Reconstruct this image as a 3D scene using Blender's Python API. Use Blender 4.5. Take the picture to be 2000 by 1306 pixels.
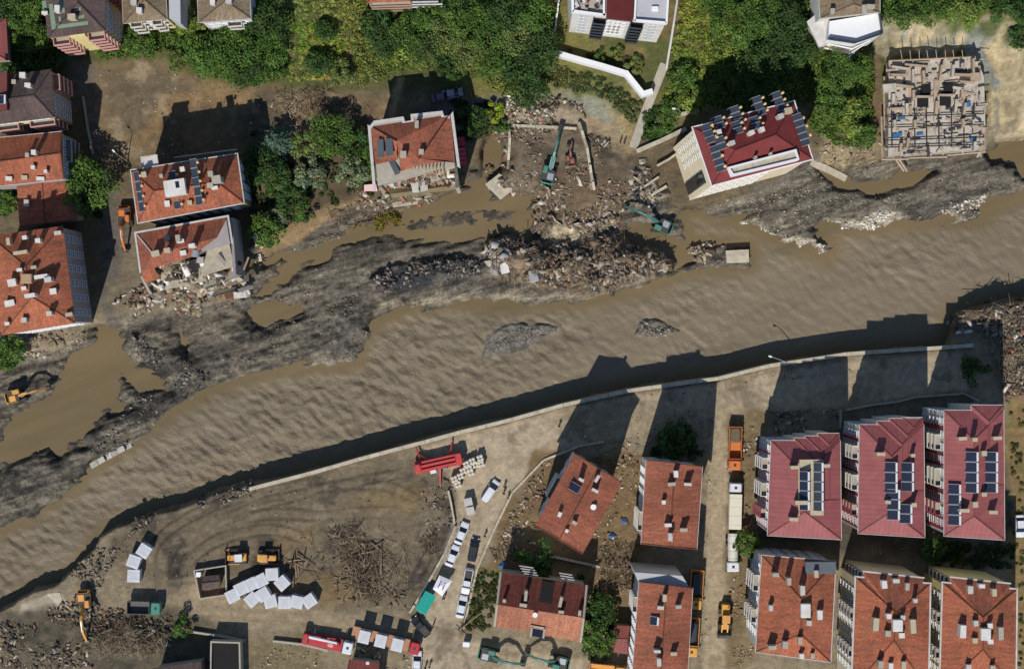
import bpy, math, random
import numpy as np
from mathutils import Vector, Matrix

for _o in list(bpy.data.objects):
    bpy.data.objects.remove(_o)
S = bpy.context.scene
COL = S.collection
R = math.radians
HC = 350.0                      # flying height of the camera, metres

# ------------------------------------------------------------------ camera
cam_d = bpy.data.cameras.new('camera')
cam = bpy.data.objects.new('camera', cam_d)
COL.objects.link(cam)
cam.location = (0, 0, HC)
cam.rotation_euler = (0, 0, 0)
cam_d.sensor_fit = 'HORIZONTAL'
cam_d.angle = 2 * math.atan(100.0 / HC)
cam_d.clip_start = 1.0
cam_d.clip_end = 3000.0
S.camera = cam

# ------------------------------------------------------------------ light
SUN_EL, SHADOW_AZ = 48.0, 17.0          # shadows fall up the picture, 17 degrees to the right
sx, sy = -math.sin(R(SHADOW_AZ)), -math.cos(R(SHADOW_AZ))
w = bpy.data.worlds.new('World'); S.world = w; w.use_nodes = True
nt = w.node_tree; nt.nodes.clear()
sky = nt.nodes.new('ShaderNodeTexSky'); sky.sky_type = 'NISHITA'; sky.sun_disc = False
sky.sun_elevation = R(SUN_EL); sky.sun_rotation = math.atan2(sx, sy)
sky.air_density = 1.0; sky.dust_density = 0.1; sky.ozone_density = 3.5
bg = nt.nodes.new('ShaderNodeBackground'); bg.inputs[1].default_value = 0.098
wo = nt.nodes.new('ShaderNodeOutputWorld')
nt.links.new(sky.outputs[0], bg.inputs[0]); nt.links.new(bg.outputs[0], wo.inputs[0])
sd_ = bpy.data.lights.new('sun', 'SUN'); sd_.energy = 4.15; sd_.angle = R(0.5); sd_.color = (1, 0.955, 0.9)
sun = bpy.data.objects.new('sun', sd_); COL.objects.link(sun)
_d = Vector((sx * math.cos(R(SUN_EL)), sy * math.cos(R(SUN_EL)), math.sin(R(SUN_EL))))
sun.rotation_euler = (-_d).to_track_quat('-Z', 'Y').to_euler()
S.view_settings.view_transform = 'Standard'; S.view_settings.look = 'None'
S.view_settings.exposure = 0.0; S.view_settings.gamma = 1.0
S.view_settings.use_curve_mapping = False
S.render.engine = 'CYCLES'
S.cycles.max_bounces = 5; S.cycles.diffuse_bounces = 2; S.cycles.glossy_bounces = 2
S.cycles.transmission_bounces = 2; S.cycles.transparent_max_bounces = 4

# ------------------------------------------------------------------ helpers
def W(px, py, z=0.0):
    """survey pixel of the photograph -> plan position of a point at height z (metres)"""
    k = (HC - z) / HC / 10.0
    return ((px - 1000.0) * k, (653.0 - py) * k)

def lin(c):
    out = []
    for v in c[:3]:
        v = v / 255.0
        out.append(v / 12.92 if v <= 0.04045 else ((v + 0.055) / 1.055) ** 2.4)
    return tuple(out)

def hash2(ix, iy, seed):
    n = (ix * 374761393 + iy * 668265263 + seed * 1442695041) & 0xffffffff
    n = ((n ^ (n >> 13)) * 1274126177) & 0xffffffff
    n = n ^ (n >> 16)
    return (n & 0xffffff).astype(np.float64) / 0xffffff

def vnoise(x, y, seed=0):
    ix = np.floor(x).astype(np.int64); iy = np.floor(y).astype(np.int64)
    fx = x - ix; fy = y - iy
    fx = fx * fx * (3 - 2 * fx); fy = fy * fy * (3 - 2 * fy)
    a = hash2(ix, iy, seed); b = hash2(ix + 1, iy, seed)
    c = hash2(ix, iy + 1, seed); d = hash2(ix + 1, iy + 1, seed)
    return (a * (1 - fx) + b * fx) * (1 - fy) + (c * (1 - fx) + d * fx) * fy

def fbm(x, y, scale, octv=4, seed=0):
    s = 0; amp = 1; tot = 0
    x = np.asarray(x) / scale; y = np.asarray(y) / scale
    for i in range(octv):
        s = s + amp * vnoise(x + 17.3 * i, y - 9.1 * i, seed + i); tot += amp
        amp *= 0.5; x = x * 2.03; y = y * 2.03
    return s / tot * 2 - 1

def smooth(a, b, v):
    t = np.clip((v - a) / (b - a), 0, 1)
    return t * t * (3 - 2 * t)

def sdist(X, Y, poly, margin=10.0):
    """signed distance, positive inside; computed near the polygon only"""
    P = np.array(poly, float)
    out = np.full(X.shape, -float(margin))
    m = (X > P[:, 0].min() - margin) & (X < P[:, 0].max() + margin) & (Y > P[:, 1].min() - margin) & (Y < P[:, 1].max() + margin)
    x = X[m]; y = Y[m]
    if x.size == 0: return out
    d2 = np.full(x.shape, 1e12); ins = np.zeros(x.shape, bool)
    n = len(P)
    for i in range(n):
        ax, ay = P[i]; bx, by = P[(i + 1) % n]
        ex, ey = bx - ax, by - ay
        L = ex * ex + ey * ey + 1e-12
        t = np.clip(((x - ax) * ex + (y - ay) * ey) / L, 0, 1)
        d2 = np.minimum(d2, (x - ax - t * ex) ** 2 + (y - ay - t * ey) ** 2)
        if ay != by:
            c = ((ay > y) != (by > y)) & (x < (bx - ax) * (y - ay) / (by - ay) + ax)
            ins ^= c
    out[m] = np.where(ins, np.sqrt(d2), -np.sqrt(d2))
    return np.clip(out, -margin, None)

def PX(pts, z=0.0):
    return [W(x, y, z) for x, y in pts]

# ------------------------------------------------------------------ materials
MATS = {}
def mat(name, rgb, rough=0.8, metal=0.0, var=0.12, scale=1.5, bump=0.0, dirt=0.0, dirt_rgb=(120, 104, 80), spec=0.4, bscale=None):
    """plain procedural surface: colour with two noises of variation, optional dust and relief"""
    if name in MATS: return MATS[name]
    m = bpy.data.materials.new(name); m.use_nodes = True
    t = m.node_tree; N = t.nodes; L = t.links
    b = N['Principled BSDF']
    b.inputs['Roughness'].default_value = rough; b.inputs['Metallic'].default_value = metal
    b.inputs['Specular IOR Level'].default_value = spec
    tc = N.new('ShaderNodeTexCoord')
    c = lin(rgb)
    n1 = N.new('ShaderNodeTexNoise'); n1.inputs['Scale'].default_value = scale; n1.inputs['Detail'].default_value = 6
    n1.inputs['Roughness'].default_value = 0.65
    L.new(tc.outputs['Object'], n1.inputs['Vector'])
    mr = N.new('ShaderNodeMapRange'); mr.inputs['From Min'].default_value = 0.25; mr.inputs['From Max'].default_value = 0.75
    mr.inputs['To Min'].default_value = 1 - var; mr.inputs['To Max'].default_value = 1 + var
    L.new(n1.outputs['Fac'], mr.inputs['Value'])
    mx = N.new('ShaderNodeVectorMath'); mx.operation = 'SCALE'; mx.inputs[0].default_value = c
    L.new(mr.outputs[0], mx.inputs['Scale'])
    col = mx.outputs[0]
    if dirt > 0:
        n2 = N.new('ShaderNodeTexNoise'); n2.inputs['Scale'].default_value = scale * 0.6; n2.inputs['Detail'].default_value = 8
        n2.inputs['Roughness'].default_value = 0.7
        mp = N.new('ShaderNodeMapping'); mp.inputs['Location'].default_value = (7, 3, 11)
        L.new(tc.outputs['Object'], mp.inputs[0]); L.new(mp.outputs[0], n2.inputs['Vector'])
        r2 = N.new('ShaderNodeMapRange'); r2.inputs['From Min'].default_value = 0.42; r2.inputs['From Max'].default_value = 0.72
        r2.inputs['To Min'].default_value = 0; r2.inputs['To Max'].default_value = dirt
        L.new(n2.outputs['Fac'], r2.inputs['Value'])
        mm = N.new('ShaderNodeMix'); mm.data_type = 'RGBA'
        L.new(r2.outputs[0], mm.inputs[0]); L.new(col, mm.inputs[6]); mm.inputs[7].default_value = lin(dirt_rgb) + (1,)
        col = mm.outputs[2]
    L.new(col, b.inputs['Base Color'])
    if bump > 0:
        bp = N.new('ShaderNodeBump'); bp.inputs['Strength'].default_value = bump; bp.inputs['Distance'].default_value = 0.15
        nb = N.new('ShaderNodeTexNoise'); nb.inputs['Scale'].default_value = bscale or scale * 3; nb.inputs['Detail'].default_value = 5
        L.new(tc.outputs['Object'], nb.inputs['Vector']); L.new(nb.outputs['Fac'], bp.inputs['Height'])
        L.new(bp.outputs[0], b.inputs['Normal'])
    MATS[name] = m
    return m

def tile_mat(name, rgb, rgb2, dark=0.55, soil=0.25, patch=(112, 84, 62), seedoff=0.0):
    """clay roof tiles: small courses in the UV frame of each slope, mixed firing colours, lichen and soot"""
    m = bpy.data.materials.new(name); m.use_nodes = True
    t = m.node_tree; N = t.nodes; L = t.links; b = N['Principled BSDF']
    b.inputs['Roughness'].default_value = 0.85; b.inputs['Specular IOR Level'].default_value = 0.25
    uv = N.new('ShaderNodeUVMap')
    br = N.new('ShaderNodeTexBrick'); br.inputs['Scale'].default_value = 1.0
    br.inputs['Brick Width'].default_value = 0.24; br.inputs['Row Height'].default_value = 0.36
    br.inputs['Mortar Size'].default_value = 0.016; br.inputs['Mortar Smooth'].default_value = 0.6
    br.inputs['Color1'].default_value = lin(rgb) + (1,); br.inputs['Color2'].default_value = lin(rgb2) + (1,)
    d = lin(rgb2); br.inputs['Mortar'].default_value = (d[0] * dark, d[1] * dark, d[2] * dark, 1)
    br.inputs['Bias'].default_value = -0.1
    L.new(uv.outputs[0], br.inputs['Vector'])
    tc = N.new('ShaderNodeTexCoord')
    mp = N.new('ShaderNodeMapping'); mp.inputs['Location'].default_value = (seedoff, seedoff * 1.7, 0)
    L.new(tc.outputs['Object'], mp.inputs[0])
    n1 = N.new('ShaderNodeTexNoise'); n1.inputs['Scale'].default_value = 0.35; n1.inputs['Detail'].default_value = 9; n1.inputs['Roughness'].default_value = 0.72
    L.new(mp.outputs[0], n1.inputs['Vector'])
    r = N.new('ShaderNodeMapRange'); r.inputs['From Min'].default_value = 0.45; r.inputs['From Max'].default_value = 0.7
    r.inputs['To Max'].default_value = soil
    L.new(n1.outputs['Fac'], r.inputs['Value'])
    mm = N.new('ShaderNodeMix'); mm.data_type = 'RGBA'; L.new(r.outputs[0], mm.inputs[0]); L.new(br.outputs['Color'], mm.inputs[6])
    mm.inputs[7].default_value = lin(patch) + (1,)
    n2 = N.new('ShaderNodeTexNoise'); n2.inputs['Scale'].default_value = 2.6; n2.inputs['Detail'].default_value = 6; n2.inputs['Roughness'].default_value = 0.7
    L.new(mp.outputs[0], n2.inputs['Vector'])
    r2 = N.new('ShaderNodeMapRange'); r2.inputs['From Min'].default_value = 0.3; r2.inputs['From Max'].default_value = 0.7
    r2.inputs['To Min'].default_value = 0.66; r2.inputs['To Max'].default_value = 1.28
    L.new(n2.outputs['Fac'], r2.inputs['Value'])
    sc = N.new('ShaderNodeVectorMath'); sc.operation = 'SCALE'; L.new(mm.outputs[2], sc.inputs[0]); L.new(r2.outputs[0], sc.inputs['Scale'])
    # rain streaks down the slope and broad weathering
    ms_ = N.new('ShaderNodeMapping'); ms_.inputs['Scale'].default_value = (1.6, 0.16, 1.0); L.new(uv.outputs[0], ms_.inputs[0])
    n4 = N.new('ShaderNodeTexNoise'); n4.inputs['Scale'].default_value = 1.0; n4.inputs['Detail'].default_value = 5; L.new(ms_.outputs[0], n4.inputs['Vector'])
    r4 = N.new('ShaderNodeMapRange'); r4.inputs['From Min'].default_value = 0.3; r4.inputs['From Max'].default_value = 0.7; r4.inputs['To Min'].default_value = 0.74; r4.inputs['To Max'].default_value = 1.16
    L.new(n4.outputs['Fac'], r4.inputs['Value'])
    n5 = N.new('ShaderNodeTexNoise'); n5.inputs['Scale'].default_value = 0.14; n5.inputs['Detail'].default_value = 3; L.new(mp.outputs[0], n5.inputs['Vector'])
    r5 = N.new('ShaderNodeMapRange'); r5.inputs['From Min'].default_value = 0.35; r5.inputs['From Max'].default_value = 0.65; r5.inputs['To Min'].default_value = 0.8; r5.inputs['To Max'].default_value = 1.15
    L.new(n5.outputs['Fac'], r5.inputs['Value'])
    m45 = N.new('ShaderNodeMath'); m45.operation = 'MULTIPLY'; L.new(r4.outputs[0], m45.inputs[0]); L.new(r5.outputs[0], m45.inputs[1])
    sc2 = N.new('ShaderNodeVectorMath'); sc2.operation = 'SCALE'; L.new(sc.outputs[0], sc2.inputs[0]); L.new(m45.outputs[0], sc2.inputs['Scale'])
    L.new(sc2.outputs[0], b.inputs['Base Color'])
    wv = N.new('ShaderNodeTexWave'); wv.wave_type = 'BANDS'; wv.bands_direction = 'X'; wv.inputs['Scale'].default_value = 1.3
    L.new(uv.outputs[0], wv.inputs['Vector'])
    bp = N.new('ShaderNodeBump'); bp.inputs['Strength'].default_value = 0.5; bp.inputs['Distance'].default_value = 0.06
    L.new(wv.outputs['Fac'], bp.inputs['Height']); L.new(bp.outputs[0], b.inputs['Normal'])
    MATS[name] = m
    return m

def seam_mat(name, rgb, period=0.9, var=0.1):
    """painted sheet-metal roofing with raised seams along the slope"""
    m = bpy.data.materials.new(name); m.use_nodes = True
    t = m.node_tree; N = t.nodes; L = t.links; b = N['Principled BSDF']
    b.inputs['Roughness'].default_value = 0.6; b.inputs['Specular IOR Level'].default_value = 0.35
    uv = N.new('ShaderNodeUVMap')
    br = N.new('ShaderNodeTexBrick'); br.inputs['Scale'].default_value = 1.0; br.offset = 0.0
    br.inputs['Brick Width'].default_value = period; br.inputs['Row Height'].default_value = 40.0
    br.inputs['Mortar Size'].default_value = 0.03; br.inputs['Mortar Smooth'].default_value = 0.8
    c = lin(rgb)
    br.inputs['Color1'].default_value = c + (1,); br.inputs['Color2'].default_value = tuple(v * 0.93 for v in c) + (1,)
    br.inputs['Mortar'].default_value = tuple(v * 0.62 for v in c) + (1,)
    L.new(uv.outputs[0], br.inputs['Vector'])
    tc = N.new('ShaderNodeTexCoord')
    n1 = N.new('ShaderNodeTexNoise'); n1.inputs['Scale'].default_value = 0.5; n1.inputs['Detail'].default_value = 8; n1.inputs['Roughness'].default_value = 0.7
    L.new(tc.outputs['Object'], n1.inputs['Vector'])
    r2 = N.new('ShaderNodeMapRange'); r2.inputs['From Min'].default_value = 0.3; r2.inputs['From Max'].default_value = 0.7
    r2.inputs['To Min'].default_value = 1 - 1.8 * var; r2.inputs['To Max'].default_value = 1 + 1.5 * var
    L.new(n1.outputs['Fac'], r2.inputs['Value'])
    sc = N.new('ShaderNodeVectorMath'); sc.operation = 'SCALE'; L.new(br.outputs['Color'], sc.inputs[0]); L.new(r2.outputs[0], sc.inputs['Scale'])
    L.new(sc.outputs[0], b.inputs['Base Color'])
    bp = N.new('ShaderNodeBump'); bp.inputs['Strength'].default_value = 0.6; bp.inputs['Distance'].default_value = 0.05
    L.new(br.outputs['Fac'], bp.inputs['Height']); L.new(bp.outputs[0], b.inputs['Normal'])
    MATS[name] = m
    return m

def vcol_mat(name, rough=0.85, var=0.25, scale=2.0, attr='Col', bump=0.0, trans=0.0, spec=0.3):
    """takes the piece's own colour from its colour attribute and breaks it up with noise"""
    m = bpy.data.materials.new(name); m.use_nodes = True
    t = m.node_tree; N = t.nodes; L = t.links; b = N['Principled BSDF']
    b.inputs['Roughness'].default_value = rough; b.inputs['Specular IOR Level'].default_value = spec
    a = N.new('ShaderNodeAttribute'); a.attribute_name = attr
    tc = N.new('ShaderNodeTexCoord')
    n1 = N.new('ShaderNodeTexNoise'); n1.inputs['Scale'].default_value = scale; n1.inputs['Detail'].default_value = 6
    L.new(tc.outputs['Object'], n1.inputs['Vector'])
    r2 = N.new('ShaderNodeMapRange'); r2.inputs['From Min'].default_value = 0.3; r2.inputs['From Max'].default_value = 0.7
    r2.inputs['To Min'].default_value = 1 - var; r2.inputs['To Max'].default_value = 1 + var
    L.new(n1.outputs['Fac'], r2.inputs['Value'])
    sc = N.new('ShaderNodeVectorMath'); sc.operation = 'SCALE'; L.new(a.outputs['Color'], sc.inputs[0]); L.new(r2.outputs[0], sc.inputs['Scale'])
    L.new(sc.outputs[0], b.inputs['Base Color'])
    if trans > 0:
        tr = N.new('ShaderNodeBsdfTranslucent'); L.new(sc.outputs[0], tr.inputs['Color'])
        ms = N.new('ShaderNodeMixShader'); ms.inputs[0].default_value = trans
        out = [n for n in N if n.type == 'OUTPUT_MATERIAL'][0]
        L.new(b.outputs[0], ms.inputs[1]); L.new(tr.outputs[0], ms.inputs[2]); L.new(ms.outputs[0], out.inputs['Surface'])
    if bump > 0:
        bp = N.new('ShaderNodeBump'); bp.inputs['Strength'].default_value = bump; bp.inputs['Distance'].default_value = 0.1
        L.new(n1.outputs['Fac'], bp.inputs['Height']); L.new(bp.outputs[0], b.inputs['Normal'])
    MATS[name] = m
    return m

# ------------------------------------------------------------------ mesh building
class MB:
    def __init__(s): s.v = []; s.f = []; s.m = []; s.uv = None
    def add(s, vs, fs, mi=0):
        o = len(s.v); s.v += [tuple(p) for p in vs]
        for f in fs: s.f.append(tuple(i + o for i in f)); s.m.append(mi)
        return s
    def box(s, c, size, rz=0.0, mi=0, top=(1, 1), shift=(0, 0), rx=0.0, ry=0.0):
        hx, hy, hz = size[0] / 2, size[1] / 2, size[2] / 2
        vs = []
        M = Matrix.Translation(c) @ Matrix.Rotation(rz, 4, 'Z') @ Matrix.Rotation(ry, 4, 'Y') @ Matrix.Rotation(rx, 4, 'X')
        for z, tx, ty, ox, oy in ((-hz, 1, 1, 0, 0), (hz, top[0], top[1], shift[0], shift[1])):
            for a, b in ((-1, -1), (1, -1), (1, 1), (-1, 1)):
                vs.append(M @ Vector((a * hx * tx + ox, b * hy * ty + oy, z)))
        return s.add(vs, [(3, 2, 1, 0), (4, 5, 6, 7), (0, 1, 5, 4), (1, 2, 6, 5), (2, 3, 7, 6), (3, 0, 4, 7)], mi)
    def cbox(s, c, size, ch=0.1, rz=0.0, mi=0, topin=None, ry=0.0, rx=0.0):
        """box with chamfered upright edges and a chamfered top rim"""
        hx, hy, hz = size[0] / 2, size[1] / 2, size[2] / 2
        ti = ch if topin is None else topin
        ch = min(ch, hx * .8, hy * .8); ti = min(ti, hx * .8, hy * .8, hz)
        M = Matrix.Translation(c) @ Matrix.Rotation(rz, 4, 'Z') @ Matrix.Rotation(ry, 4, 'Y') @ Matrix.Rotation(rx, 4, 'X')
        def ring(i, z):
            x, y = hx - i, hy - i
            return [(-x + ch, -y, z), (x - ch, -y, z), (x, -y + ch, z), (x, y - ch, z), (x - ch, y, z), (-x + ch, y, z), (-x, y - ch, z), (-x, -y + ch, z)]
        rs = ring(0, -hz) + ring(0, hz - ti) + ring(ti * .8, hz)
        fs = [tuple(range(7, -1, -1)), tuple(range(16, 24))]
        for k in (0, 8):
            for i in range(8):
                j = (i + 1) % 8; fs.append((k + i, k + j, k + 8 + j, k + 8 + i))
        return s.add([M @ Vector(p) for p in rs], fs, mi)
    def tube(s, p0, p1, r0, r1=None, n=8, mi=0, cap=True):
        r1 = r0 if r1 is None else r1
        p0 = Vector(p0); p1 = Vector(p1); d = (p1 - p0)
        if d.length < 1e-6: return s
        q = d.normalized().to_track_quat('Z', 'Y')
        vs = []
        for p, r in ((p0, r0), (p1, r1)):
            for i in range(n):
                a = 2 * math.pi * i / n
                vs.append(p + q @ Vector((r * math.cos(a), r * math.sin(a), 0)))
        fs = [(i, (i + 1) % n, n + (i + 1) % n, n + i) for i in range(n)]
        if cap: fs += [tuple(range(n - 1, -1, -1)), tuple(range(n, 2 * n))]
        return s.add(vs, fs, mi)
    def ball(s, c, r, n=8, m=5, mi=0, sz=1.0):
        vs = []; fs = []
        for j in range(1, m):
            th = math.pi * j / m
            for i in range(n):
                a = 2 * math.pi * i / n
                vs.append((c[0] + r * math.sin(th) * math.cos(a), c[1] + r * math.sin(th) * math.sin(a), c[2] + r * sz * math.cos(th)))
        t = len(vs); vs += [(c[0], c[1], c[2] + r * sz), (c[0], c[1], c[2] - r * sz)]
        for j in range(m - 2):
            for i in range(n):
                k = (i + 1) % n; fs.append((j * n + i, (j + 1) * n + i, (j + 1) * n + k, j * n + k))
        for i in range(n):
            k = (i + 1) % n; fs.append((t, i, k)); fs.append((t + 1, (m - 2) * n + k, (m - 2) * n + i))
        return s.add(vs, fs, mi)
    def prism(s, poly, z0, z1, mi=0):
        """poly counter-clockwise in plan"""
        n = len(poly)
        a = sum(poly[i][0] * poly[(i + 1) % n][1] - poly[(i + 1) % n][0] * poly[i][1] for i in range(n))
        if a < 0: poly = poly[::-1]
        z0s = z0 if hasattr(z0, '__len__') else [z0] * n
        z1s = z1 if hasattr(z1, '__len__') else [z1] * n
        vs = [(p[0], p[1], z) for p, z in zip(poly, z0s)] + [(p[0], p[1], z) for p, z in zip(poly, z1s)]
        fs = [tuple(range(n - 1, -1, -1)), tuple(range(n, 2 * n))] + [(i, (i + 1) % n, n + (i + 1) % n, n + i) for i in range(n)]
        return s.add(vs, fs, mi)
    def profile(s, pts, y0, y1, mi=0):
        """side profile (x,z) swept across y"""
        n = len(pts)
        a = sum(pts[i][0] * pts[(i + 1) % n][1] - pts[(i + 1) % n][0] * pts[i][1] for i in range(n))
        if a > 0: pts = pts[::-1]
        vs = [(p[0], y0, p[1]) for p in pts] + [(p[0], y1, p[1]) for p in pts]
        fs = [tuple(range(n - 1, -1, -1)), tuple(range(n, 2 * n))] + [(i, (i + 1) % n, n + (i + 1) % n, n + i) for i in range(n)]
        return s.add(vs, fs, mi)
    def mesh(s, name):
        me = bpy.data.meshes.new(name); me.from_pydata(s.v, [], s.f); 
        me.polygons.foreach_set('material_index', s.m); me.update(); return me
    def build(s, name, mats, parent=None, smoothf=False, loc=None, rz=0.0):
        me = s.mesh(name)
        if s.uv is not None:
            ul = me.uv_layers.new(name='UVMap'); ul.data.foreach_set('uv', np.array(s.uv, np.float32).ravel())
        for m in (mats if isinstance(mats, (list, tuple)) else [mats]): me.materials.append(m)
        if smoothf: me.polygons.foreach_set('use_smooth', [True] * len(me.polygons))
        return link(name, me, parent, loc, rz)

def link(name, me, parent=None, loc=None, rz=0.0):
    o = bpy.data.objects.new(name, me); COL.objects.link(o)
    if parent is not None: o.parent = parent
    if loc is not None: o.location = loc
    if rz: o.rotation_euler = (0, 0, rz)
    return o

def empty(name, loc=(0, 0, 0), rz=0.0):
    o = bpy.data.objects.new(name, None); COL.objects.link(o); o.location = loc; o.rotation_euler = (0, 0, rz)
    o.empty_display_size = 0.5
    return o

def tag(o, label=None, cat=None, group=None, kind=None):
    if label: o['label'] = label
    if cat: o['category'] = cat
    if group: o['group'] = group
    if kind: o['kind'] = kind
    return o

def np_mesh(name, V, F, mats, cols=None, parent=None, smoothf=False, attr='Col'):
    """mesh from numpy arrays; F is (n,k) with constant k"""
    V = np.asarray(V, np.float32); F = np.asarray(F, np.int32)
    me = bpy.data.meshes.new(name)
    k = F.shape[1]
    me.vertices.add(len(V)); me.vertices.foreach_set('co', V.ravel())
    me.loops.add(F.size); me.loops.foreach_set('vertex_index', F.ravel())
    me.polygons.add(len(F)); me.polygons.foreach_set('loop_start', np.arange(0, F.size, k, dtype=np.int32))
    me.polygons.foreach_set('loop_total', np.full(len(F), k, np.int32))
    me.update(calc_edges=True)
    if smoothf: me.polygons.foreach_set('use_smooth', np.ones(len(F), bool))
    if cols is not None:
        at = me.color_attributes.new(attr, 'FLOAT_COLOR', 'POINT')
        c4 = np.ones((len(V), 4), np.float32); c4[:, :3] = cols
        at.data.foreach_set('color', c4.ravel())
    for m in (mats if isinstance(mats, (list, tuple)) else [mats]): me.materials.append(m)
    return link(name, me, parent)
# ------------------------------------------------------------------ terrain
WATER_Z = -3.9
_fx = np.arange(-112, 112.01, 0.36); _fy = np.arange(-78, 78.01, 0.36)
def _skirt(a):
    ext = [1, 2.5, 5, 9, 16, 30, 60, 110, 190, 300, 500]
    return np.concatenate([a[0] - np.array(ext[::-1]), a, a[-1] + np.array(ext)])
gxs = _skirt(_fx); gys = _skirt(_fy)
GX, GY = np.meshgrid(gxs, gys)
NX, NY = len(gxs), len(gys)

RIVER = [(-400, 1300), (-60, 1225), (0, 1188), (30, 1172), (75, 1143), (115, 1135), (160, 1098), (195, 1052), (235, 1018), (300, 994), (370, 980),
         (430, 950), (486, 944), (600, 918), (700, 889), (830, 855), (900, 837), (1000, 813), (1100, 784), (1230, 757), (1400, 733), (1500, 710),
         (1650, 688), (1800, 678), (1845, 675), (1862, 610), (1900, 598), (2100, 560), (2700, 430), (2700, 250), (2100, 355), (2000, 378), (1955, 398), (1915, 425), (1880, 430),
         (1850, 425), (1800, 436), (1750, 438), (1680, 446), (1612, 434), (1602, 450), (1624, 478), (1612, 502), (1560, 482), (1500, 456), (1452, 430), (1400, 420),
         (1345, 408), (1322, 422), (1350, 470), (1385, 482), (1405, 478), (1465, 482), (1460, 514), (1380, 520), (1330, 527), (1250, 560), (1150, 584), (1000, 597), (900, 590), (800, 600), (742, 624), (706, 668),
         (697, 708), (600, 716), (500, 731), (420, 756), (352, 790), (268, 850), (252, 868), (188, 905), (165, 930), (130, 960), (60, 1006), (0, 1036), (-400, 1200)]
CHAN = [(1218, 450), (1235, 428), (1300, 455), (1345, 475), (1352, 506), (1330, 514), (1290, 492), (1245, 478)]
POND = [(196, 642), (232, 640), (246, 690), (290, 722), (345, 768), (275, 772), (250, 752), (238, 742), (236, 775), (262, 790), (230, 806), (200, 800), (192, 825), (168, 850), (168, 868), (135, 866), (118, 895), (95, 870), (60, 888), (30, 900),
        (0, 915), (-100, 940), (-100, 880), (0, 856), (20, 820), (60, 790), (100, 765), (122, 716), (140, 694), (180, 668)]
SIDE = [(492, 580), (530, 540), (560, 512), (520, 512), (560, 492), (620, 470), (700, 440), (755, 428), (770, 408), (800, 402), (880, 385), (930, 350), (950, 328), (985, 318), (968, 345), (950, 360),
        (965, 392), (1000, 378), (1035, 378), (1040, 440), (1046, 462), (1015, 474), (985, 452), (950, 468), (880, 476), (790, 470), (730, 464), (690, 478), (620, 505), (560, 552), (530, 580)]
SIDE2 = [(487, 612), (535, 588), (590, 590), (588, 606), (566, 622), (520, 640), (492, 634)]
SIDE3 = [(328, 646), (360, 640), (372, 670), (366, 690), (352, 680), (350, 662)]
POOL = [(1588, 322), (1650, 330), (1665, 352), (1720, 350), (1770, 330), (1830, 332), (1790, 366), (1745, 378), (1690, 382), (1640, 372), (1605, 352)]
POOL2 = [(1915, 300), (1960, 278), (2100, 262), (2100, 345), (1995, 352), (1978, 322), (1930, 318)]
POOL3 = [(1898, 408), (1925, 385), (1975, 376), (1960, 398), (1920, 418)]
CELL = [(950, 270), (975, 262), (985, 300), (975, 318), (945, 325), (938, 305)]
FLOOD = [(-150, 730), (0, 700), (100, 690), (185, 655), (250, 622), (380, 606), (480, 575), (505, 520), (560, 478), (620, 440), (700, 402), (780, 412), (900, 372),
         (930, 330), (960, 300), (985, 330), (985, 380), (1060, 395), (1200, 395), (1240, 360), (1310, 395), (1340, 405), (1400, 398), (1545, 345), (1580, 312), (1700, 312),
         (1930, 300), (2000, 268), (2300, 200), (2300, 480), (1850, 540), (1000, 690), (480, 850), (200, 965), (60, 1065), (-150, 1165)]
RUB1 = [(948, 478), (1000, 466), (1060, 478), (1110, 478), (1160, 462), (1210, 455), (1230, 478), (1300, 502), (1318, 520), (1290, 530), (1240, 535), (1200, 560), (1150, 570), (1080, 555), (1000, 545), (962, 525)]
DEMO = [(985, 240), (1060, 228), (1130, 245), (1215, 290), (1240, 330), (1225, 400), (1210, 445), (1100, 468), (1045, 455), (1040, 390), (980, 392), (950, 360), (985, 320)]
DARKR = [(720, 545), (760, 522), (860, 500), (960, 505), (960, 530), (880, 545), (800, 560), (740, 570)]
ROADS = [
    [(2000, 812), (1800, 762), (1650, 800), (1510, 812), (1440, 800), (1400, 815), (1372, 1306), (1310, 1330), (1460, 1330), (1470, 830), (1960, 830)],
]
ROAD_MAIN = [(800, 1330), (820, 1230), (860, 1110), (890, 1020), (895, 975), (870, 905), (820, 878), (900, 850), (1000, 828), (1100, 800), (1230, 772), (1400, 748), (1500, 728), (1650, 702), (1800, 690), (1880, 690),
             (1890, 760), (1660, 792), (1500, 800), (1400, 806), (1290, 838), (1130, 868), (1060, 895), (1000, 960), (960, 1040), (930, 1110), (905, 1220), (920, 1250), (1150, 1290), (1150, 1330)]
STREET = [(1372, 1330), (1385, 900), (1400, 790), (1480, 790), (1440, 830), (1422, 900), (1415, 1330)]
TRACK = [(330, 1170), (380, 1140), (450, 1165), (640, 1195), (800, 1225), (820, 1270), (700, 1250), (610, 1232), (500, 1222), (400, 1210), (330, 1200)]
YARD = [(240, 1010), (400, 975), (500, 950), (700, 905), (820, 875), (880, 920), (890, 1000), (860, 1100), (800, 1200), (640, 1190), (450, 1160), (330, 1150), (260, 1130), (230, 1070)]

zWp = WATER_Z
fb = fbm(GX, GY, 6.0, 5, 3)
fs = fbm(GX, GY, 2.2, 4, 11)
fl = fbm(GX, GY, 28.0, 4, 21)
ang = math.radians(16)                                  # the flood ran along this line
UX = GX * math.cos(ang) + GY * math.sin(ang); UY = -GX * math.sin(ang) + GY * math.cos(ang)
streak = fbm(UX / 5.0, UY, 1.6, 4, 31)
rough = fbm(GX, GY, 0.9, 3, 41)

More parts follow.
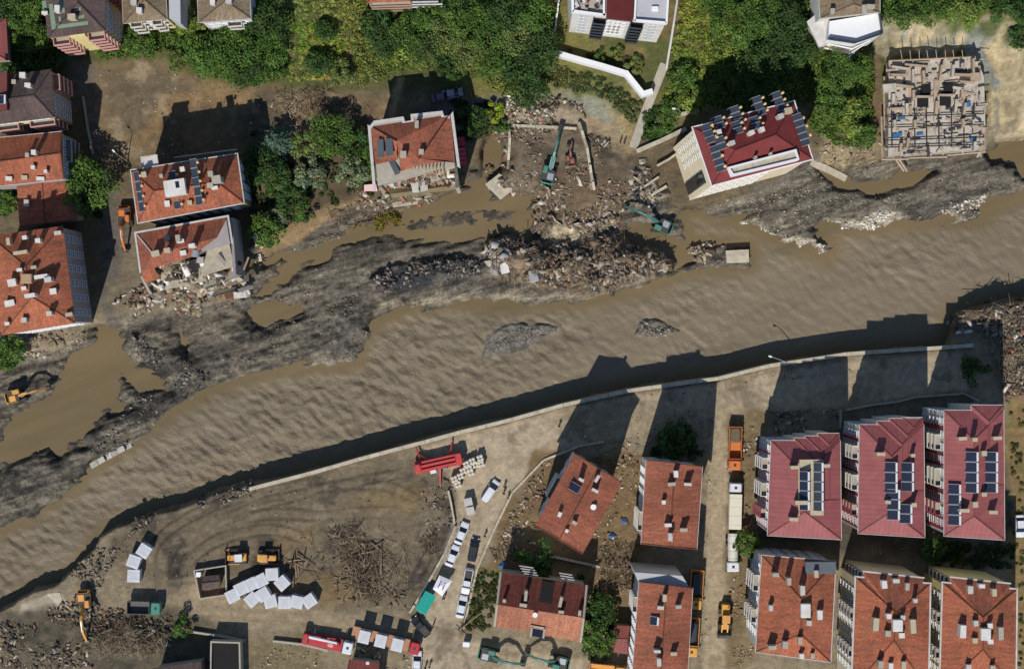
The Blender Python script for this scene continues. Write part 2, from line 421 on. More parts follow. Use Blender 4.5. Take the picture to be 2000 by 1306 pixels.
# upland on both banks
H0 = np.zeros_like(GX) + 0.10 * fb + 0.05 * fs
north = smooth(-12, 2, GY - (GX * 0.13 + 4))
H0 += -0.6 * north
hill = smooth(42, 66, GY + 0.02 * GX + 3 * fl) * 4.5 + smooth(66, 160, GY) * 16
H0 += hill
cut = sdist(GX, GY, PX([(1690, 100), (1740, 78), (1890, 78), (1950, 120), (1955, 300), (1880, 320), (1700, 320)]), 12)
sdF = sdist(GX, GY, PX(FLOOD), 12) + 1.2 * fb
tF = smooth(-2.5, 2.0, sdF)
fl_h = -2.6 + 0.45 * streak + 0.26 * fs + 0.22 * rough + 0.40 * fb + 0.22 * fbm(UX / 5.0, UY, 0.9, 2, 35)
H0 = H0 * (1 - tF) + fl_h * tF
# slope behind the building pit
pit = smooth(-7, 0, cut)
H0 = np.where(cut > -11.9, H0 * (1 - pit) + (-1.6 + 0.15 * fs) * pit, H0)
H0 += smooth(-11.9, -7, cut) * (1 - pit) * smooth(30, 50, GY) * 3.0 * (cut > -11.9)

slope = smooth(-1.5, 1.5, sdist(GX, GY, PX([(1715, 45), (1800, 40), (1930, 36), (1990, 80), (2080, 110), (2080, 265), (1940, 278), (1932, 120), (1900, 98), (1720, 100)]), 8))
H0 += slope * (0.55 * fbm(GX * 1.6, GY * 0.45, 2.0, 3, 81) + 0.35 * fs + 0.2 * rough)
def mound(poly, h, soft, rg=0.3, seed=5):
    global H0
    s = sdist(GX, GY, PX(poly, -2), 8) + 0.8 * fs
    t = smooth(-0.4 * soft, soft, s)
    H0 = H0 + t * (h + rg * h * fbm(GX, GY, 2.4, 4, seed) + 0.35 * rg * rough * h)
mound(RUB1, 2.3, 3.0, 0.55, 61)
mound(DARKR, 1.3, 1.2, 0.9, 62)
mound(DEMO, 0.9, 3, 0.5, 63)
mound([(1225, 340), (1265, 325), (1290, 370), (1315, 395), (1310, 430), (1270, 430), (1240, 400)], 1.0, 1.5, 0.6, 64)
mound([(995, 195), (1060, 188), (1125, 205), (1150, 240), (1090, 235), (1040, 250), (990, 240)], 1.5, 2.5, 0.6, 65)
mound([(250, 650), (300, 660), (390, 700), (420, 750), (370, 765), (320, 720), (270, 690)], 0.9, 1.5, 0.8, 66)
mound([(200, 800), (260, 780), (350, 768), (300, 830), (230, 870), (170, 910), (150, 890)], 0.7, 2, 0.7, 67)
mound([(0, 930), (60, 890), (130, 900), (180, 900), (120, 950), (40, 1000), (0, 1010)], 0.8, 2, 0.8, 68)
mound([(180, 1230), (260, 1200), (330, 1225), (320, 1275), (250, 1275), (190, 1270)], 1.4, 2.5, 0.6, 69)
mound([(60, 1220), (150, 1180), (200, 1230), (160, 1290), (60, 1300), (20, 1270)], 0.9, 2.5, 0.6, 70)
mound([(1870, 590), (1935, 575), (2000, 585), (2100, 580), (2100, 800), (1965, 780), (1955, 640), (1880, 640)], 1.3, 2.5, 0.8, 71)
mound([(420, 610), (520, 645), (700, 600), (720, 640), (690, 690), (560, 700), (430, 730), (380, 690)], 0.55, 2.5, 1.2, 72)
mound([(1060, 930), (1180, 1090), (1240, 1080), (1240, 1150), (1170, 1170), (1120, 1090)], 0.5, 2, 0.9, 73)
mound([(1215, 900), (1255, 890), (1248, 990), (1215, 1010), (1215, 950)], 0.6, 1.5, 0.9, 74)
# water courses
W_masks = []
for poly, soft, wob, bed in ((RIVER, 0.65, 1.5, -5.2), (CHAN, 1.0, 0.7, -4.6), (POND, 1.8, 1.2, -4.6), (SIDE, 2.3, 1.5, -4.7), (SIDE2, 1.6, 1.1, -4.6),
                             (SIDE3, 0.8, 0.7, -4.3), (POOL, 1.0, 0.7, -4.5), (POOL2, 1.0, 0.8, -4.5), (POOL3, 0.7, 0.6, -4.3), (CELL, 0.5, 0.3, -4.4)):
    s = sdist(GX, GY, PX(poly, zWp), 10)
    nside = smooth(-3, 3, GY - (GX * 0.30 - 12)) if poly is RIVER else 1.0
    s2 = s + wob * (0.7 * fb + 0.9 * streak + 0.5 * fs + 0.5 * rough + 0.8 * fbm(UX / 4, UY, 1.0, 2, 37)) * (0.25 + 0.75 * nside)
    sf = soft + (1.6 * smooth(-3, 3, GY - (GX * 0.30 - 12)) if poly is RIVER else 0.0)
    t = smooth(-1.0, 0.8, s2 / sf)
    H0 = H0 * (1 - t) + bed * t
    W_masks.append(s2)
def bar(poly, top, soft=2.0):
    global H0
    s = sdist(GX, GY, PX(poly, zWp), 8) + 0.5 * fb + 0.3 * rough
    t = smooth(-soft, soft * 0.6, s)
    H0 = H0 * (1 - t) + (top + 0.12 * fs + 0.12 * rough) * t
bar([(944, 698), (952, 655), (990, 632), (1100, 632), (1085, 652), (1040, 676), (1000, 690)], -3.5, 0.8)
bar([(1238, 655), (1256, 626), (1285, 624), (1332, 646), (1295, 658)], -3.4, 1.0)
bar([(750, 440), (850, 418), (940, 405), (1008, 412), (1000, 432), (900, 446), (800, 452)], -3.86, 1.2)
# ruts pressed by wheels and tracks in the yard and on the floodplain
sy_ = sdist(GX, GY, PX(YARD), 6)
ty_ = smooth(0, 3, sy_)
cxr, cyr = W(640, 1330)
WXr = UX + 4 * fbm(GX, GY, 14, 3, 93); WYr = UY + 5 * fbm(GX, GY, 16, 3, 94)
rr = np.sqrt((GX - cxr) ** 2 + ((GY - cyr) * 1.35) ** 2)
rut = fbm(WXr / 3.0, WYr, 1.1, 3, 91)
H0 += ty_ * (0.16 * rut + 0.12 * rough + 0.12 * fs) * smooth(-0.4, 0.3, fl + 0.5 * fb)

from_z = H0
def gz(x, y):
    i = int(np.clip(np.searchsorted(gxs, x) - 1, 0, NX - 2)); j = int(np.clip(np.searchsorted(gys, y) - 1, 0, NY - 2))
    tx = (x - gxs[i]) / (gxs[i + 1] - gxs[i]); ty = (y - gys[j]) / (gys[j + 1] - gys[j])
    return float((H0[j, i] * (1 - tx) + H0[j, i + 1] * tx) * (1 - ty) + (H0[j + 1, i] * (1 - tx) + H0[j + 1, i + 1] * tx) * ty)
def gzv(x, y):
    i = np.clip(np.searchsorted(gxs, x) - 1, 0, NX - 2); j = np.clip(np.searchsorted(gys, y) - 1, 0, NY - 2)
    tx = (x - gxs[i]) / (gxs[i + 1] - gxs[i]); ty = (y - gys[j]) / (gys[j + 1] - gys[j])
    return (H0[j, i] * (1 - tx) + H0[j, i + 1] * tx) * (1 - ty) + (H0[j + 1, i] * (1 - tx) + H0[j + 1, i + 1] * tx) * ty
def G(px, py, dz=0.0):
    """pixel on the ground -> world point on the terrain"""
    z = 0.0
    for _ in range(3):
        x, y = W(px, py, z); z = gz(x, y)
    return (x, y, z + dz)

# --- ground colours (soil, silt, gravel, dust, turf), each with its own shape
C = np.zeros(GX.shape + (3,)); C[:] = lin((134, 121, 98))
streak2 = fbm(UX / 6.0, UY, 0.7, 3, 33)
WX = GX + 2.6 * fbm(GX, GY, 7.0, 4, 101) + 0.8 * fbm(GX, GY, 1.6, 2, 103)
WY = GY + 2.6 * fbm(GX, GY, 7.0, 4, 102) + 0.8 * fbm(GX, GY, 1.6, 2, 104)
def zone(poly, rgb, soft=1.5, wob=1.2, amt=1.0, z=0.0, nz=None):
    global C
    P = poly if isinstance(poly, np.ndarray) else (sdist(WX, WY, PX(poly, z), 10) if wob > 0.7 else sdist(GX, GY, PX(poly, z), 10))
    s = P + wob * (fb if nz is None else nz) + 0.4 * wob * rough
    t = (smooth(-soft, soft, s) * amt)[..., None]
    C = C * (1 - t) + np.array(lin(rgb)) * t
def patchy(poly, rgb, lo, hi, noise, amt=1.0, z=0.0):
    global C
    s = smooth(-1, 1.5, sdist(WX, WY, PX(poly, z), 10) + fs)
    t = (s * smooth(lo, hi, noise) * amt)[..., None]
    C = C * (1 - t) + np.array(lin(rgb)) * t
BIG = [(-3000, -3000), (5000, -3000), (5000, 640), (-3000, 640)]
zone(sdist(GX, GY, [(-700, 8), (-100, 3), (100, 30), (700, 60), (700, 700), (-700, 700)], 10), (104, 92, 70), 4)
zone(np.where(hill > 0.4, np.minimum(hill * 3 - 1, 9), -10), (82, 84, 46), 2, 2.0)
patchy([(-500, -600), (2500, -600), (2500, 250), (-500, 250)], (118, 112, 62), 0.0, 0.5, fl, 0.8)
patchy([(-500, -600), (2500, -600), (2500, 120), (-500, 120)], (120, 100, 68), 0.15, 0.4, fb, 0.7)
# open plot top left: brown earth with an ochre side
PLOT = [(180, 125), (330, 110), (400, 165), (520, 175), (700, 195), (960, 190), (980, 240), (720, 260), (500, 320), (300, 320), (210, 300), (185, 200)]
zone(PLOT, (120, 101, 74), 1.5, 1.5)
zone([(200, 135), (330, 120), (400, 175), (330, 200), (280, 260), (230, 290), (205, 200)], (104, 92, 72), 2, 2)
zone([(330, 170), (420, 155), (500, 170), (490, 195), (350, 215), (300, 260), (260, 290), (290, 220)], (136, 112, 78), 1.5, 1.5, 0.8)
patchy(PLOT, (80, 72, 58), 0.0, 0.4, fb + 0.6 * fl, 0.7)
patchy(PLOT, (146, 130, 104), 0.1, 0.5, fs + 0.6 * fbm(GX, GY, 12, 3, 55), 0.6)
zone([(140, 120), (190, 120), (200, 300), (245, 420), (260, 620), (200, 640), (190, 420), (170, 250)], (98, 92, 82), 1, 0.8)
zone([(205, 560), (260, 400), (262, 500), (300, 580), (300, 620), (230, 640)], (118, 106, 86), 1, 1)
zone([(776, 148), (792, 152), (770, 232), (754, 230)], (156, 136, 98), 0.5, 0.5)
zone([(800, 212), (900, 198), (1000, 184), (1000, 202), (910, 216), (812, 234)], (98, 95, 90), 0.6, 0.5)
# gardens in the middle
zone([(480, 260), (720, 240), (730, 390), (640, 410), (560, 470), (505, 500), (470, 420)], (92, 78, 58), 1.5, 1.5)
zone([(505, 500), (540, 440), (620, 400), (700, 380), (790, 420), (700, 440), (600, 475), (520, 505)], (138, 116, 84), 1.0, 1.0)
# floodplain
zone(np.where(tF > 0.02, tF * 8 - 4, -10), (110, 102, 88), 1.0, 0.8)
patchy(FLOOD, (68, 64, 57), 0.0, 0.4, streak2 + 0.3 * streak, 0.85)
patchy(FLOOD, (134, 124, 106), 0.15, 0.5, -streak2 + 0.3 * fl, 0.6)
patchy(FLOOD, (80, 74, 64), 0.0, 0.4, streak + 0.3 * fl, 0.85)
patchy(FLOOD, (128, 119, 102), 0.12, 0.5, fb + 0.4 * fs, 0.75)
patchy([(240, 620), (520, 640), (420, 740), (360, 790), (230, 900), (0, 1040), (0, 880), (150, 850), (250, 760)], (72, 68, 62), -0.2, 0.25, streak + 0.5 * fs, 0.85)
zone([(640, 620), (720, 600), (740, 625), (700, 700), (640, 700)], (106, 100, 90), 1.5, 1.0, 0.7)
zone([(720, 590), (900, 570), (1150, 570), (1280, 535), (1340, 520), (1250, 562), (1150, 586), (900, 592), (800, 602), (745, 622)], (146, 134, 112), 0.8, 1.0, 0.85, -3)
zone([(380, 775), (500, 722), (690, 700), (700, 712), (500, 735), (400, 775)], (140, 130, 112), 0.6, 0.6, 0.8, -3)
zone([(520, 505), (600, 470), (700, 440), (740, 450), (620, 490), (540, 530)], (122, 112, 94), 0.8, 0.8, 0.8)
zone(RUB1, (132, 114, 92), 2.0, 1.0)
zone(DARKR, (58, 58, 60), 1.0, 1.0)
zone(DEMO, (112, 100, 82), 1.5, 1.5)
patchy(DEMO, (74, 66, 54), -0.05, 0.35, fb + 0.5 * fs, 0.85)
zone([(1045, 330), (1200, 340), (1215, 440), (1050, 455), (1040, 400)], (104, 88, 68), 1.2, 1.2)
zone([(1060, 448), (1200, 425), (1190, 455), (1100, 480), (1060, 475)], (176, 162, 132), 0.8, 0.8)
zone([(985, 190), (1060, 188), (1130, 205), (1150, 240), (1060, 250), (985, 250)], (146, 130, 110), 1.5, 1.5)
# bare slope with grey clay north of the demolished block
zone([(1075, 165), (1180, 190), (1245, 235), (1220, 290), (1140, 225), (1070, 195)], (150, 138, 108), 1.5, 1.0)
zone([(1110, 170), (1170, 190), (1190, 225), (1150, 215), (1100, 190)], (140, 140, 122), 1.0, 1.0, 0.9)
zone([(1130, 215), (1190, 235), (1240, 290), (1225, 300), (1160, 262), (1130, 240)], (156, 138, 108), 1.0, 0.8)
zone([(1215, 180), (1245, 190), (1245, 290), (1225, 290)], (158, 138, 98), 1.2, 1.0)
patchy([(1075, 130), (1200, 160), (1255, 200), (1235, 240), (1190, 200), (1085, 165)], (88, 92, 48), -0.3, 0.2, fs, 0.9)
# mud round the leaning block
zone([(1225, 300), (1330, 270), (1400, 400), (1330, 400), (1280, 380)], (96, 84, 64), 1.0, 1.0)
# gravel bar on the far side
zone([(1390, 405), (1545, 340), (1600, 330), (1640, 372), (1760, 380), (1850, 330), (1990, 320), (1990, 380), (1880, 425), (1700, 445), (1610, 430), (1610, 500), (1500, 450)], (112, 104, 90), 1.0, 1.0)
patchy([(1390, 405), (1545, 340), (1640, 372), (1850, 330), (1990, 320), (1880, 425), (1610, 500)], (84, 79, 71), 0.0, 0.3, streak, 0.7)
patchy([(1390, 400), (1540, 370), (1620, 500), (1500, 450)], (160, 150, 130), 0.05, 0.4, fs, 0.7)
zone([(944, 698), (952, 655), (990, 632), (1100, 632), (1085, 652), (1040, 676), (1000, 690)], (138, 133, 120), 0.8, 0.6, 0.9, -3.6)
zone([(1236, 658), (1256, 622), (1285, 620), (1336, 648), (1295, 662)], (132, 126, 114), 0.8, 0.6, 0.9, -3.6)
for pl in ([(1400, 424), (1440, 424), (1520, 455), (1618, 478), (1612, 500), (1560, 484), (1470, 448)], [(1610, 428), (1680, 432), (1720, 410), (1770, 420), (1780, 440), (1700, 446), (1640, 442)], [(1850, 410), (1880, 425), (1860, 440), (1830, 440)],
           [(1915, 395), (1930, 380), (1940, 410), (1920, 415)]):
    zone(pl, (186, 176, 152), 0.5, 0.5, 0.9, -3)
# the cut slope and the pit
zone([(1715, 50), (1800, 45), (1930, 40), (1985, 90), (2100, 120), (2100, 260), (1940, 275), (1930, 120), (1900, 100), (1720, 105)], (184, 168, 132), 1.2, 1.2)
zone([(1700, 40), (1760, 42), (1760, 105), (1715, 110)], (150, 140, 112), 1.0, 1.0)
zone([(1880, 60), (1935, 70), (1955, 150), (1940, 170), (1900, 105)], (140, 144, 138), 0.8, 0.8)
patchy([(1720, 60), (1900, 60), (1890, 110), (1730, 110)], (140, 140, 128), 0.0, 0.4, fbm(GX * 2, GY * 0.35, 3, 3, 77), 0.9)
patchy([(1930, 100), (2000, 120), (2000, 270), (1930, 280)], (132, 118, 90), -0.1, 0.35, fs + 0.5 * rough, 0.8)
patchy([(1715, 45), (1930, 36), (1990, 80), (2080, 110), (2080, 265), (1940, 278), (1932, 120), (1900, 98), (1720, 100)], (134, 130, 114), 0.0, 0.4, fbm(GX * 1.6, GY * 0.45, 2.0, 3, 81) + 0.3 * fl, 0.7)
zone([(1700, 105), (1720, 105), (1728, 310), (1700, 300)], (110, 92, 68), 0.6, 0.5)
zone([(1600, 270), (1700, 275), (1720, 312), (1600, 330)], (150, 134, 102), 1.0, 1.0)
# south bank
zone(np.where(GY < GX * 0.30 - 12, 8.0, -8.0), (134, 121, 98), 3, 2.0)
zone(YARD, (112, 100, 80), 2, 2)
patchy(YARD, (78, 71, 60), -0.1, 0.35, fl + 0.7 * fb, 0.85)
patchy(YARD, (66, 61, 53), 0.1, 0.4, fb + 0.6 * fs, 0.7)
patchy(YARD, (142, 128, 104), 0.2, 0.55, -rut + 0.5 * fs, 0.5)
for pl in ([(670, 985), (720, 960), (800, 950), (838, 965), (800, 1010), (720, 1010)], [(545, 1040), (600, 1015), (620, 1050), (580, 1090), (545, 1080)], [(575, 1115), (660, 1120), (700, 1170), (640, 1185), (600, 1170)], [(1060, 905), (1120, 880), (1110, 920), (1060, 950)]):
    zone(pl, (132, 108, 70), 2.0, 2.0, 0.5)
# wheel tracks: pairs of dark wet lines pressed into the mud
TRACKS = [[(330, 1160), (318, 1110), (345, 1050), (410, 1000), (500, 968), (620, 938), (740, 905)], [(345, 1160), (335, 1110), (365, 1060), (430, 1012), (520, 980), (640, 952), (770, 925), (840, 920)], [(300, 1130), (290, 1080), (330, 1030), (420, 985), (490, 962)],
          [(480, 975), (600, 955), (720, 940), (800, 960), (845, 1010), (840, 1080), (800, 1150)], [(400, 1035), (470, 1010), (560, 1000), (640, 1010), (700, 1000), (780, 1000)], [(640, 1195), (520, 1185), (420, 1165), (350, 1170), (300, 1190), (240, 1200)], [(640, 1210), (500, 1200), (400, 1190), (330, 1195)], [(330, 1150), (380, 1080), (440, 1045), (540, 1030), (620, 1060)],
          [(985, 830), (1100, 805), (1230, 778), (1400, 756), (1600, 720), (1860, 695)], [(880, 1280), (885, 1180), (915, 1060), (960, 985), (1040, 890), (1150, 838), (1300, 800), (1400, 790)], [(1398, 1300), (1396, 1100), (1404, 900), (1412, 800)], [(860, 1290), (870, 1190), (900, 1070)],
          [(60, 830), (40, 790), (0, 800)], [(0, 780), (30, 772), (90, 750)]]
tr_dark = np.zeros_like(GX)
def near_line(P, margin):
    d = np.full(GX.shape, margin)
    for (ax, ay), (bx, by) in zip(P[:-1], P[1:]):
        m = (GX > min(ax, bx) - margin) & (GX < max(ax, bx) + margin) & (GY > min(ay, by) - margin) & (GY < max(ay, by) + margin)
        ex, ey = bx - ax, by - ay; x = GX[m]; y = GY[m]
        t = np.clip(((x - ax) * ex + (y - ay) * ey) / (ex * ex + ey * ey + 1e-9), 0, 1)
        dd = np.hypot(x - ax - t * ex, y - ay - t * ey)
        if (ax, ay) == tuple(P[0]): dd = np.where(t <= 0, margin, dd)
        if (bx, by) == tuple(P[-1]): dd = np.where(t >= 1, margin, dd)
        d[m] = np.minimum(d[m], dd)
    return d
def chaikin(P, n=2):
    for _ in range(n):
        Q = [P[0]]
        for a, b in zip(P[:-1], P[1:]): Q += [(a[0] * .75 + b[0] * .25, a[1] * .75 + b[1] * .25), (a[0] * .25 + b[0] * .75, a[1] * .25 + b[1] * .75)]
        P = Q + [P[-1]]
    return P
for k, T in enumerate(TRACKS):
    d = near_line(chaikin(PX(T)), 3.0) + 0.35 * fb + 0.15 * fs
    ln = np.exp(-((d - 0.95) / 0.28) ** 2) * smooth(-0.4, 0.2, fbm(GX, GY, 9, 3, 200 + k))
    for ep in (PX(T)[0], PX(T)[-1]): ln = ln * smooth(0.8, 5.0, np.hypot(GX - ep[0], GY - ep[1]))
    tr_dark = np.maximum(tr_dark, ln)
C = C * (1 - 0.42 * tr_dark[..., None])
H0 -= 0.10 * tr_dark
zone(ROAD_MAIN, (170, 154, 128), 0.7, 0.35)
zone(STREET, (166, 150, 122), 0.6, 0.3)
patchy(ROAD_MAIN, (140, 125, 100), 0.0, 0.4, fl + 0.5 * fb, 0.7)
patchy(ROAD_MAIN, (112, 100, 80), 0.25, 0.5, fb + 0.6 * fs, 0.7)
patchy(STREET, (116, 104, 82), 0.2, 0.5, fs + 0.5 * fb, 0.6)
patchy(STREET, (142, 126, 98), 0.0, 0.5, fb, 0.5)
zone(TRACK, (146, 130, 104), 0.8, 0.6)
C = C * (1 - 0.14 * tr_dark[..., None])
zone([(1420, 800), (1490, 800), (1500, 830), (1465, 1300), (1418, 1300), (1424, 900)], (120, 104, 76), 1, 0.8)
zone([(1045, 880), (1130, 880), (1260, 880), (1260, 1130), (1240, 1260), (1150, 1130), (960, 1110), (930, 1230), (905, 1240), (960, 1040)], (118, 98, 70), 1.0, 1.0)
patchy([(900, 1240), (930, 1110), (985, 1110), (965, 1230)], (86, 84, 44), -0.2, 0.2, fs, 0.9)
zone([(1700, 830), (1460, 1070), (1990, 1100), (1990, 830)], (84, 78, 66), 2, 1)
zone([(1965, 790), (2060, 780), (2060, 1330), (1985, 1330)], (132, 110, 74), 1.0, 0.8)
patchy([(1965, 790), (2060, 780), (2060, 1330), (1985, 1330)], (104, 98, 58), 0.0, 0.4, fs, 0.7)
zone([(1840, 570), (2200, 560), (2200, 800), (1965, 790), (1950, 660), (1850, 650)], (106, 94, 74), 1.5, 1.2)
zone([(40, 1180), (110, 1155), (140, 1180), (90, 1200), (40, 1205)], (168, 156, 132), 0.4, 0.2)
zone([(0, 1200), (330, 1190), (420, 1240), (400, 1330), (0, 1330)], (90, 82, 66), 1.5, 1.5, 0.9)
patchy([(0, 1200), (330, 1190), (420, 1240), (400, 1330), (0, 1330)], (64, 60, 50), 0.0, 0.4, fs, 0.7)
zone([(470, 1240), (620, 1245), (630, 1330), (470, 1330)], (120, 108, 80), 1.0, 1.0)
patchy([(1800, -300), (2300, -300), (2300, 60), (1960, 100), (1800, 40)], (74, 84, 40), -0.5, 0.0, fs, 0.9)
# silt and gravel take colour grain by grain
clods = smooth(0.25, 0.5, rough + 0.7 * fs + 0.5 * streak) * tF
C *= (1 - 0.5 * clods)[..., None]
C *= (1 - 0.38 * smooth(0.75, 0.05, H0 - WATER_Z) * (0.3 + 0.7 * smooth(-0.3, 0.3, fb + fs)))[..., None]          # soaked strip at the waterline
C *= (1 + 0.18 * fs + 0.16 * rough)[..., None]
GRAV = np.clip(0.22 + 0.78 * tF + 0.35 * np.clip(fl, -0.5, 0.5), 0, 1)
for _p in (ROAD_MAIN, STREET): GRAV = GRAV * (1 - 0.8 * smooth(-1, 1, sdist(GX, GY, PX(_p), 5)))

def ground_mat():
    m = bpy.data.materials.new('earth'); m.use_nodes = True
    t = m.node_tree; N = t.nodes; L = t.links; b = N['Principled BSDF']
    b.inputs['Roughness'].default_value = 0.9; b.inputs['Specular IOR Level'].default_value = 0.25
    a = N.new('ShaderNodeAttribute'); a.attribute_name = 'Col'
    tc = N.new('ShaderNodeTexCoord')
    n1 = N.new('ShaderNodeTexNoise'); n1.inputs['Scale'].default_value = 0.8; n1.inputs['Detail'].default_value = 10; n1.inputs['Roughness'].default_value = 0.75
    L.new(tc.outputs['Object'], n1.inputs['Vector'])
    r1 = N.new('ShaderNodeMapRange'); r1.inputs['From Min'].default_value = 0.3; r1.inputs['From Max'].default_value = 0.7
    r1.inputs['To Min'].default_value = 0.66; r1.inputs['To Max'].default_value = 1.3
    L.new(n1.outputs['Fac'], r1.inputs['Value'])
    sc = N.new('ShaderNodeVectorMath'); sc.operation = 'SCALE'; L.new(a.outputs['Color'], sc.inputs[0]); L.new(r1.outputs[0], sc.inputs['Scale'])
    gv = N.new('ShaderNodeAttribute'); gv.attribute_name = 'grav'
    v2 = N.new('ShaderNodeTexVoronoi'); v2.inputs['Scale'].default_value = 3.4; L.new(tc.outputs['Object'], v2.inputs['Vector'])
    sp = N.new('ShaderNodeSeparateColor'); L.new(v2.outputs['Color'], sp.inputs[0])
    rg_ = N.new('ShaderNodeMapRange'); rg_.inputs['To Min'].default_value = -0.28; rg_.inputs['To Max'].default_value = 0.36; L.new(sp.outputs[0], rg_.inputs['Value'])
    mg = N.new('ShaderNodeMath'); mg.operation = 'MULTIPLY'; L.new(rg_.outputs[0], mg.inputs[0]); L.new(gv.outputs['Fac'], mg.inputs[1])
    ma = N.new('ShaderNodeMath'); ma.operation = 'ADD'; ma.inputs[1].default_value = 1.0; L.new(mg.outputs[0], ma.inputs[0])
    s2 = N.new('ShaderNodeVectorMath'); s2.operation = 'SCALE'; L.new(sc.outputs[0], s2.inputs[0]); L.new(ma.outputs[0], s2.inputs['Scale'])
    # flow lines combed into the silt by the flood
    mf = N.new('ShaderNodeMapping'); mf.vector_type = 'TEXTURE'; mf.inputs['Rotation'].default_value = (0, 0, R(17)); mf.inputs['Scale'].default_value = (6.0, 1.0, 1.0); L.new(tc.outputs['Object'], mf.inputs[0])
    nf = N.new('ShaderNodeTexNoise'); nf.inputs['Scale'].default_value = 1.1; nf.inputs['Detail'].default_value = 9; nf.inputs['Roughness'].default_value = 0.72; nf.inputs['Distortion'].default_value = 0.6; L.new(mf.outputs[0], nf.inputs['Vector'])
    rf = N.new('ShaderNodeMapRange'); rf.inputs['From Min'].default_value = 0.38; rf.inputs['From Max'].default_value = 0.6; rf.inputs['To Min'].default_value = -0.5; rf.inputs['To Max'].default_value = 0.28; L.new(nf.outputs['Fac'], rf.inputs['Value'])
    fm = N.new('ShaderNodeMath'); fm.operation = 'MULTIPLY'; L.new(rf.outputs[0], fm.inputs[0]); L.new(gv.outputs['Fac'], fm.inputs[1])
    fa = N.new('ShaderNodeMath'); fa.operation = 'ADD'; fa.inputs[1].default_value = 1.0; L.new(fm.outputs[0], fa.inputs[0])
    s3 = N.new('ShaderNodeVectorMath'); s3.operation = 'SCALE'; L.new(s2.outputs[0], s3.inputs[0]); L.new(fa.outputs[0], s3.inputs['Scale'])
    sc = s3
    vo = N.new('ShaderNodeTexVoronoi'); vo.inputs['Scale'].default_value = 2.6; L.new(tc.outputs['Object'], vo.inputs['Vector'])
    rv = N.new('ShaderNodeMapRange'); rv.inputs['From Min'].default_value = 0.13; rv.inputs['From Max'].default_value = 0.05
    rv.inputs['To Min'].default_value = 0; rv.inputs['To Max'].default_value = 0.55
    L.new(vo.outputs['Distance'], rv.inputs['Value'])
    n3 = N.new('ShaderNodeTexNoise'); n3.inputs['Scale'].default_value = 0.25; n3.inputs['Detail'].default_value = 4; L.new(tc.outputs['Object'], n3.inputs['Vector'])
    r3 = N.new('ShaderNodeMapRange'); r3.inputs['From Min'].default_value = 0.5; r3.inputs['From Max'].default_value = 0.65; L.new(n3.outputs['Fac'], r3.inputs['Value'])
    pr = N.new('ShaderNodeMath'); pr.operation = 'MULTIPLY'; L.new(rv.outputs[0], pr.inputs[0]); L.new(r3.outputs[0], pr.inputs[1])
    mm = N.new('ShaderNodeMix'); mm.data_type = 'RGBA'; L.new(pr.outputs[0], mm.inputs[0]); L.new(sc.outputs[0], mm.inputs[6]); mm.inputs[7].default_value = lin((172, 162, 142)) + (1,)
    L.new(mm.outputs[2], b.inputs['Base Color'])
    bp = N.new('ShaderNodeBump'); bp.inputs['Strength'].default_value = 0.9; bp.inputs['Distance'].default_value = 0.3
    hs = N.new('ShaderNodeMath'); hs.operation = 'MULTIPLY_ADD'; L.new(nf.outputs['Fac'], hs.inputs[0]); L.new(gv.outputs['Fac'], hs.inputs[1]); L.new(n1.outputs['Fac'], hs.inputs[2])
    L.new(hs.outputs[0], bp.inputs['Height']); L.new(bp.outputs[0], b.inputs['Normal'])
    return m

idx = np.arange(NX * NY).reshape(NY, NX)
quads = np.stack([idx[:-1, :-1], idx[:-1, 1:], idx[1:, 1:], idx[1:, :-1]], -1).reshape(-1, 4)
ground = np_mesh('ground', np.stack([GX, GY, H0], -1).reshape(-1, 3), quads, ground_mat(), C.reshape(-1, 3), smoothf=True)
_ga = ground.data.attributes.new('grav', 'FLOAT', 'POINT'); _ga.data.foreach_set('value', GRAV.ravel().astype(np.float32))
tag(ground, 'flood-scoured earth, silt, gravel and dusty mud roads', kind='structure')

# ------------------------------------------------------------------ river water
rxs = np.arange(-125, 125.01, 0.33); rys = np.arange(-66, 48.01, 0.33)
RX, RY = np.meshgrid(rxs, rys)
main = sdist(RX, RY, PX(RIVER, zWp), 10)
fast = smooth(0.3, 4.0, main)
ru = RX * math.cos(R(20)) + RY * math.sin(R(20)); rv_ = -RX * math.sin(R(20)) + RY * math.cos(R(20))
choppy = fast * (0.5 + 0.5 * smooth(-25, 45, -RX + 8 * fbm(RX, RY, 25, 2, 3) + 15)) * (0.45 + 0.55 * smooth(-0.35, 0.3, fbm(ru / 3.0, rv_, 5.5, 3, 8)))
# crests lie slantwise across the current
cu = RX * math.cos(R(-38)) + RY * math.sin(R(-38)); cv = -RX * math.sin(R(-38)) + RY * math.cos(R(-38))
wave = 1.0 * fbm(cu / 2.6, cv, 0.85, 2, 5) + 0.4 * fbm(ru / 2.6, rv_, 0.9, 2, 6) + 0.22 * fbm(RX, RY, 3.0, 2, 7)
wave = wave + 0.45 * fbm(cu / 1.8, cv, 0.8, 1, 15)
RZ = WATER_Z + 0.46 * choppy * wave
keep_v = np.zeros(RX.shape, bool)
gh = gzv(RX.ravel(), RY.ravel()).reshape(RX.shape)
ri = np.arange(RX.size).reshape(RX.shape)
wet = gh < WATER_Z + 0.8
wq = wet[:-1, :-1] | wet[:-1, 1:] | wet[1:, 1:] | wet[1:, :-1]
rq = np.stack([ri[:-1, :-1], ri[:-1, 1:], ri[1:, 1:], ri[1:, :-1]], -1)[wq]
used = np.unique(rq); remap = np.full(RX.size, -1); remap[used] = np.arange(len(used))
calmc = np.array(lin((112, 97, 69))); runc = np.array(lin((120, 108, 88)))
wc = calmc * (1 - fast[..., None]) + runc * fast[..., None]
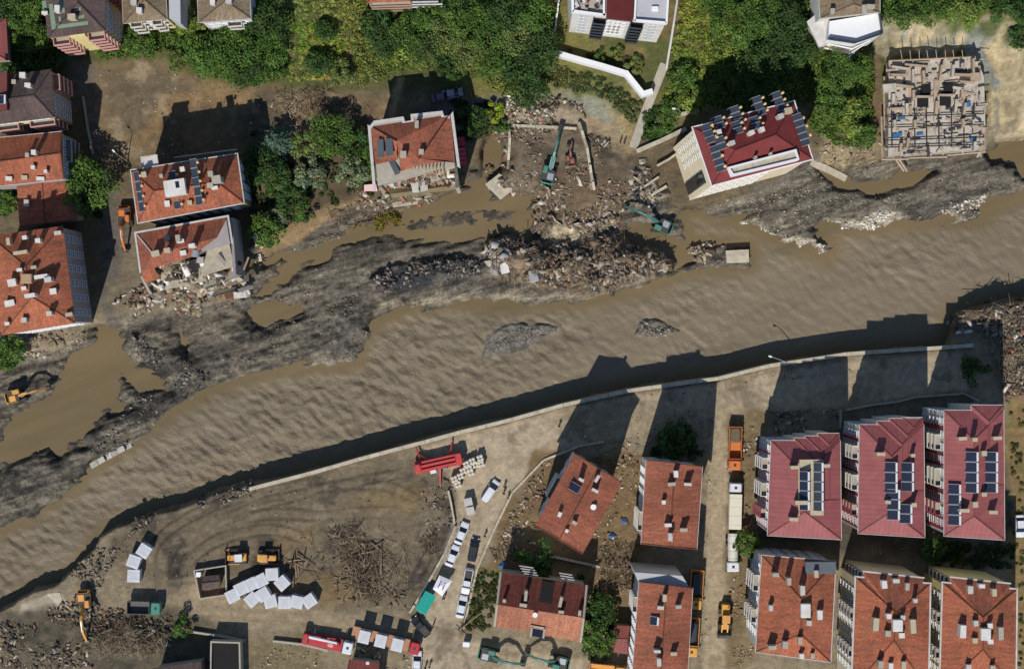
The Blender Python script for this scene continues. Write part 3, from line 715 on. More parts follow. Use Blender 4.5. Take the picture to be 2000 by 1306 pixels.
wc = wc * (1 + 0.16 * fbm(ru / 5, rv_, 6, 5, 9) + 0.10 * fbm(ru / 8, rv_, 1.2, 3, 19))[..., None]

def water_mat():
    m = bpy.data.materials.new('silty_water'); m.use_nodes = True
    t = m.node_tree; N = t.nodes; L = t.links; b = N['Principled BSDF']
    b.inputs['Roughness'].default_value = 0.42; b.inputs['IOR'].default_value = 1.33; b.inputs['Specular IOR Level'].default_value = 0.35
    a = N.new('ShaderNodeAttribute'); a.attribute_name = 'Col'
    L.new(a.outputs['Color'], b.inputs['Base Color'])
    f = N.new('ShaderNodeAttribute'); f.attribute_name = 'chop'
    tc = N.new('ShaderNodeTexCoord')
    mp = N.new('ShaderNodeMapping'); mp.inputs['Rotation'].default_value = (0, 0, R(-38)); mp.inputs['Scale'].default_value = (0.45, 1.0, 1.0)
    mp.vector_type = 'TEXTURE'; mp.inputs['Scale'].default_value = (1.7, 1.0, 1.0)
    L.new(tc.outputs['Object'], mp.inputs[0])
    n = N.new('ShaderNodeTexNoise'); n.inputs['Scale'].default_value = 2.9; n.inputs['Detail'].default_value = 5; n.inputs['Distortion'].default_value = 0.8; L.new(mp.outputs[0], n.inputs['Vector'])
    bp = N.new('ShaderNodeBump'); bp.inputs['Distance'].default_value = 0.3
    L.new(n.outputs['Fac'], bp.inputs['Height']); L.new(f.outputs['Fac'], bp.inputs['Strength']); L.new(bp.outputs[0], b.inputs['Normal'])
    return m
river = np_mesh('river', np.stack([RX, RY, RZ], -1).reshape(-1, 3)[used], remap[rq], water_mat(), wc.reshape(-1, 3)[used], smoothf=True)
at = river.data.attributes.new('chop', 'FLOAT', 'POINT'); at.data.foreach_set('value', (0.12 + 0.88 * choppy).ravel()[used].astype(np.float32))
tag(river, 'silt-brown river in flood, with muddy side pools', kind='structure')
# ------------------------------------------------------------------ building kit
M_white = mat('white_render', (210, 206, 198), 0.85, var=0.1, scale=0.8, dirt=0.45, dirt_rgb=(150, 140, 124))
M_cream = mat('cream_render', (220, 205, 172), 0.85, var=0.08, scale=0.8, dirt=0.25, dirt_rgb=(150, 138, 112))
M_yellow = mat('yellow_render', (222, 204, 140), 0.85, var=0.07, scale=0.8, dirt=0.2)
M_pink = mat('pink_render', (206, 150, 140), 0.85, var=0.08, scale=1.0, dirt=0.2)
M_mauvew = mat('plum_render', (150, 62, 74), 0.85, var=0.08, scale=1.0)
M_grey = mat('grey_render', (158, 150, 148), 0.85, var=0.10, scale=0.7, dirt=0.3, dirt_rgb=(120, 110, 100))
M_tan = mat('tan_render', (170, 140, 108), 0.85, var=0.10, scale=0.7, dirt=0.2)
M_olive = mat('stained_render', (146, 132, 96), 0.9, var=0.14, scale=0.7, dirt=0.4, dirt_rgb=(110, 96, 70))
M_conc = mat('concrete', (168, 160, 144), 0.9, var=0.14, scale=1.1, bump=0.2, dirt=0.35, dirt_rgb=(122, 110, 90))
M_concl = mat('pale_concrete', (186, 176, 154), 0.9, var=0.18, scale=1.1, bump=0.3, dirt=0.6, dirt_rgb=(132, 118, 96))
M_screed = mat('roof_screed', (178, 178, 178), 0.9, var=0.08, scale=0.6, dirt=0.25, dirt_rgb=(120, 120, 116))
M_frame = mat('white_pvc', (226, 226, 224), 0.5, var=0.04)
M_glass = mat('window_glass', (34, 40, 48), 0.08, var=0.2, scale=0.6, spec=0.6)
M_gut = mat('gutter_paint', (190, 187, 180), 0.6, var=0.12, scale=1.0, dirt=0.45)
M_dark = mat('dark_void', (26, 25, 24), 0.9, var=0.2)
M_panel = mat('solar_glass', (34, 40, 56), 0.35, var=0.2, scale=1.2, spec=0.4)
M_panelg = mat('solar_glass_grey', (54, 60, 68), 0.35, var=0.2, scale=1.2, spec=0.45)
M_alu = mat('aluminium', (196, 198, 200), 0.35, metal=0.6, var=0.06)
M_tank = mat('tank_sheet', (228, 226, 220), 0.35, metal=0.2, var=0.06)
M_tanky = mat('tank_yellow', (212, 178, 124), 0.5, var=0.1)
M_beige = mat('beige_render', (182, 170, 142), 0.9, var=0.1, scale=0.9, dirt=0.3)
T_or1 = tile_mat('clay_tiles_orange', (178, 104, 74), (154, 90, 66), soil=0.55, seedoff=3)
T_or2 = tile_mat('clay_tiles_red', (166, 98, 74), (144, 86, 66), soil=0.55, seedoff=13)
T_or3 = tile_mat('clay_tiles_old', (168, 92, 66), (134, 74, 56), soil=0.45, seedoff=23)
T_sal = tile_mat('clay_tiles_salmon', (182, 120, 92), (160, 102, 78), soil=0.4, patch=(150, 120, 92), seedoff=33)
T_dirty = tile_mat('clay_tiles_sooty', (118, 60, 48), (84, 46, 40), soil=0.6, patch=(66, 50, 42), seedoff=43)
T_brown = tile_mat('roof_shingle_brown', (98, 82, 76), (88, 74, 70), soil=0.2, patch=(80, 70, 62), seedoff=53)
T_tan = tile_mat('roof_shingle_tan', (142, 124, 98), (124, 108, 86), soil=0.3, patch=(104, 92, 76), seedoff=63)
S_mauve = seam_mat('sheet_roof_plum', (146, 82, 80))
S_red = seam_mat('sheet_roof_red', (122, 50, 46), 0.6)
S_rust = seam_mat('sheet_roof_rust', (132, 70, 62), 0.8)
S_grey = seam_mat('sheet_roof_grey', (112, 120, 124), 0.7)
S_green = mat('green_sheet', (120, 140, 112), 0.6, var=0.1)

def inset(poly, d):
    n = len(poly); out = []
    a = sum(poly[i][0] * poly[(i + 1) % n][1] - poly[(i + 1) % n][0] * poly[i][1] for i in range(n))
    sgn = 1 if a > 0 else -1
    for i in range(n):
        p0, p1, p2 = poly[i - 1], poly[i], poly[(i + 1) % n]
        e1 = Vector((p1[0] - p0[0], p1[1] - p0[1])).normalized(); e2 = Vector((p2[0] - p1[0], p2[1] - p1[1])).normalized()
        n1 = Vector((-e1.y, e1.x)) * sgn; n2 = Vector((-e2.y, e2.x)) * sgn
        b = n1 + n2; b = b / max(0.3, b.dot(n1)) if b.length > 1e-6 else n1
        out.append((p1[0] + b.x * d, p1[1] + b.y * d))
    return out

_WIN = {}
def win_mesh(w_, h_, key='std', fm=None, gm=None):
    k = (round(w_, 2), round(h_, 2), key)
    if k not in _WIN:
        f = MB(); t = 0.09
        f.box((0, 0.06, h_ / 2 - t / 2), (w_, 0.14, t)).box((0, 0.08, -h_ / 2 + t / 2), (w_ + 0.16, 0.2, t))
        f.box((-w_ / 2 + t / 2, 0.06, 0), (t, 0.14, h_ - 2 * t)).box((w_ / 2 - t / 2, 0.06, 0), (t, 0.14, h_ - 2 * t)).box((0, 0.05, 0), (t * .8, 0.1, h_ - 2 * t))
        p = MB().box((0, 0.02, 0), (w_ - t, 0.05, h_ - t))
        fm_ = f.mesh('window'); fm_.materials.append(fm or M_frame)
        pm_ = p.mesh('pane'); pm_.materials.append(gm or M_glass)
        _WIN[k] = (fm_, pm_)
    return _WIN[k]

_CH = {}
class Bld:
    """a building: an Empty at the base, parts under it. Eave corners are survey pixels at eave height, order NW NE SE SW"""
    def __init__(s, name, label, eave, h, z0=None, over=0.45, cat='building'):
        cx = sum(p[0] for p in eave) / len(eave); cy = sum(p[1] for p in eave) / len(eave)
        if z0 is None:
            g = G(cx, cy); z0 = g[2]
        s.z0 = z0; s.h = h; s.ez = z0 + h
        s.eave = PX(eave, s.ez)
        c = (sum(p[0] for p in s.eave) / len(s.eave), sum(p[1] for p in s.eave) / len(s.eave))
        s.c = c
        s.root = empty(name, (c[0], c[1], z0)); tag(s.root, label, cat, 'buildings on both banks of the river')
        s.E = [(p[0] - c[0], p[1] - c[1]) for p in s.eave]           # local eave polygon
        s.Wp = inset(s.E, over)
        s.tris = []
    def L(s, px, py, z):                                             # pixel at absolute height z -> local xyz
        x, y = W(px, py, z); return (x - s.c[0], y - s.c[1], z - s.z0)
    def walls(s, m, base=-2.0, top=0.0, band=None, name='wall'):
        b = MB().prism(s.Wp, base, s.h - 0.12 + top); b.build(name, m, s.root)
        if band:
            n = max(1, int(round(s.h / 3.0)))
            for k in range(1, n):
                q = inset(s.Wp, -0.06); MB().prism(q, k * s.h / n - 0.12, k * s.h / n + 0.12).build('floor_band', band, s.root)
    def face(s, mb, pts):                                            # eave edge first: sets the tile frame
        o = len(mb.v); mb.v += pts; mb.f.append(tuple(range(o, o + len(pts)))); mb.m.append(0)
        e = (Vector(pts[1]) - Vector(pts[0])).normalized()
        nrm = e.cross(Vector(pts[2]) - Vector(pts[0])).normalized(); up = nrm.cross(e)
        if mb.uv is None: mb.uv = []
        for p in pts: mb.uv.append((Vector(p).dot(e), Vector(p).dot(up)))
        for i in range(1, len(pts) - 1): s.tris.append((pts[0], pts[i], pts[i + 1]))
    def roof_on(s, E, ez, A, B, axis, m, name='roof', gut=M_gut, gw=0.14, z_off=0.0, gh=0.22):
        """E local eave polygon NW NE SE SW, A B local ridge ends (x,y,z)"""
        NW, NE, SE, SW = [(p[0], p[1], ez) for p in E]
        mb = MB()
        if axis == 'v':
            s.face(mb, [NW, SW, B, A]); s.face(mb, [SE, NE, A, B]); s.face(mb, [NE, NW, A]); s.face(mb, [SW, SE, B])
        else:
            s.face(mb, [NE, NW, A, B]); s.face(mb, [SW, SE, B, A]); s.face(mb, [NW, SW, A]); s.face(mb, [SE, NE, B])
        # underside
        o = len(mb.v); mb.v += [(p[0], p[1], ez - 0.12) for p in E]; mb.f.append((o, o + 1, o + 2, o + 3)); mb.m.append(0)
        mb.uv += [(0, 0)] * 4
        r = mb.build(name, m, s.root)
        rid = MB()
        def cap(p, q):
            if (Vector(p) - Vector(q)).length > 0.3: rid.tube(p, q, 0.13, n=5)
        cap(A, B)
        for p, q in (((NW, A), (SW, B if axis == 'v' else A), (NE, A if axis == 'v' else B), (SE, B))): cap(p, q)
        if rid.v: rid.build('ridge_cap', m, r)
        if gut: 
            g = MB()
            out = inset(E, -gw)
            for i in range(4):
                j = (i + 1) % 4
                g.prism([E[i], E[j], out[j], out[i]], ez - gh, ez + 0.06)
            g.build('gutter', gut, s.root)
        return r
    def roof(s, ridge, axis, rise, m, **k):
        zr = s.ez + rise
        A = s.L(*ridge[0], zr); B = s.L(*ridge[1], zr)
        return s.roof_on(s.E, s.h, A, B, axis, m, **k)
    def flat(s, m, parapet=0.5, pw=0.25, pm=None, name='roof'):
        MB().prism(inset(s.E, pw), s.h - 0.2, s.h).build(name, m, s.root)
        inn = inset(s.E, pw); g = MB(); n = len(s.E)
        for i in range(n):
            j = (i + 1) % n; g.prism([s.E[i], s.E[j], inn[j], inn[i]], s.h - 0.5, s.h + parapet)
        g.build('parapet', pm or M_gut, s.root)
        e = inset(s.E, pw)
        for i in range(1, n - 1): s.tris.append((e[0] + (s.h,), e[i] + (s.h,), e[i + 1] + (s.h,)))
    def rz_(s, x, y):
        best = s.h
        for a, b, c in s.tris:
            d = (b[1] - c[1]) * (a[0] - c[0]) + (c[0] - b[0]) * (a[1] - c[1])
            if abs(d) < 1e-9: continue
            u = ((b[1] - c[1]) * (x - c[0]) + (c[0] - b[0]) * (y - c[1])) / d
            v = ((c[1] - a[1]) * (x - c[0]) + (a[0] - c[0]) * (y - c[1])) / d
            if u > -0.02 and v > -0.02 and u + v < 1.02: best = max(best, u * a[2] + v * b[2] + (1 - u - v) * c[2])
        return best
    def on(s, px, py, up=0.0):
        """pixel on the roof surface -> local xyz"""
        z = s.ez + 1.0
        for _ in range(3):
            x, y, _q = s.L(px, py, z + up); z = s.z0 + s.rz_(x, y)
        return (x, y, z - s.z0)
    def chimneys(s, lst, m=None, w_=0.7, d_=0.7, h_=1.5, rz=0.0):
        m0_ = m
        for q_, it in enumerate(lst):
            px, py = it[0], it[1]
            m = m0_ or (M_white, M_gut, M_white, M_beige, M_conc)[int(px * 7 + py) % 5]
            w1, d1, h1 = (it[2], it[3], it[4]) if len(it) > 4 else (w_, d_, h_)
            x, y, z = s.on(px, py, h1)
            h1 = round(h1 * (1.05 + .5 * ((px * 13 + py * 7) % 10) / 10), 2); w1 = round(w1 * (.85 + .3 * ((px * 3 + py) % 7) / 7), 2)
            k = (w1, d1, h1, m.name if m else '')
            if k not in _CH:
                b = MB().box((0, 0, h1 / 2 - 0.5), (w1, d1, h1 + 1.0)).box((0, 0, h1 + 0.07), (w1 + 0.12, d1 + 0.12, 0.14))
                me = b.mesh('chimney'); me.materials.append(m or M_white); me.materials.append(M_dark); _CH[k] = me
            link('chimney', _CH[k], s.root, (x, y, z), rz + R((px * 5 + py * 3) % 9 - 4))
    def windows(s, side, rows, cols, w_=1.2, h_=1.4, z1=1.6, dz=3.0, m0=0.08, m1=0.92, skip=(), key='std', fm=None, gm=None):
        n = len(s.Wp); a = s.Wp[side]; b = s.Wp[(side + 1) % n]
        ang_ = math.atan2(b[1] - a[1], b[0] - a[0])
        fm_, pm_ = win_mesh(w_, h_, key, fm, gm)
        # outward is to the left of the run NW->NE (clockwise polygon)
        for r in range(rows):
            for c in range(cols):
                if (r, c) in skip: continue
                t = m0 + (m1 - m0) * (c + 0.5) / cols
                x = a[0] + (b[0] - a[0]) * t; y = a[1] + (b[1] - a[1]) * t
                o = link('window', fm_, s.root, (x, y, z1 + r * dz), ang_); link('pane', pm_, o)
    def balconies(s, side, rows, t0, t1, depth=1.2, z1=3.0, dz=3.0, m=None, fl=None, rail=1.0):
        n = len(s.Wp); a = Vector(s.Wp[side]); b = Vector(s.Wp[(side + 1) % n]); e = (b - a); ln = e.length; e.normalize()
        ang_ = math.atan2(e.y, e.x); w_ = ln * (t1 - t0); mid = a + e * ln * (t0 + t1) / 2
        bb = MB().box((0, depth / 2, 0), (w_, depth, 0.16), mi=1).box((0, depth - 0.08, rail / 2), (w_, 0.14, rail)).box((-w_ / 2 + 0.07, depth / 2 - .08, rail / 2), (0.14, depth - .16, rail)).box((w_ / 2 - 0.07, depth / 2 - .08, rail / 2), (0.14, depth - .16, rail))
        me = bb.mesh('balcony'); me.materials.append(m or M_pink); me.materials.append(fl or M_conc)
        for r in range(rows): link('balcony', me, s.root, (mid.x, mid.y, z1 + r * dz), ang_)
    def solar(s, px, py, w_, l_, rz=0.0, tilt=0.35, m=None, tank='bar', tm=None, up=0.35, n=1):
        """n collectors in a row (along local y), low edge at -x, heater tank at the high edge"""
        key = ('sol', w_, l_, tilt, m.name if m else '', tank)
        if key not in _CH:
            p = MB(); hh = math.sin(tilt) * w_
            p.box((0, 0, up + hh / 2), (w_, l_ - 0.08, 0.09), ry=-tilt)
            f = MB()
            f.box((w_ / 2 * math.cos(tilt), 0, up + hh - .03), (.07, l_ - .06, .07))
            for q in (-l_ / 2 + .06, l_ / 2 - .06): f.box((0, q, up + hh / 2 + .01), (w_ + .1, 0.07, 0.13), ry=-tilt); f.box((w_ / 2 * math.cos(tilt), q, (up + hh) / 2 - .6), (0.07, 0.07, up + hh + 1.2)); f.box((-w_ / 2 * math.cos(tilt), q, up / 2 - .6), (0.07, 0.07, up + 1.2))
            tk = MB()
            if tank == 'bar': tk.tube((w_ / 2 + .12, -l_ / 2 + .1, up + hh + .1), (w_ / 2 + .12, l_ / 2 - .1, up + hh + .1), 0.2, n=8)
            elif tank == 'ball': tk.tube((w_ / 2 + .3, 0, up + hh - .1), (w_ / 2 + .3, 0, up + hh + .55), 0.25, n=10); tk.ball((w_ / 2 + .3, 0, up + hh + .55), 0.25, 10, 5, sz=.5)
            ms = []
            for b_, nm, mm in ((p, 'solar_panel', m or M_panel), (f, 'panel_frame', M_alu), (tk, 'water_tank', tm or (M_tank if tank == 'bar' else M_tanky))):
                if b_.v: me = b_.mesh(nm); me.materials.append(mm); ms.append((nm, me))
            _CH[key] = ms
        ca, sa = math.cos(rz), math.sin(rz)
        x0, y0, z0 = s.on(px, py, 0.8)
        for i in range(n):
            off = (i - (n - 1) / 2) * l_
            x = x0 - sa * off; y = y0 + ca * off
            z = max(z0 - .3, s.rz_(x, y))
            ms = _CH[key]; o = link(ms[0][0], ms[0][1], s.root, (x, y, z), rz)
            for nm, me in ms[1:]: link(nm, me, o)
    def part(s, name, mb, m, **k): return mb.build(name, m, s.root, **k)

def hd(dx, dy): return math.atan2(-dy, dx)        # heading of a pixel direction
# ================================================================== buildings, south-east estate
# three blocks with plum sheet-metal roofs; stepped north fronts
def plum_block(label, x0t, yNL, xR, steps, bot, left_bot, h, solar_cols, chims, bright_top=False):
    b = Bld('apartment_block', label, [(x0t, yNL), (xR, yNL), (xR + 2, bot), (left_bot, bot - 8)], h, over=0.35)
    b.walls(M_white, band=None)
    E = b.E; wdt = E[1][0] - E[0][0]; rise = wdt / 2 * 0.42
    mx = (x0t + left_bot + 2 * xR + 2) / 4
    b.roof([(mx, yNL + (xR - x0t) * 0.50), (mx, bot - (xR - x0t) * 0.40)], 'v', rise, S_mauve, gut=M_gut, gw=0.1)
    # stepped bays: each reaches further north
    NE = E[1]
    for k, (sx_, sy_) in enumerate(steps):
        x, y, _ = b.L(sx_, sy_, b.ez)
        xr = NE[0] - 0.04 * (k + 1)
        ym = -2.0
        Ee = [(x, y), (xr, y), (xr, ym), (x, ym)]
        hw = (xr - x) / 2; rr_ = hw * 0.42
        b.roof_on(Ee, b.h - 0.012 * (k + 1), ((x + xr) / 2, y - hw, b.h + rr_), ((x + xr) / 2, ym, b.h + rr_), 'v', S_mauve, name='roof_bay', gut=None)
        MB().prism([(x + .35, y - .35), (xr - .35, y - .35), (xr - .35, ym), (x + .35, ym)], -2, b.h - 0.15 - 0.02 * k).build('wall_bay', M_white, b.root)
        g = MB().prism([(x - .1, y), (xr, y), (xr, y + .1), (x - .1, y + .1)], b.h - .2, b.h + .05).prism([(x - .1, y), (x, y), (x, y - 2.2), (x - .1, y - 2.2)], b.h - .2, b.h + .05)
        g.build('gutter', M_gut, b.root)
    # west front: plum bands, white piers, windows and balconies
    W0 = b.Wp
    a, c = Vector(W0[3]), Vector(W0[0]); e = c - a; ln = e.length
    for k, (t0, t1) in enumerate(((0.02, 0.12), (0.27, 0.36), (0.55, 0.66), (0.83, 0.9))):
        q0 = a + e * t0; q1 = a + e * t1; nrm = Vector((-e.y, e.x)).normalized() * 0.05
        MB().prism([tuple(q0), tuple(q1), tuple(q1 + nrm), tuple(q0 + nrm)], 0.5, b.h - .3).build('plum_panel', M_mauvew, b.root)
    nst = int(h // 3)
    b.windows(3, nst, 9, 1.3, 1.5, 1.7, 3.0, 0.03, 0.97)
    b.balconies(3, nst - 1, 0.38, 0.53, 1.3, 3.0, 3.0, M_white); b.balconies(3, nst - 1, 0.68, 0.81, 1.3, 3.0, 3.0, M_white); b.balconies(3, nst - 1, 0.14, 0.25, 1.3, 3.0, 3.0, M_mauvew)
    b.windows(0, nst, 4, 1.2, 1.4, 1.7, 3.0, 0.02, 0.3)
    for (px, py, n, l_) in solar_cols: b.solar(px, py, 1.9, l_, 0.0, 0.4, M_panel, 'bar', n=n)
    b.chimneys(chims, M_beige)
    return b
p1 = plum_block('plum-roofed block with a beige flat terrace set into its roof', 1506, 860, 1641, [(1551, 855), (1572, 851), (1597, 846)], 1053, 1499, 17.5,
           [], [(1551, 912, 1.5, .5, 1.6), (1614, 909, 1.1, .5, 1.6), (1565, 981, 1.9, .6, 1.7), (1549, 1013, 1.4, .5, 1.6)])
# roof terrace with collectors on the first of them
_x0, _y0, _ = p1.L(1560, 898, p1.ez + 2.4); _x1, _y1, _ = p1.L(1607, 1006, p1.ez + 2.4)
p1.part('roof_terrace', MB().prism([(_x0, _y0), (_x1, _y0), (_x1, _y1), (_x0, _y1)], p1.h + 0.4, p1.h + 2.3), M_beige)
p1.tris.append(((_x0, _y0, p1.h + 2.3), (_x1, _y0, p1.h + 2.3), (_x1, _y1, p1.h + 2.3))); p1.tris.append(((_x0, _y0, p1.h + 2.3), (_x0, _y1, p1.h + 2.3), (_x1, _y1, p1.h + 2.3)))
_t = MB()
for (a0, b0, a1, b1) in ((_x0, _y0, _x1, _y0), (_x1, _y0, _x1, _y1), (_x0, _y0, _x0, _y1)):
    _t.box(((a0 + a1) / 2, (b0 + b1) / 2, p1.h + 2.5), (max(.2, abs(a1 - a0)), max(.2, abs(b1 - b0)), .5))
p1.part('terrace_parapet', _t, M_beige)
p1.solar(1570, 958, 1.5, 1.8, 0, .5, M_panel, 'bar', n=4); p1.solar(1597, 950, 1.5, 1.8, 0, .5, M_panelg, 'bar', n=5)
p2 = plum_block('plum-roofed block in the middle of its row, with two rows of blue solar collectors', 1679, 829, 1804, [(1713, 822), (1737, 817), (1763, 815)], 1049, 1676, 18.5,
           [(1739, 932, 3, 1.9), (1771, 931, 3, 1.8), (1744, 985, 3, 1.9), (1768, 1003, 2, 1.8)], [(1719, 886, 1.5, .5, 1.6), (1783, 889, .7, .5, 1.6), (1734, 980, 1.0, .5, 1.4), (1784, 985, .9, .6, 1.5)])
p3 = plum_block('plum-roofed block at the east end of its row, beside the grassy track', 1844, 801, 1960, [(1897, 791)], 1054, 1844, 19.5,
           [(1897, 922, 4, 1.9), (1935, 922, 4, 1.9), (1863, 985, 4, 1.9)], [(1880, 856, 1.6, .5, 1.6), (1903, 858, .9, .6, 1.6), (1947, 855, 1.4, .5, 1.6), (1922, 885, .9, .8, 1.5), (1882, 996, 1.5, .5, 1.5), (1905, 985, .9, .9, 1.5), (1940, 1000, 1.5, .5, 1.8), (1922, 965, .8, .6, 1.3)])

# three tiled blocks below them
b = Bld('apartment_block', 'orange-tiled block nearest the street, grey sheet corner on its roof', [(1488, 1084), (1632, 1096), (1622, 1292), (1476, 1272)], 17.5)
b.walls(M_white); b.roof([(1566, 1170), (1564, 1238)], 'v', 2.8, T_or1)
b.windows(3, 5, 7, 1.4, 1.6, 1.7, 3.1); b.windows(0, 5, 5, 1.3, 1.5, 1.7, 3.1); b.balconies(3, 4, 0.25, 0.4, 1.2, 3.1, 3.1, M_white); b.balconies(3, 4, 0.6, 0.78, 1.2, 3.1, 3.1, M_white)
b.chimneys([(1514, 1121, 1.2, .6, 1.7), (1540, 1134, .7, 1.2, 2.0), (1594, 1120, .7, 1.2, 1.5), (1505, 1186, .6, .9, 1.3), (1508, 1263, 1.2, .6, 1.8), (1533, 1258, .8, 1.2, 1.8), (1567, 1152, .8, 1.6, 1.5), (1601, 1200, .8, 1.6, 1.4), (1580, 1216, .7, .8, 1.2), (1562, 1250, .7, 1.2, 1.5), (1565, 1280, .7, .8, 1.7), (1587, 1280, .6, .9, 1.5)])
_q = b.on(1574, 1192, 1.2); b.part('stair_hatch', MB().cbox((_q[0], _q[1], _q[2] + .3), (1.8, 2.6, 2.0), .1), M_white)
_q = b.on(1602, 1108, 0.6); b.part('sheet_dormer', MB().box((_q[0], _q[1], b.h + .75), (5.6, 2.2, 1.6)), S_grey)
def hip_block(label, eave, ridge, h, chims, hatch, wall):
    b = Bld('apartment_block', label, eave, h)
    b.walls(wall); b.roof(ridge, 'v', 2.9, T_or1, gw=0.3, gut=M_gut)
    b.windows(3, 6, 8, 1.2, 1.5, 1.7, 2.95); b.windows(0, 6, 4, 1.2, 1.5, 1.7, 2.95)
    b.balconies(3, 5, 0.26, 0.36, 1.0, 3.0, 2.95, M_grey); b.balconies(3, 5, 0.62, 0.72, 1.0, 3.0, 2.95, M_grey); b.balconies(0, 5, 0.02, 0.2, 1.4, 3.0, 2.95, M_white)
    b.chimneys(chims)
    _q = b.on(hatch[0], hatch[1], 1.2); b.part('stair_hatch', MB().cbox((_q[0], _q[1], _q[2] + .3), (1.8, 2.2, 2.0), .1), M_white)
    # projecting tiled gables over the north front
    NW, NE = b.E[0], b.E[1]
    x0, y0 = NW[0] + 1.4, NW[1] + 1.0; x1, y1 = NE[0] - 1.2, NE[1] + 1.0
    rA = b.L(*ridge[0], b.ez + 2.9)
    mb = MB(); b.face(mb, [(x1, y1, b.h), (x0, y0, b.h), (rA[0], rA[1] - .3, b.h + 2.97)]); b.face(mb, [(x0, y0, b.h), (NW[0] + 1.4, NW[1] - .6, b.h), (rA[0], rA[1] - .3, b.h + 2.97)]); b.face(mb, [(NE[0] - 1.2, NE[1] - .6, b.h), (x1, y1, b.h), (rA[0], rA[1] - .3, b.h + 2.97)])
    mb.build('roof_bay', T_or2, b.root)
    MB().prism([(x0, y0), (x1, y1), (NE[0] - 1.2, NE[1] - .6), (NW[0] + 1.4, NW[1] - .6)], 0, b.h - .05).build('wall_bay', wall, b.root)
    MB().prism([(x0 - .2, y0 + .02), (x1 + .2, y1 + .02), (x1 + .2, y1 + .3), (x0 - .2, y0 + .3)], b.h - .25, b.h + .1).build('gutter', M_gut, b.root)
    return b
hip_block('orange hip-roofed block with a cream side, middle of the tiled row', [(1672, 1127), (1816, 1140), (1812, 1345), (1664, 1345)], [(1751, 1197), (1746, 1250)], 18.0,
          [(1726, 1140, .8, 1.3, 1.6), (1749, 1133, 1.1, .6, 1.5), (1772, 1145, .7, 1.2, 1.6), (1787, 1172, .7, .6, 1.2), (1735, 1202, .8, .8, 1.2), (1763, 1205, .7, .7, 1.0), (1710, 1218, .8, 2.2, 1.6), (1783, 1222, .8, 2.4, 1.6), (1734, 1236, .8, .9, 1.2), (1761, 1240, .8, .8, 1.0), (1719, 1296, .7, 1.2, 1.5), (1740, 1300, .7, 1.0, 1.5), (1765, 1298, .6, 1.2, 1.5)], (1754, 1221), M_cream)
hip_block('orange hip-roofed block with a yellow side at the bottom corner by the track', [(1842, 1138), (1985, 1151), (1983, 1345), (1836, 1345)], [(1920, 1205), (1920, 1268)], 18.0,
          [(1895, 1151, .8, 1.3, 1.6), (1916, 1143, 1.0, .6, 1.4), (1941, 1156, .8, 1.2, 1.6), (1880, 1232, .9, 2.2, 1.7), (1905, 1216, .8, .9, 1.0), (1933, 1221, .7, .8, 1.0), (1954, 1236, .9, 2.2, 1.7), (1904, 1250, .8, .8, 1.0), (1934, 1252, .8, .7, 1.0), (1892, 1302, .7, .8, 1.2), (1938, 1303, .7, .8, 1.2)], (1926, 1238), M_yellow)

# ---- houses along the mud street
b = Bld('house', 'red-tiled house standing askew on the scoured plot by the road bend', [(1122, 885), (1215, 942), (1138, 1081), (1045, 1026)], 17.0, over=.5)
b.walls(M_white); b.roof([(1168, 914), (1092, 1053)], 'v', 2.2, T_or2, gut=None)
b.windows(3, 5, 5, 1.2, 1.4, 1.6, 3.2); b.windows(0, 5, 3, 1.2, 1.4, 1.6, 3.2); b.balconies(3, 4, .35, .65, 1.1, 3.2, 3.2, M_white)
_a = math.atan2(b.E[0][1] - b.E[3][1], b.E[0][0] - b.E[3][0])
b.chimneys([(1135, 936, 1.0, .4, 1.8), (1166, 934, .5, 1.3, 1.6), (1162, 957, 1.1, .4, 1.8), (1093, 1004, .5, .8, .9), (1122, 1020, .8, .5, 1.0), (1107, 1036, .5, .5, .8)], rz=_a - R(90)); b.solar(1123, 952, 2.0, 1.6, _a - R(90), .3, M_panel, None)
_q = b.on(1159, 990, 1); b.part('satellite_dish', MB().tube((_q[0], _q[1], _q[2]), (_q[0], _q[1], _q[2] + .8), .05).tube((_q[0], _q[1], _q[2] + .8), (_q[0], _q[1], _q[2] + .95), .15, .55, 12), M_frame)
b = Bld('house', 'red-tiled gabled house between the askew house and the straight mud street', [(1262, 898), (1372, 911), (1361, 1072), (1252, 1061)], 18.0, over=.5)
b.walls(M_white); b.roof([(1318, 904), (1307, 1067)], 'v', 1.6, T_or2, gut=M_gut, gw=.08)
b.windows(3, 5, 6, 1.2, 1.4, 1.6, 3.2); b.windows(0, 5, 3, 1.2, 1.4, 1.6, 3.2); b.balconies(3, 4, .1, .35, 1.1, 3.2, 3.2, M_white)
b.chimneys([(1320, 925, .6, 1.1, 1.6), (1312, 945, 1.3, .5, 1.6), (1343, 945, 1.2, .4, 1.8), (1305, 1025, 1.1, .5, 1.6), (1335, 1034, 1.1, .5, 1.7), (1309, 1048, .6, 1.3, 1.6), (1296, 980, .6, .6, 1.0)])
b = Bld('house', 'old tiled house, sooty torn northern slope and salmon southern slope', [(978, 1117), (1146, 1142), (1134, 1253), (966, 1222)], 9.0, over=.35)
b.walls(M_conc)
_A = b.L(971, 1180, b.ez + 1.9); _B = b.L(1140, 1206, b.ez + 1.9)
_n, _e, _s_, _w = [(p[0], p[1], b.h) for p in b.E]
_m = MB(); b.face(_m, [_e, _n, _A, _B]); _m.build('roof', T_dirty, b.root)
_m = MB(); b.face(_m, [_w, _s_, _B, _A]); b.face(_m, [_n, _w, _A]); b.face(_m, [_s_, _e, _B]); _m.build('roof', T_sal, b.root)
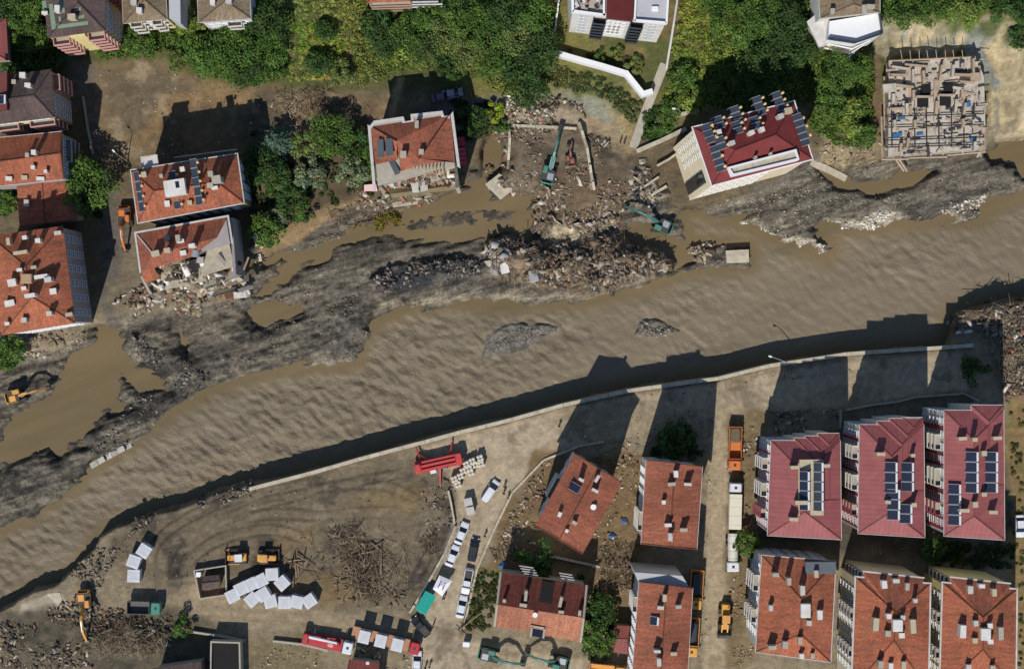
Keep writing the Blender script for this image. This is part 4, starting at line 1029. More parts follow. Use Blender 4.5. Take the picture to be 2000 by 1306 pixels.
for i0, i1, nm in ((0, 3, 'verge'), (2, 1, 'verge')):
    a0 = b.E[i0]; a1 = b.E[i1]; rm = _A if i0 == 0 else _B
    _g = MB().tube((a0[0], a0[1], b.h + .05), (rm[0], rm[1], rm[2] + .05), .25, n=5).tube((a1[0], a1[1], b.h + .05), (rm[0], rm[1], rm[2] + .05), .25, n=5); _g.build('verge', M_conc, b.root)
b.chimneys([(985, 1172, .5, .5, 1.2), (1027, 1162, .5, 1.8, 2.0), (1095, 1175, .5, 1.8, 2.0), (1132, 1196, .5, .9, 1.0), (1022, 1181, 1.2, .5, .8), (1096, 1194, 1.0, .4, .8)], M_conc, rz=R(-9))
_q = b.on(1068, 1156); b.part('roof_hole', MB().box((_q[0], _q[1], _q[2] + .03), (2.4, 4.0, .25), rz=R(-9), rx=R(-14)), M_dark)
_q = b.on(1045, 1200, .5); b.part('satellite_dish', MB().tube((_q[0], _q[1], _q[2]), (_q[0], _q[1], _q[2] + .7), .05).tube((_q[0], _q[1], _q[2] + .7), (_q[0], _q[1], _q[2] + .8), .15, .5, 12), M_frame)
_q = b.on(1050, 1233); _m = MB()
for dx, dy, sx1, sy1 in ((0, 1.0, 2.8, .4), (-1.2, 0, .4, 2.0), (1.2, 0, .4, 2.0)): _m.box((_q[0] + dx, _q[1] + dy - .1 * dx, _q[2] + .2), (sx1, sy1, 1.3), rz=R(-9))
b.part('dormer', _m, M_conc); b.part('dormer_window', MB().box((_q[0], _q[1] - .1, _q[2] - .1), (2.0, 1.7, .6), rz=R(-9)), M_glass)
for k in range(4):
    a0 = b.L(1014 + 3 * k, 1104 + 5 * k, b.ez - .4); a1 = b.L(1042 + 3 * k, 1108 + 5 * k, b.ez - .4); b.part('pergola_beam', MB().tube(a0, a1, .12, n=4), M_gut)
    a0 = b.L(1092 + 2 * k, 1118 + 5 * k, b.ez - .4); a1 = b.L(1118 + 2 * k, 1122 + 5 * k, b.ez - .4); b.part('pergola_beam', MB().tube(a0, a1, .12, n=4), M_gut)
b = Bld('house', 'long red-tiled house with a grey flat bay facing the alley, beside parked yellow trucks', [(1248, 1136), (1353, 1148), (1340, 1360), (1233, 1345)], 16.0, over=.3)
b.walls(M_white); b.roof([(1302, 1142), (1288, 1352)], 'v', 1.5, T_or2, gut=M_gut, gw=.08)
b.windows(3, 5, 8, 1.2, 1.4, 1.5, 3.0); b.balconies(3, 4, .7, .85, 1.0, 3.0, 3.0, M_white)
_p = [b.L(x, y, b.ez - .3)[:2] for x, y in ((1240, 1117), (1333, 1124), (1346, 1146), (1246, 1134))]; b.part('flat_bay', MB().prism(_p, -1.5, b.h - .3), M_screed)
b.chimneys([(1298, 1167, .7, 1.2, 1.6), (1290, 1186, 1.1, .5, 1.7), (1325, 1184, 1.1, .5, 1.8), (1283, 1270, 1.2, .4, 1.6), (1316, 1276, 1.1, .5, 1.5), (1287, 1292, .7, 1.3, 1.6)]); b.solar(1277, 1212, 1.3, 1.7, R(-5), .4, M_panel, 'bar')
b = Bld('shed', 'small rusty sheet-roofed shed against the long red house', [(1200, 1220), (1231, 1222), (1227, 1277), (1198, 1273)], 3.6, over=.15, cat='shed')
b.walls(M_conc); b.roof([(1203, 1246), (1226, 1248)], 'h', .35, S_rust, gut=None)
b = Bld('house', 'small red-tiled roof cut by the bottom edge below the red trucks', [(683, 1287), (741, 1294), (736, 1360), (676, 1352)], 5.0, over=.3)
b.walls(M_conc); b.roof([(676, 1318), (738, 1326)], 'h', .9, S_rust, gut=None); b.chimneys([(718, 1294, .5, .4, .5)])
b = Bld('house', 'low grey-roofed house at the bottom edge beneath the wooden debris', [(300, 1304), (392, 1291), (398, 1360), (305, 1370)], 6.0, over=.3)
b.walls(M_conc); b.roof([(302, 1335), (396, 1325)], 'h', .8, T_brown, gut=None)
b = Bld('house', 'roofless block of dark walls at the bottom edge left of the red roof', [(412, 1250), (470, 1252), (472, 1345), (410, 1345)], 3.0, over=.02)
b.walls(M_conc); b.flat(M_dark, .7, .3, M_conc)
b = Bld('hut', 'small dark-roofed hut in a low walled yard among the containers', [(392, 1125), (428, 1122), (431, 1146), (394, 1152)], 2.8, over=.25, cat='hut')
b.walls(M_pink); b.roof([(394, 1138), (430, 1134)], 'h', .5, T_brown, gut=None)
_p = [b.L(x, y, b.z0)[:2] for x, y in ((380, 1111), (444, 1101), (446, 1160), (392, 1168))]; _i = inset(_p, .25); _m = MB()
for i in range(4): _m.prism([_p[i], _p[(i + 1) % 4], _i[(i + 1) % 4], _i[i]], -.5, 1.5)
b.part('yard_wall', _m, M_conc); _q = b.L(388, 1121, b.z0 + 1.5); b.part('water_tank', MB().cbox((_q[0], _q[1], .9), (1.0, 1.0, 1.8), .1), M_frame)

# ================================================================== buildings, north bank west
b = Bld('apartment_block', 'large orange-roofed block with a grey windowed end beside the flood pond', [(-20, 461), (123, 441), (147, 631), (2, 655)], 15.5, over=.3)
b.walls(M_grey, band=None); b.roof([(50, 520), (62, 580)], 'v', 3.6, T_or1, gut=None)
b.windows(1, 4, 6, 1.3, 1.5, 2.6, 3.3, .03, .97); b.windows(2, 5, 7, 1.2, 1.4, 1.6, 3.0)
b.chimneys([(18, 472, .6, 1.2, 1.5), (49, 464, .8, .6, 1.3), (75, 470, .9, .7, 1.6), (40, 493, 2.4, .5, 1.5), (113, 455, 1.2, .6, .7), (39, 527, 1.0, .5, 1.0), (66, 522, .8, .5, .8), (80, 540, 2.4, .6, 1.2), (95, 546, 1.1, .8, 1.6), (25, 552, 1.4, 1.2, 1.3), (47, 563, .8, .6, .8), (60, 577, 2.0, .6, 1.4), (104, 569, 1.0, 1.0, .4), (19, 592, 1.6, 1.0, .9), (97, 612, 1.0, .7, 1.6), (48, 625, .8, .8, 1.0), (135, 614, 1.2, .6, .8), (15, 632, .7, .5, .8)], rz=R(8))
_q = b.on(51, 544, .8); b.part('roof_hatch', MB().cbox((_q[0], _q[1], _q[2] + .2), (2.0, 1.8, 1.2), .1), M_tan)
b = Bld('annex', 'low red-tiled annex tucked above the large orange block', [(33, 365), (131, 350), (152, 428), (38, 443)], 6.5, over=.3)
b.walls(M_conc); b.roof([(82, 357), (88, 436)], 'v', 1.2, T_or2, gut=None); b.chimneys([(52, 397, .9, 1.2, .9)])
b = Bld('apartment_block', 'orange-tiled block with a lilac grey end, cut by the west edge', [(-30, 272), (121, 257), (124, 350), (-28, 366)], 13.0, over=.3)
b.walls(M_grey); b.roof([(-28, 319), (118, 299)], 'h', 3.0, T_or1, gut=M_gut, gw=.1)
b.windows(1, 4, 4, 1.2, 1.4, 1.6, 3.0); b.balconies(1, 3, .1, .6, 1.2, 3.0, 3.0, M_grey)
b.chimneys([(53, 303, .7, .7, 1.2), (67, 298, .8, .8, 1.4), (18, 349, 1.1, .7, .6), (48, 347, 1.1, .7, .6), (79, 349, 1.3, .6, .6), (65, 327, .6, .6, 1.2), (90, 335, .5, .5, 1.3)])
b = Bld('apartment_block', 'grey-brown roofed block with pink balconies and a tan windowed end', [(-25, 152), (100, 135), (106, 229), (-22, 245)], 15.0, over=.25)
b.walls(M_tan); b.roof([(20, 192), (66, 186)], 'h', 2.2, T_brown, gut=None)
b.windows(1, 5, 4, .9, 1.4, 1.6, 3.0, .45, .95); b.balconies(1, 4, .05, .4, 1.2, 3.0, 3.0, M_pink); b.balconies(2, 4, .02, .42, 1.3, 3.0, 3.0, M_pink); b.balconies(2, 4, .6, .95, 1.3, 3.0, 3.0, M_pink); b.windows(2, 5, 8, 1.1, 1.3, 1.6, 3.0)
_c0 = Vector(b.Wp[2]); _c1 = Vector(b.Wp[3]); _qa = _c0 + (_c1 - _c0) * .44; _qb = _c0 + (_c1 - _c0) * .57; _nn = Vector((0.02, -.1)); b.part('cream_panel', MB().prism([tuple(_qa), tuple(_qb), tuple(_qb + _nn), tuple(_qa + _nn)], 0, b.h - .3), M_yellow)
b.chimneys([(44, 147, .9, .9, 1.4), (27, 160, .7, .7, .8), (55, 167, 1.0, .7, 1.6)])
_q = b.on(2, 178, .8); b.part('red_dormer', MB().box((_q[0] - .5, _q[1], _q[2] + .2), (3.4, 7.0, 2.0)), S_rust); b.solar(6, 150, 1.4, 1.8, 0, .4, M_panel, 'bar', up=1.5); b.solar(5, 196, 1.4, 1.8, 0, .4, M_panel, 'bar', up=1.5)
b = Bld('apartment_block', 'brown roof with pale green stripes over pink balconies and a cream stairwell', [(82, -45), (205, -60), (206, 60), (93, 75)], 16.0, over=.2)
b.walls(M_tan); b.roof([(150, -5), (152, 5)], 'v', 2.4, T_brown, gut=None)
for x0, y0, x1, y1, r_ in ((112, 52, 172, 44, 0), (115, 38, 165, 31, 0), (100, 8, 106, 58, 1), (118, 0, 122, 22, 1), (120, 22, 158, 16, 0), (86, 2, 90, 25, 1)):
    a0 = b.on(x0, y0); a1 = b.on(x1, y1); v = Vector(a1) - Vector(a0); nn = Vector((-v.y, v.x, 0)).normalized() * .45
    b.part('green_stripe', MB().add([Vector(a0) + nn + Vector((0, 0, .1)), Vector(a0) - nn + Vector((0, 0, .1)), Vector(a1) - nn + Vector((0, 0, .1)), Vector(a1) + nn + Vector((0, 0, .1))], [(0, 1, 2, 3)]).add([Vector(a0) + nn - Vector((0, 0, .3)), Vector(a0) - nn - Vector((0, 0, .3)), Vector(a1) - nn - Vector((0, 0, .3)), Vector(a1) + nn - Vector((0, 0, .3))], [(3, 2, 1, 0)]), S_green)
b.balconies(2, 5, .03, .33, 1.5, 2.6, 2.8, M_pink); b.balconies(2, 5, .66, .96, 1.5, 2.6, 2.8, M_pink)
_c0 = Vector(b.Wp[2]); _c1 = Vector(b.Wp[3]); _qa = _c0 + (_c1 - _c0) * .36; _qb = _c0 + (_c1 - _c0) * .63; _nn = Vector((0.0, -.5)); b.part('stairwell', MB().prism([tuple(_qa), tuple(_qb), tuple(_qb + _nn), tuple(_qa + _nn)], 0, b.h - .3), M_yellow)
b.windows(1, 5, 4, 1.0, 1.4, 1.6, 3.0, .5, .98); b.balconies(1, 5, .1, .45, 1.3, 2.6, 2.8, M_mauvew); b.chimneys([(140, 33, 1.2, .9, 1.8), (112, 18, .8, 1.2, 1.4), (88, 26, 1.0, .5, .6)])
b = Bld('house', 'tan hip-roofed house with a pale yellow front and shaded grey side', [(236, -60), (322, -70), (326, 37), (241, 46)], 11.0, over=.35)
b.walls(M_yellow); b.roof([(281, -20), (282, 0)], 'v', 2.2, T_tan, gut=M_gut, gw=.08); b.windows(2, 3, 5, 1.3, 1.4, 1.6, 3.2); b.balconies(2, 3, .1, .35, 1.2, 3, 3.2, M_white); b.balconies(2, 3, .6, .9, 1.2, 3, 3.2, M_white)
b.chimneys([(272, 21, .9, .9, 1.4), (261, 4, 1.0, 1.0, 1.2)])
_p = [b.L(x, y, b.ez)[:2] for x, y in ((327, -60), (350, -62), (352, 45), (330, 35))]; b.part('grey_wing', MB().prism(_p, -1, b.h - .4), M_screed)
b = Bld('house', 'tan-roofed house with a white front behind the thicket', [(383, -60), (484, -66), (490, 36), (388, 44)], 10.0, over=.35)
b.walls(M_white); b.roof([(436, -20), (440, 2)], 'v', 2.0, T_tan, gut=M_gut, gw=.1); b.windows(2, 3, 6, 1.2, 1.3, 1.5, 3.0); b.windows(1, 3, 4, 1.2, 1.3, 1.5, 3.0); b.balconies(2, 2, .2, .5, 1.1, 3, 3.0, M_white); b.chimneys([(415, 5, .8, .8, 1.3), (447, 2, .9, .9, 1.3)])
b = Bld('house', 'plum roof edge at the west border among dark trees', [(-60, 40), (12, 35), (16, 118), (-55, 125)], 6.0, over=.3)
b.walls(M_conc); b.roof([(-22, 60), (-20, 100)], 'v', 1.4, S_mauve, gut=None)
b = Bld('house', 'orange-roofed house at the top edge with timber balcony rails', [(700, -80), (800, -85), (805, 3), (716, 6)], 8.0, over=.3)
b.walls(M_tan); b.roof([(752, -50), (756, -30)], 'v', 2.0, T_or1, gut=None)
for k in range(3):
    b.balconies(2, 1, .0, .95, .9 + .0 * k, 1.4 + 2.6 * k, 3, M_tan, rail=.35)
_m = MB()
for k in range(3): _m.tube(b.L(805, 4 + 5 * k, b.ez - 2.6 * k), b.L(856 + 8 * k, 3 + 5 * k, b.ez - 2.6 * k), .2, n=4)
for k in range(3): _m.tube(b.L(806 + 24 * k, 3, b.ez), b.L(806 + 24 * k, 3, b.z0 - 0.5), .14, n=4)
b.part('terrace_frame', _m, M_gut)

# ---- the two damaged blocks and their neighbour
b = Bld('apartment_block', 'orange-tiled block crowded with solar heaters and yellow tanks', [(256, 333), (463, 301), (476, 396), (270, 435)], 13.5, over=.35)
b.walls(M_olive); b.roof([(300, 373), (424, 356)], 'h', 3.0, T_or1, gut=M_gut, gw=.2)
b.windows(2, 4, 8, 1.2, 1.4, 1.6, 3.1); b.windows(1, 4, 4, 1.2, 1.4, 1.6, 3.1)
_a = R(9)
b.solar(271, 374, 1.0, 1.9, _a + R(0), .3, M_panelg, 'ball', n=4); b.solar(382, 355, 1.3, 1.75, _a, .3, M_panelg, 'ball', n=5); b.solar(336, 343, 1.4, 1.8, _a, .35, M_panelg, 'ball'); b.solar(346, 400, 1.3, 1.6, _a, .3, M_panelg, 'ball')
_q = b.on(341, 366, 1.5); b.part('roof_room', MB().box((_q[0], _q[1], _q[2] + .2), (3.9, 2.9, 2.6), rz=_a), M_white); b.part('roof_light', MB().box((_q[0] + .5, _q[1] + .5, _q[2] + 1.53), (.7, 1.2, .08), rz=_a), M_glass)
b.chimneys([(281, 341, .9, .9, 1.2), (315, 344, .6, .6, .8), (357, 331, .8, .8, 1.3), (412, 340, .9, .9, 1.9), (424, 351, 1.4, 1.2, 2.2), (411, 362, .9, .8, 1.0), (327, 398, 1.0, 1.0, .6), (371, 396, .7, .7, .9), (420, 367, 1.1, .5, .8)], rz=_a)
_q0 = b.L(276, 318, b.ez); _q1 = b.L(306, 312, b.ez); b.part('balcony', MB().box(((_q0[0] + _q1[0]) / 2, (_q0[1] + _q1[1]) / 2, b.h - .6), (3.2, 2.0, .2), rz=_a).box(((_q0[0] + _q1[0]) / 2, (_q0[1] + _q1[1]) / 2 + .95, b.h - .1), (3.2, .15, 1.0), rz=_a), M_gut)
_m = MB(); _q0 = b.L(340, 308, b.ez - 2); _q1 = b.L(462, 292, b.ez - 2); _m.tube(_q0, _q1, .12, n=4); b.part('rail', _m, M_gut)

b = Bld('damaged_block', 'half-collapsed orange-tiled block with bare floor slabs and a grey end wall', [(266, 456), (444, 424), (452, 475), (276, 530)], 13.0, over=.3)
b.walls(M_grey)
NWc, NEc, SEc, SWc = b.E
_A = b.L(300, 497, b.ez + 2.2); _B = b.L(424, 464, b.ez + 1.9)
_m = MB(); b.face(_m, [NEc + (b.h,), NWc + (b.h,), _A, _B]); b.face(_m, [NWc + (b.h,), SWc + (b.h,), _A]); _m.build('roof', T_or2, b.root)
_C = b.L(371, 503, b.ez + .8); _D = b.L(276, 530, b.ez + .3)
_m = MB(); b.face(_m, [_D, _C, _B, _A]); _m.build('roof', T_or2, b.root)
_e0 = b.L(312, 545, b.ez - .4); _e1 = b.L(300, 520, b.ez - .1); _e2 = b.L(283, 552, b.ez - .6)
_m = MB(); b.face(_m, [_e2, _e0, _e1, _D]); _m.build('roof', T_or1, b.root)
_g = MB()
for i, j in ((0, 1), (1, 2), (3, 0)):
    o = inset(b.E, -.35); _g.prism([b.E[i], b.E[j], o[j], o[i]], b.h - .3, b.h + .15)
_g.build('gutter', M_gut, b.root)
_m = MB().tube(b.L(268, 458, b.ez + .1), (_A[0], _A[1], _A[2] + .1), .16, n=5); b.part('ridge_cap', _m, M_gut)
# hanging floor slabs, one storey below another, tipping to the river
for k, (pts, zt, mm) in enumerate((([(404, 484), (445, 470), (457, 520), (392, 540)], 11.2, M_concl), ([(388, 532), (452, 508), (462, 540), (398, 562)], 9.0, M_conc), ([(330, 520), (398, 500), (404, 548), (322, 566)], 9.6, M_concl), ([(390, 560), (484, 536), (486, 548), (400, 572)], 6.0, M_concl), ([(300, 556), (390, 552), (388, 574), (302, 586)], 6.6, M_conc), ([(400, 572), (478, 556), (474, 566), (404, 582)], 3.2, M_conc))):
    q = [b.L(x, y, b.z0 + zt)[:2] for x, y in pts]
    b.part('floor_slab', MB().prism(q, [zt - .28, zt - .28, zt - 1.5, zt - 1.2], [zt, zt, zt - 1.2, zt - .9]), mm)
q = [b.L(x, y, b.z0 + 12)[:2] for x, y in ((446, 424), (450, 423), (462, 536), (456, 540))]; b.part('end_wall', MB().prism(q, -1, [12.8, 12.8, 9.5, 9.5]), M_grey)
q = [b.L(x, y, b.z0 + 9)[:2] for x, y in ((300, 540), (396, 505), (462, 500), (464, 540), (400, 565), (312, 580))]; b.part('rubble_core', MB().prism(q, -1, [6, 8.3, 8.6, 5, 4.5, 4.6]), M_conc)
random.seed(23)
for k in range(46):                                   # pieces of floor, wall and furniture on the open storeys
    px = random.uniform(300, 484); py = random.uniform(505, 578); zt = 11.6 - max(0, py - 500) * .105 - (0 if px < 440 else 1.0) + random.uniform(-.2, .7)
    p = b.L(px, py, b.z0 + zt); m_ = random.choice([M_concl, M_white, M_conc, M_frame, M_tan, T_or2, M_dark, M_concl, M_grey])
    b.part('torn_piece', MB().box((p[0], p[1], zt), (random.uniform(.7, 3.0), random.uniform(.3, 1.3), .18), rz=random.random() * 3.1, rx=R(random.uniform(-25, 25)), ry=R(random.uniform(-20, 20))), m_)
b.windows(1, 4, 3, .8, 1.2, 1.6, 3.0)
b.chimneys([(304, 495, 1.6, .9, 1.0), (327, 489, 1.2, .7, 1.8), (349, 466, .8, 1.2, 1.8), (353, 471, 1.2, .6, .8), (376, 480, 1.0, .6, 2.0), (358, 494, 1.2, .8, .8)], rz=R(10))
for (px, py, m_) in ((329, 466, M_panelg), (381, 495, M_alu)):
    _q = b.on(px, py, 1); b.part('water_tank', MB().tube((_q[0] - .2, _q[1] - .6, _q[2] + .9), (_q[0] - .1, _q[1] + .7, _q[2] + 1.0), .75, .55, 12).box((_q[0], _q[1], _q[2] + .1), (.8, .8, 1.0)), m_)
for k in range(2): b.part('dangling_wall', MB().tube(b.L(276 + 3 * k, 540 + 4 * k, b.z0 + 8), b.L(292 + 4 * k, 572 + 4 * k, b.z0 + .5), .18, n=4), M_gut)

b = Bld('damaged_block', 'red-tiled block with its river side torn open beside the red truck', [(724, 248), (880, 224), (893, 325), (734, 368)], 12.5, over=.4)
b.walls(M_conc)
NWc, NEc, SEc, SWc = b.E
_A = b.L(775, 275, b.ez + 2.2); _B = b.L(818, 310, b.ez + 2.0)
_s0 = b.L(783, 335, b.ez + .7); _s1 = b.L(820, 322, b.ez + 1.2); _s2 = b.L(870, 316, b.ez + .9); _s3 = b.L(889, 318, b.ez)
_w0 = b.L(733, 322, b.ez - .1); _w1 = b.L(776, 312, b.ez + 1.2)
_m = MB(); b.face(_m, [NEc + (b.h,), NWc + (b.h,), _A, _B]); b.face(_m, [_s3, NEc + (b.h,), _B, _s2]); b.face(_m, [_s0, _s1, _B, _A]); b.face(_m, [_s1, _s2, _B]); b.face(_m, [NWc + (b.h,), _w0, _w1, _A]); _m.build('roof', T_or2, b.root)
_m = MB().tube(_B, b.L(876, 226, b.ez + .1), .15, n=5).tube(_A, b.L(730, 250, b.ez + .1), .15, n=5); b.part('ridge_cap', _m, T_dirty)
_g = MB(); o = inset(b.E, -.55)
_nt = [b.L(x, y, b.ez)[:2] for x, y in ((724, 248), (732, 239), (786, 231), (789, 241), (806, 238), (805, 226), (862, 220), (866, 231), (876, 229))]
for i in range(len(_nt) - 1):
    p, q = Vector(_nt[i]), Vector(_nt[i + 1]); e = (q - p).normalized(); n_ = Vector((-e.y, e.x)) * .28
    _g.prism([tuple(p - n_ - e * .25), tuple(q - n_ + e * .25), tuple(q + n_ + e * .25), tuple(p + n_ - e * .25)], b.h - .4, b.h + .12 + .01 * i)
for i, j in ((1, 2), (3, 0)): _g.prism([b.E[i], b.E[j], o[j], o[i]], b.h - .4, b.h + .1)
_g.build('cornice', M_gut, b.root)
_m = MB().prism([_nt[1], _nt[2], _nt[3], _nt[4], _nt[5], _nt[6], _nt[7], tuple(Vector(_nt[8]) + Vector((0, -1))), tuple(Vector(_nt[0]) + Vector((.5, -1)))], -1, b.h - .05); _m.build('wall_bay', M_conc, b.root)
# torn sheets, broken floors, and the wall leaves still standing
for pts, zt, mm, nm in (([(736, 272), (748, 271), (750, 305), (738, 308)], 14.7, S_grey, 'sheet'), ([(752, 270), (766, 269), (768, 303), (754, 305)], 15.0, S_grey, 'sheet'), ([(757, 312), (768, 310), (782, 338), (772, 342)], 13.2, S_grey, 'sheet'),
                     ([(738, 318), (756, 316), (757, 327), (740, 329)], 12.2, M_alu, 'sheet'), ([(741, 330), (770, 326), (778, 345), (748, 364)], 10.2, M_conc, 'floor_slab'), ([(800, 332), (868, 322), (886, 344), (842, 356), (838, 336)], 9.6, M_conc, 'floor_slab'),
                     ([(800, 348), (816, 345), (818, 376), (806, 376)], 9.0, M_white, 'wall_leaf'), ([(819, 354), (834, 351), (836, 371), (822, 375)], 8.9, M_white, 'wall_leaf'), ([(842, 356), (884, 346), (890, 362), (840, 371)], 7.0, M_pink, 'floor_slab'),
                     ([(756, 354), (798, 346), (800, 372), (764, 376)], 8.0, M_concl, 'floor_slab'), ([(760, 374), (836, 370), (842, 380), (766, 384)], 5.0, M_concl, 'floor_slab'), ([(805, 328), (824, 326), (826, 338), (806, 342)], 10.6, T_or1, 'sheet')):
    q = [b.L(x, y, b.z0 + zt)[:2] for x, y in pts]; n_ = len(q); tl = [zt] * n_
    tl[-1] -= .7; tl[-2] -= .7
    b.part(nm, MB().prism(q, [t - .22 for t in tl], tl), mm)
for x in range(802, 866, 7):
    b.part('rafter', MB().tube(b.L(x, 322 + (x % 3), b.ez + .9), b.L(x + 2, 342 - (x % 5), b.ez - 1.2), .12, n=4), M_tan)
q = [b.L(x, y, b.z0 + 12)[:2] for x, y in ((883, 318), (890, 317), (897, 366), (890, 368))]; b.part('end_wall', MB().prism(q, -1, [12.4, 12.4, 8, 8]), M_concl)
q = [b.L(x, y, b.z0 + 12)[:2] for x, y in ((731, 312), (737, 311), (746, 366), (740, 368))]; b.part('end_wall', MB().prism(q, -1, [12.3, 12.3, 8.5, 8.5]), M_conc)
q = [b.L(x, y, b.z0 + 8)[:2] for x, y in ((740, 330), (885, 322), (892, 362), (762, 380))]; b.part('rubble_core', MB().prism(q, -1, [8.8, 8.4, 4.5, 4.5]), M_olive)
random.seed(19)
for k in range(34):                                   # sheets, boards and slab pieces hanging in the torn side
    px = random.uniform(738, 888); py = random.uniform(300 if px < 775 else 322, 372); zt = 12.6 - max(0, py - 315) * .11 + random.uniform(-.3, .5)
    p = b.L(px, py, b.z0 + zt); m_ = random.choice([S_grey, M_conc, M_concl, M_tan, T_or2, M_pink, M_dark, M_olive])
    b.part('torn_piece', MB().box((p[0], p[1], zt), (random.uniform(.7, 2.6), random.uniform(.4, 1.3), .14), rz=random.random() * 3.1, rx=R(random.uniform(-28, 28)), ry=R(random.uniform(-22, 22))), m_)
b.chimneys([(814, 243, .6, 1.2, 1.6), (788, 302, .9, 1.1, 1.4), (823, 297, .9, .9, .8)], M_conc)

# ---- the leaning block
b = Bld('leaning_block', 'leaning cream block with a dark red roof crowded with grey solar collectors', [(1352, 250), (1556, 195), (1590, 309), (1388, 363)], 18.0, over=.25)
b.walls(M_cream)
b.roof([(1432, 296), (1514, 264)], 'h', 2.6, S_red, gut=M_frame, gw=.2)
_a = R(15.5)
q = [b.L(x, y, b.ez - 1.4)[:2] for x, y in ((1414, 330), (1554, 292), (1560, 316), (1424, 353))]
q2 = [b.L(x, y, b.ez + .6)[:2] for x, y in ((1417, 331), (1553, 294), (1558, 313), (1426, 346))]
b.part('roof_terrace', MB().prism(q2, b.h - .4, b.h + 1.5), M_concl)
_m = MB(); _i = inset(q2, .25); _o = inset(q2, -.1)
for i in range(4): _m.prism([_o[i], _o[(i + 1) % 4], _i[(i + 1) % 4], _i[i]], b.h + .2, b.h + 1.95)
b.part('terrace_parapet', _m, M_frame)
for (px, py, n) in ((1381, 262, 3), (1403, 240, 2), (1439, 226, 3), (1484, 206, 3), (1524, 196, 3), (1438, 250, 2), (1475, 240, 2), (1404, 282, 2), (1398, 312, 4), (1568, 252, 5)):
    b.solar(px, py, 1.6, 1.25, _a + R(2), .3, M_panelg, 'ball' if n < 4 else None, up=.5, n=n)
for (px, py) in ((1389, 248), (1396, 268), (1407, 306), (1412, 327), (1573, 228), (1579, 244), (1586, 262)):
    _q = b.on(px, py, .6); b.part('water_tank', MB().tube((_q[0], _q[1], _q[2] - .3), (_q[0], _q[1], _q[2] + .8), .32, n=10).ball((_q[0], _q[1], _q[2] + .8), .32, 10, 5, sz=.5), M_tanky)
b.chimneys([(1401, 260, .7, .7, 1.2), (1424, 283, .9, .7, 1.5), (1464, 262, .8, .7, 1.4), (1486, 255, .8, .8, 1.3), (1524, 228, .9, .8, 1.2), (1472, 310, .4, .4, 1.2), (1503, 302, .4, .4, 1.2), (1541, 216, 1.4, 1.0, 1.0)], rz=_a)
b.windows(3, 5, 3, .8, 1.1, 3.2, 3.0, .5, .95); b.windows(2, 4, 8, .9, 1.2, 1.8, 3.6, .35, .97); 
q = [b.L(x, y, b.z0 + 10)[:2] for x, y in ((1385, 338), (1392, 360), (1380, 366), (1374, 344))]
_c0 = Vector(b.Wp[3]); _c1 = Vector(b.Wp[0]); _qa = _c0 + (_c1 - _c0) * .08; _qb = _c0 + (_c1 - _c0) * .3; _nn = Vector((-.3, -.08)); b.part('stair_glazing', MB().prism([tuple(_qa), tuple(_qb), tuple(_qb + _nn), tuple(_qa + _nn)], 0, b.h - 4), M_glass)
b.root.rotation_euler = (R(-4.8), R(7.0), 0)        # it leans towards the hill
b.root.location.x -= 18 * math.sin(R(7.0)); b.root.location.y -= 18 * math.sin(R(4.8)); b.root.location.z -= 0.4

# ---- white block on its walled plot
b = Bld('apartment_block', 'white block with red and grey roof bays above a white garden wall', [(1112, -80), (1316, -80), (1301, 47), (1117, 26)], 20.0, z0=4.0, over=.1)
b.walls(M_white)
q = lambda *pts: [b.L(x, y, b.ez)[:2] for x, y in pts]
b.part('roof_terrace', MB().prism(q((1118, -80), (1182, -80), (1181, 30), (1119, 22)), b.h - .3, b.h - .1), M_conc)
_m = MB()
for pp in (q((1114, -80), (1119, -80), (1121, 24), (1116, 26)), q((1116, 26), (1120, 21), (1181, 29), (1181, 33)), q((1178, -80), (1182, -80), (1181, 33), (1177, 32))): _m.prism(pp, b.h - .4, b.h + .9)
b.part('terrace_parapet', _m, M_frame)
b.part('red_roof_bay', MB().prism(q((1186, -80), (1242, -80), (1235, 43), (1184, 37)), b.h - .3, [b.h + 1.6, b.h + 1.6, b.h + .2, b.h + .2]), S_red)
b.part('flat_roof', MB().prism(q((1246, -80), (1308, -80), (1300, 46), (1240, 42)), b.h - .3, b.h + .1), M_screed)
_m = MB()
for pp in (q((1243, -80), (1247, -80), (1241, 43), (1237, 43)), q((1238, 43), (1240, 39), (1301, 44), (1301, 49)), q((1307, -80), (1311, -80), (1303, 48), (1299, 47))): _m.prism(pp, b.h - .4, b.h + .8)
b.part('roof_parapet', _m, M_frame)
_q = b.L(1279, 18, b.ez); b.part('roof_light', MB().cbox((_q[0], _q[1], b.h + .3), (1.3, .9, .6), .1), M_frame)
random.seed(4)
for k in range(26):
    _q = b.L(random.uniform(1122, 1176), random.uniform(0, 22), b.ez); b.part('stored_item', MB().box((_q[0], _q[1], b.h + .1), (random.uniform(.3, .9), random.uniform(.3, .9), random.uniform(.2, .8)), rz=random.random() * 3), random.choice([M_tan, M_white, M_panelg, M_mauvew, M_conc, M_panel]))
_c0 = Vector(b.Wp[2]); _c1 = Vector(b.Wp[3]); ee = _c1 - _c0
for t0, t1 in ((.07, .17), (.82, .92)):
    _qa = _c0 + ee * t0; _qb = _c0 + ee * t1; _nn = Vector((0.0, -.12)); b.part('grey_panel', MB().prism([tuple(_qa), tuple(_qb), tuple(_qb + _nn), tuple(_qa + _nn)], .5, b.h - .8), M_screed)
    b.windows(2, 6, 2, .8, 1.6, 2.0, 3.1, t0, t1)
b.windows(2, 6, 4, 1.2, 1.3, 2.0, 3.1, .42, .62)
b.balconies(2, 6, .23, .37, 1.3, 2.0, 3.1, M_panelg, M_dark); b.balconies(2, 6, .63, .77, 1.3, 2.0, 3.1, M_panelg, M_dark)

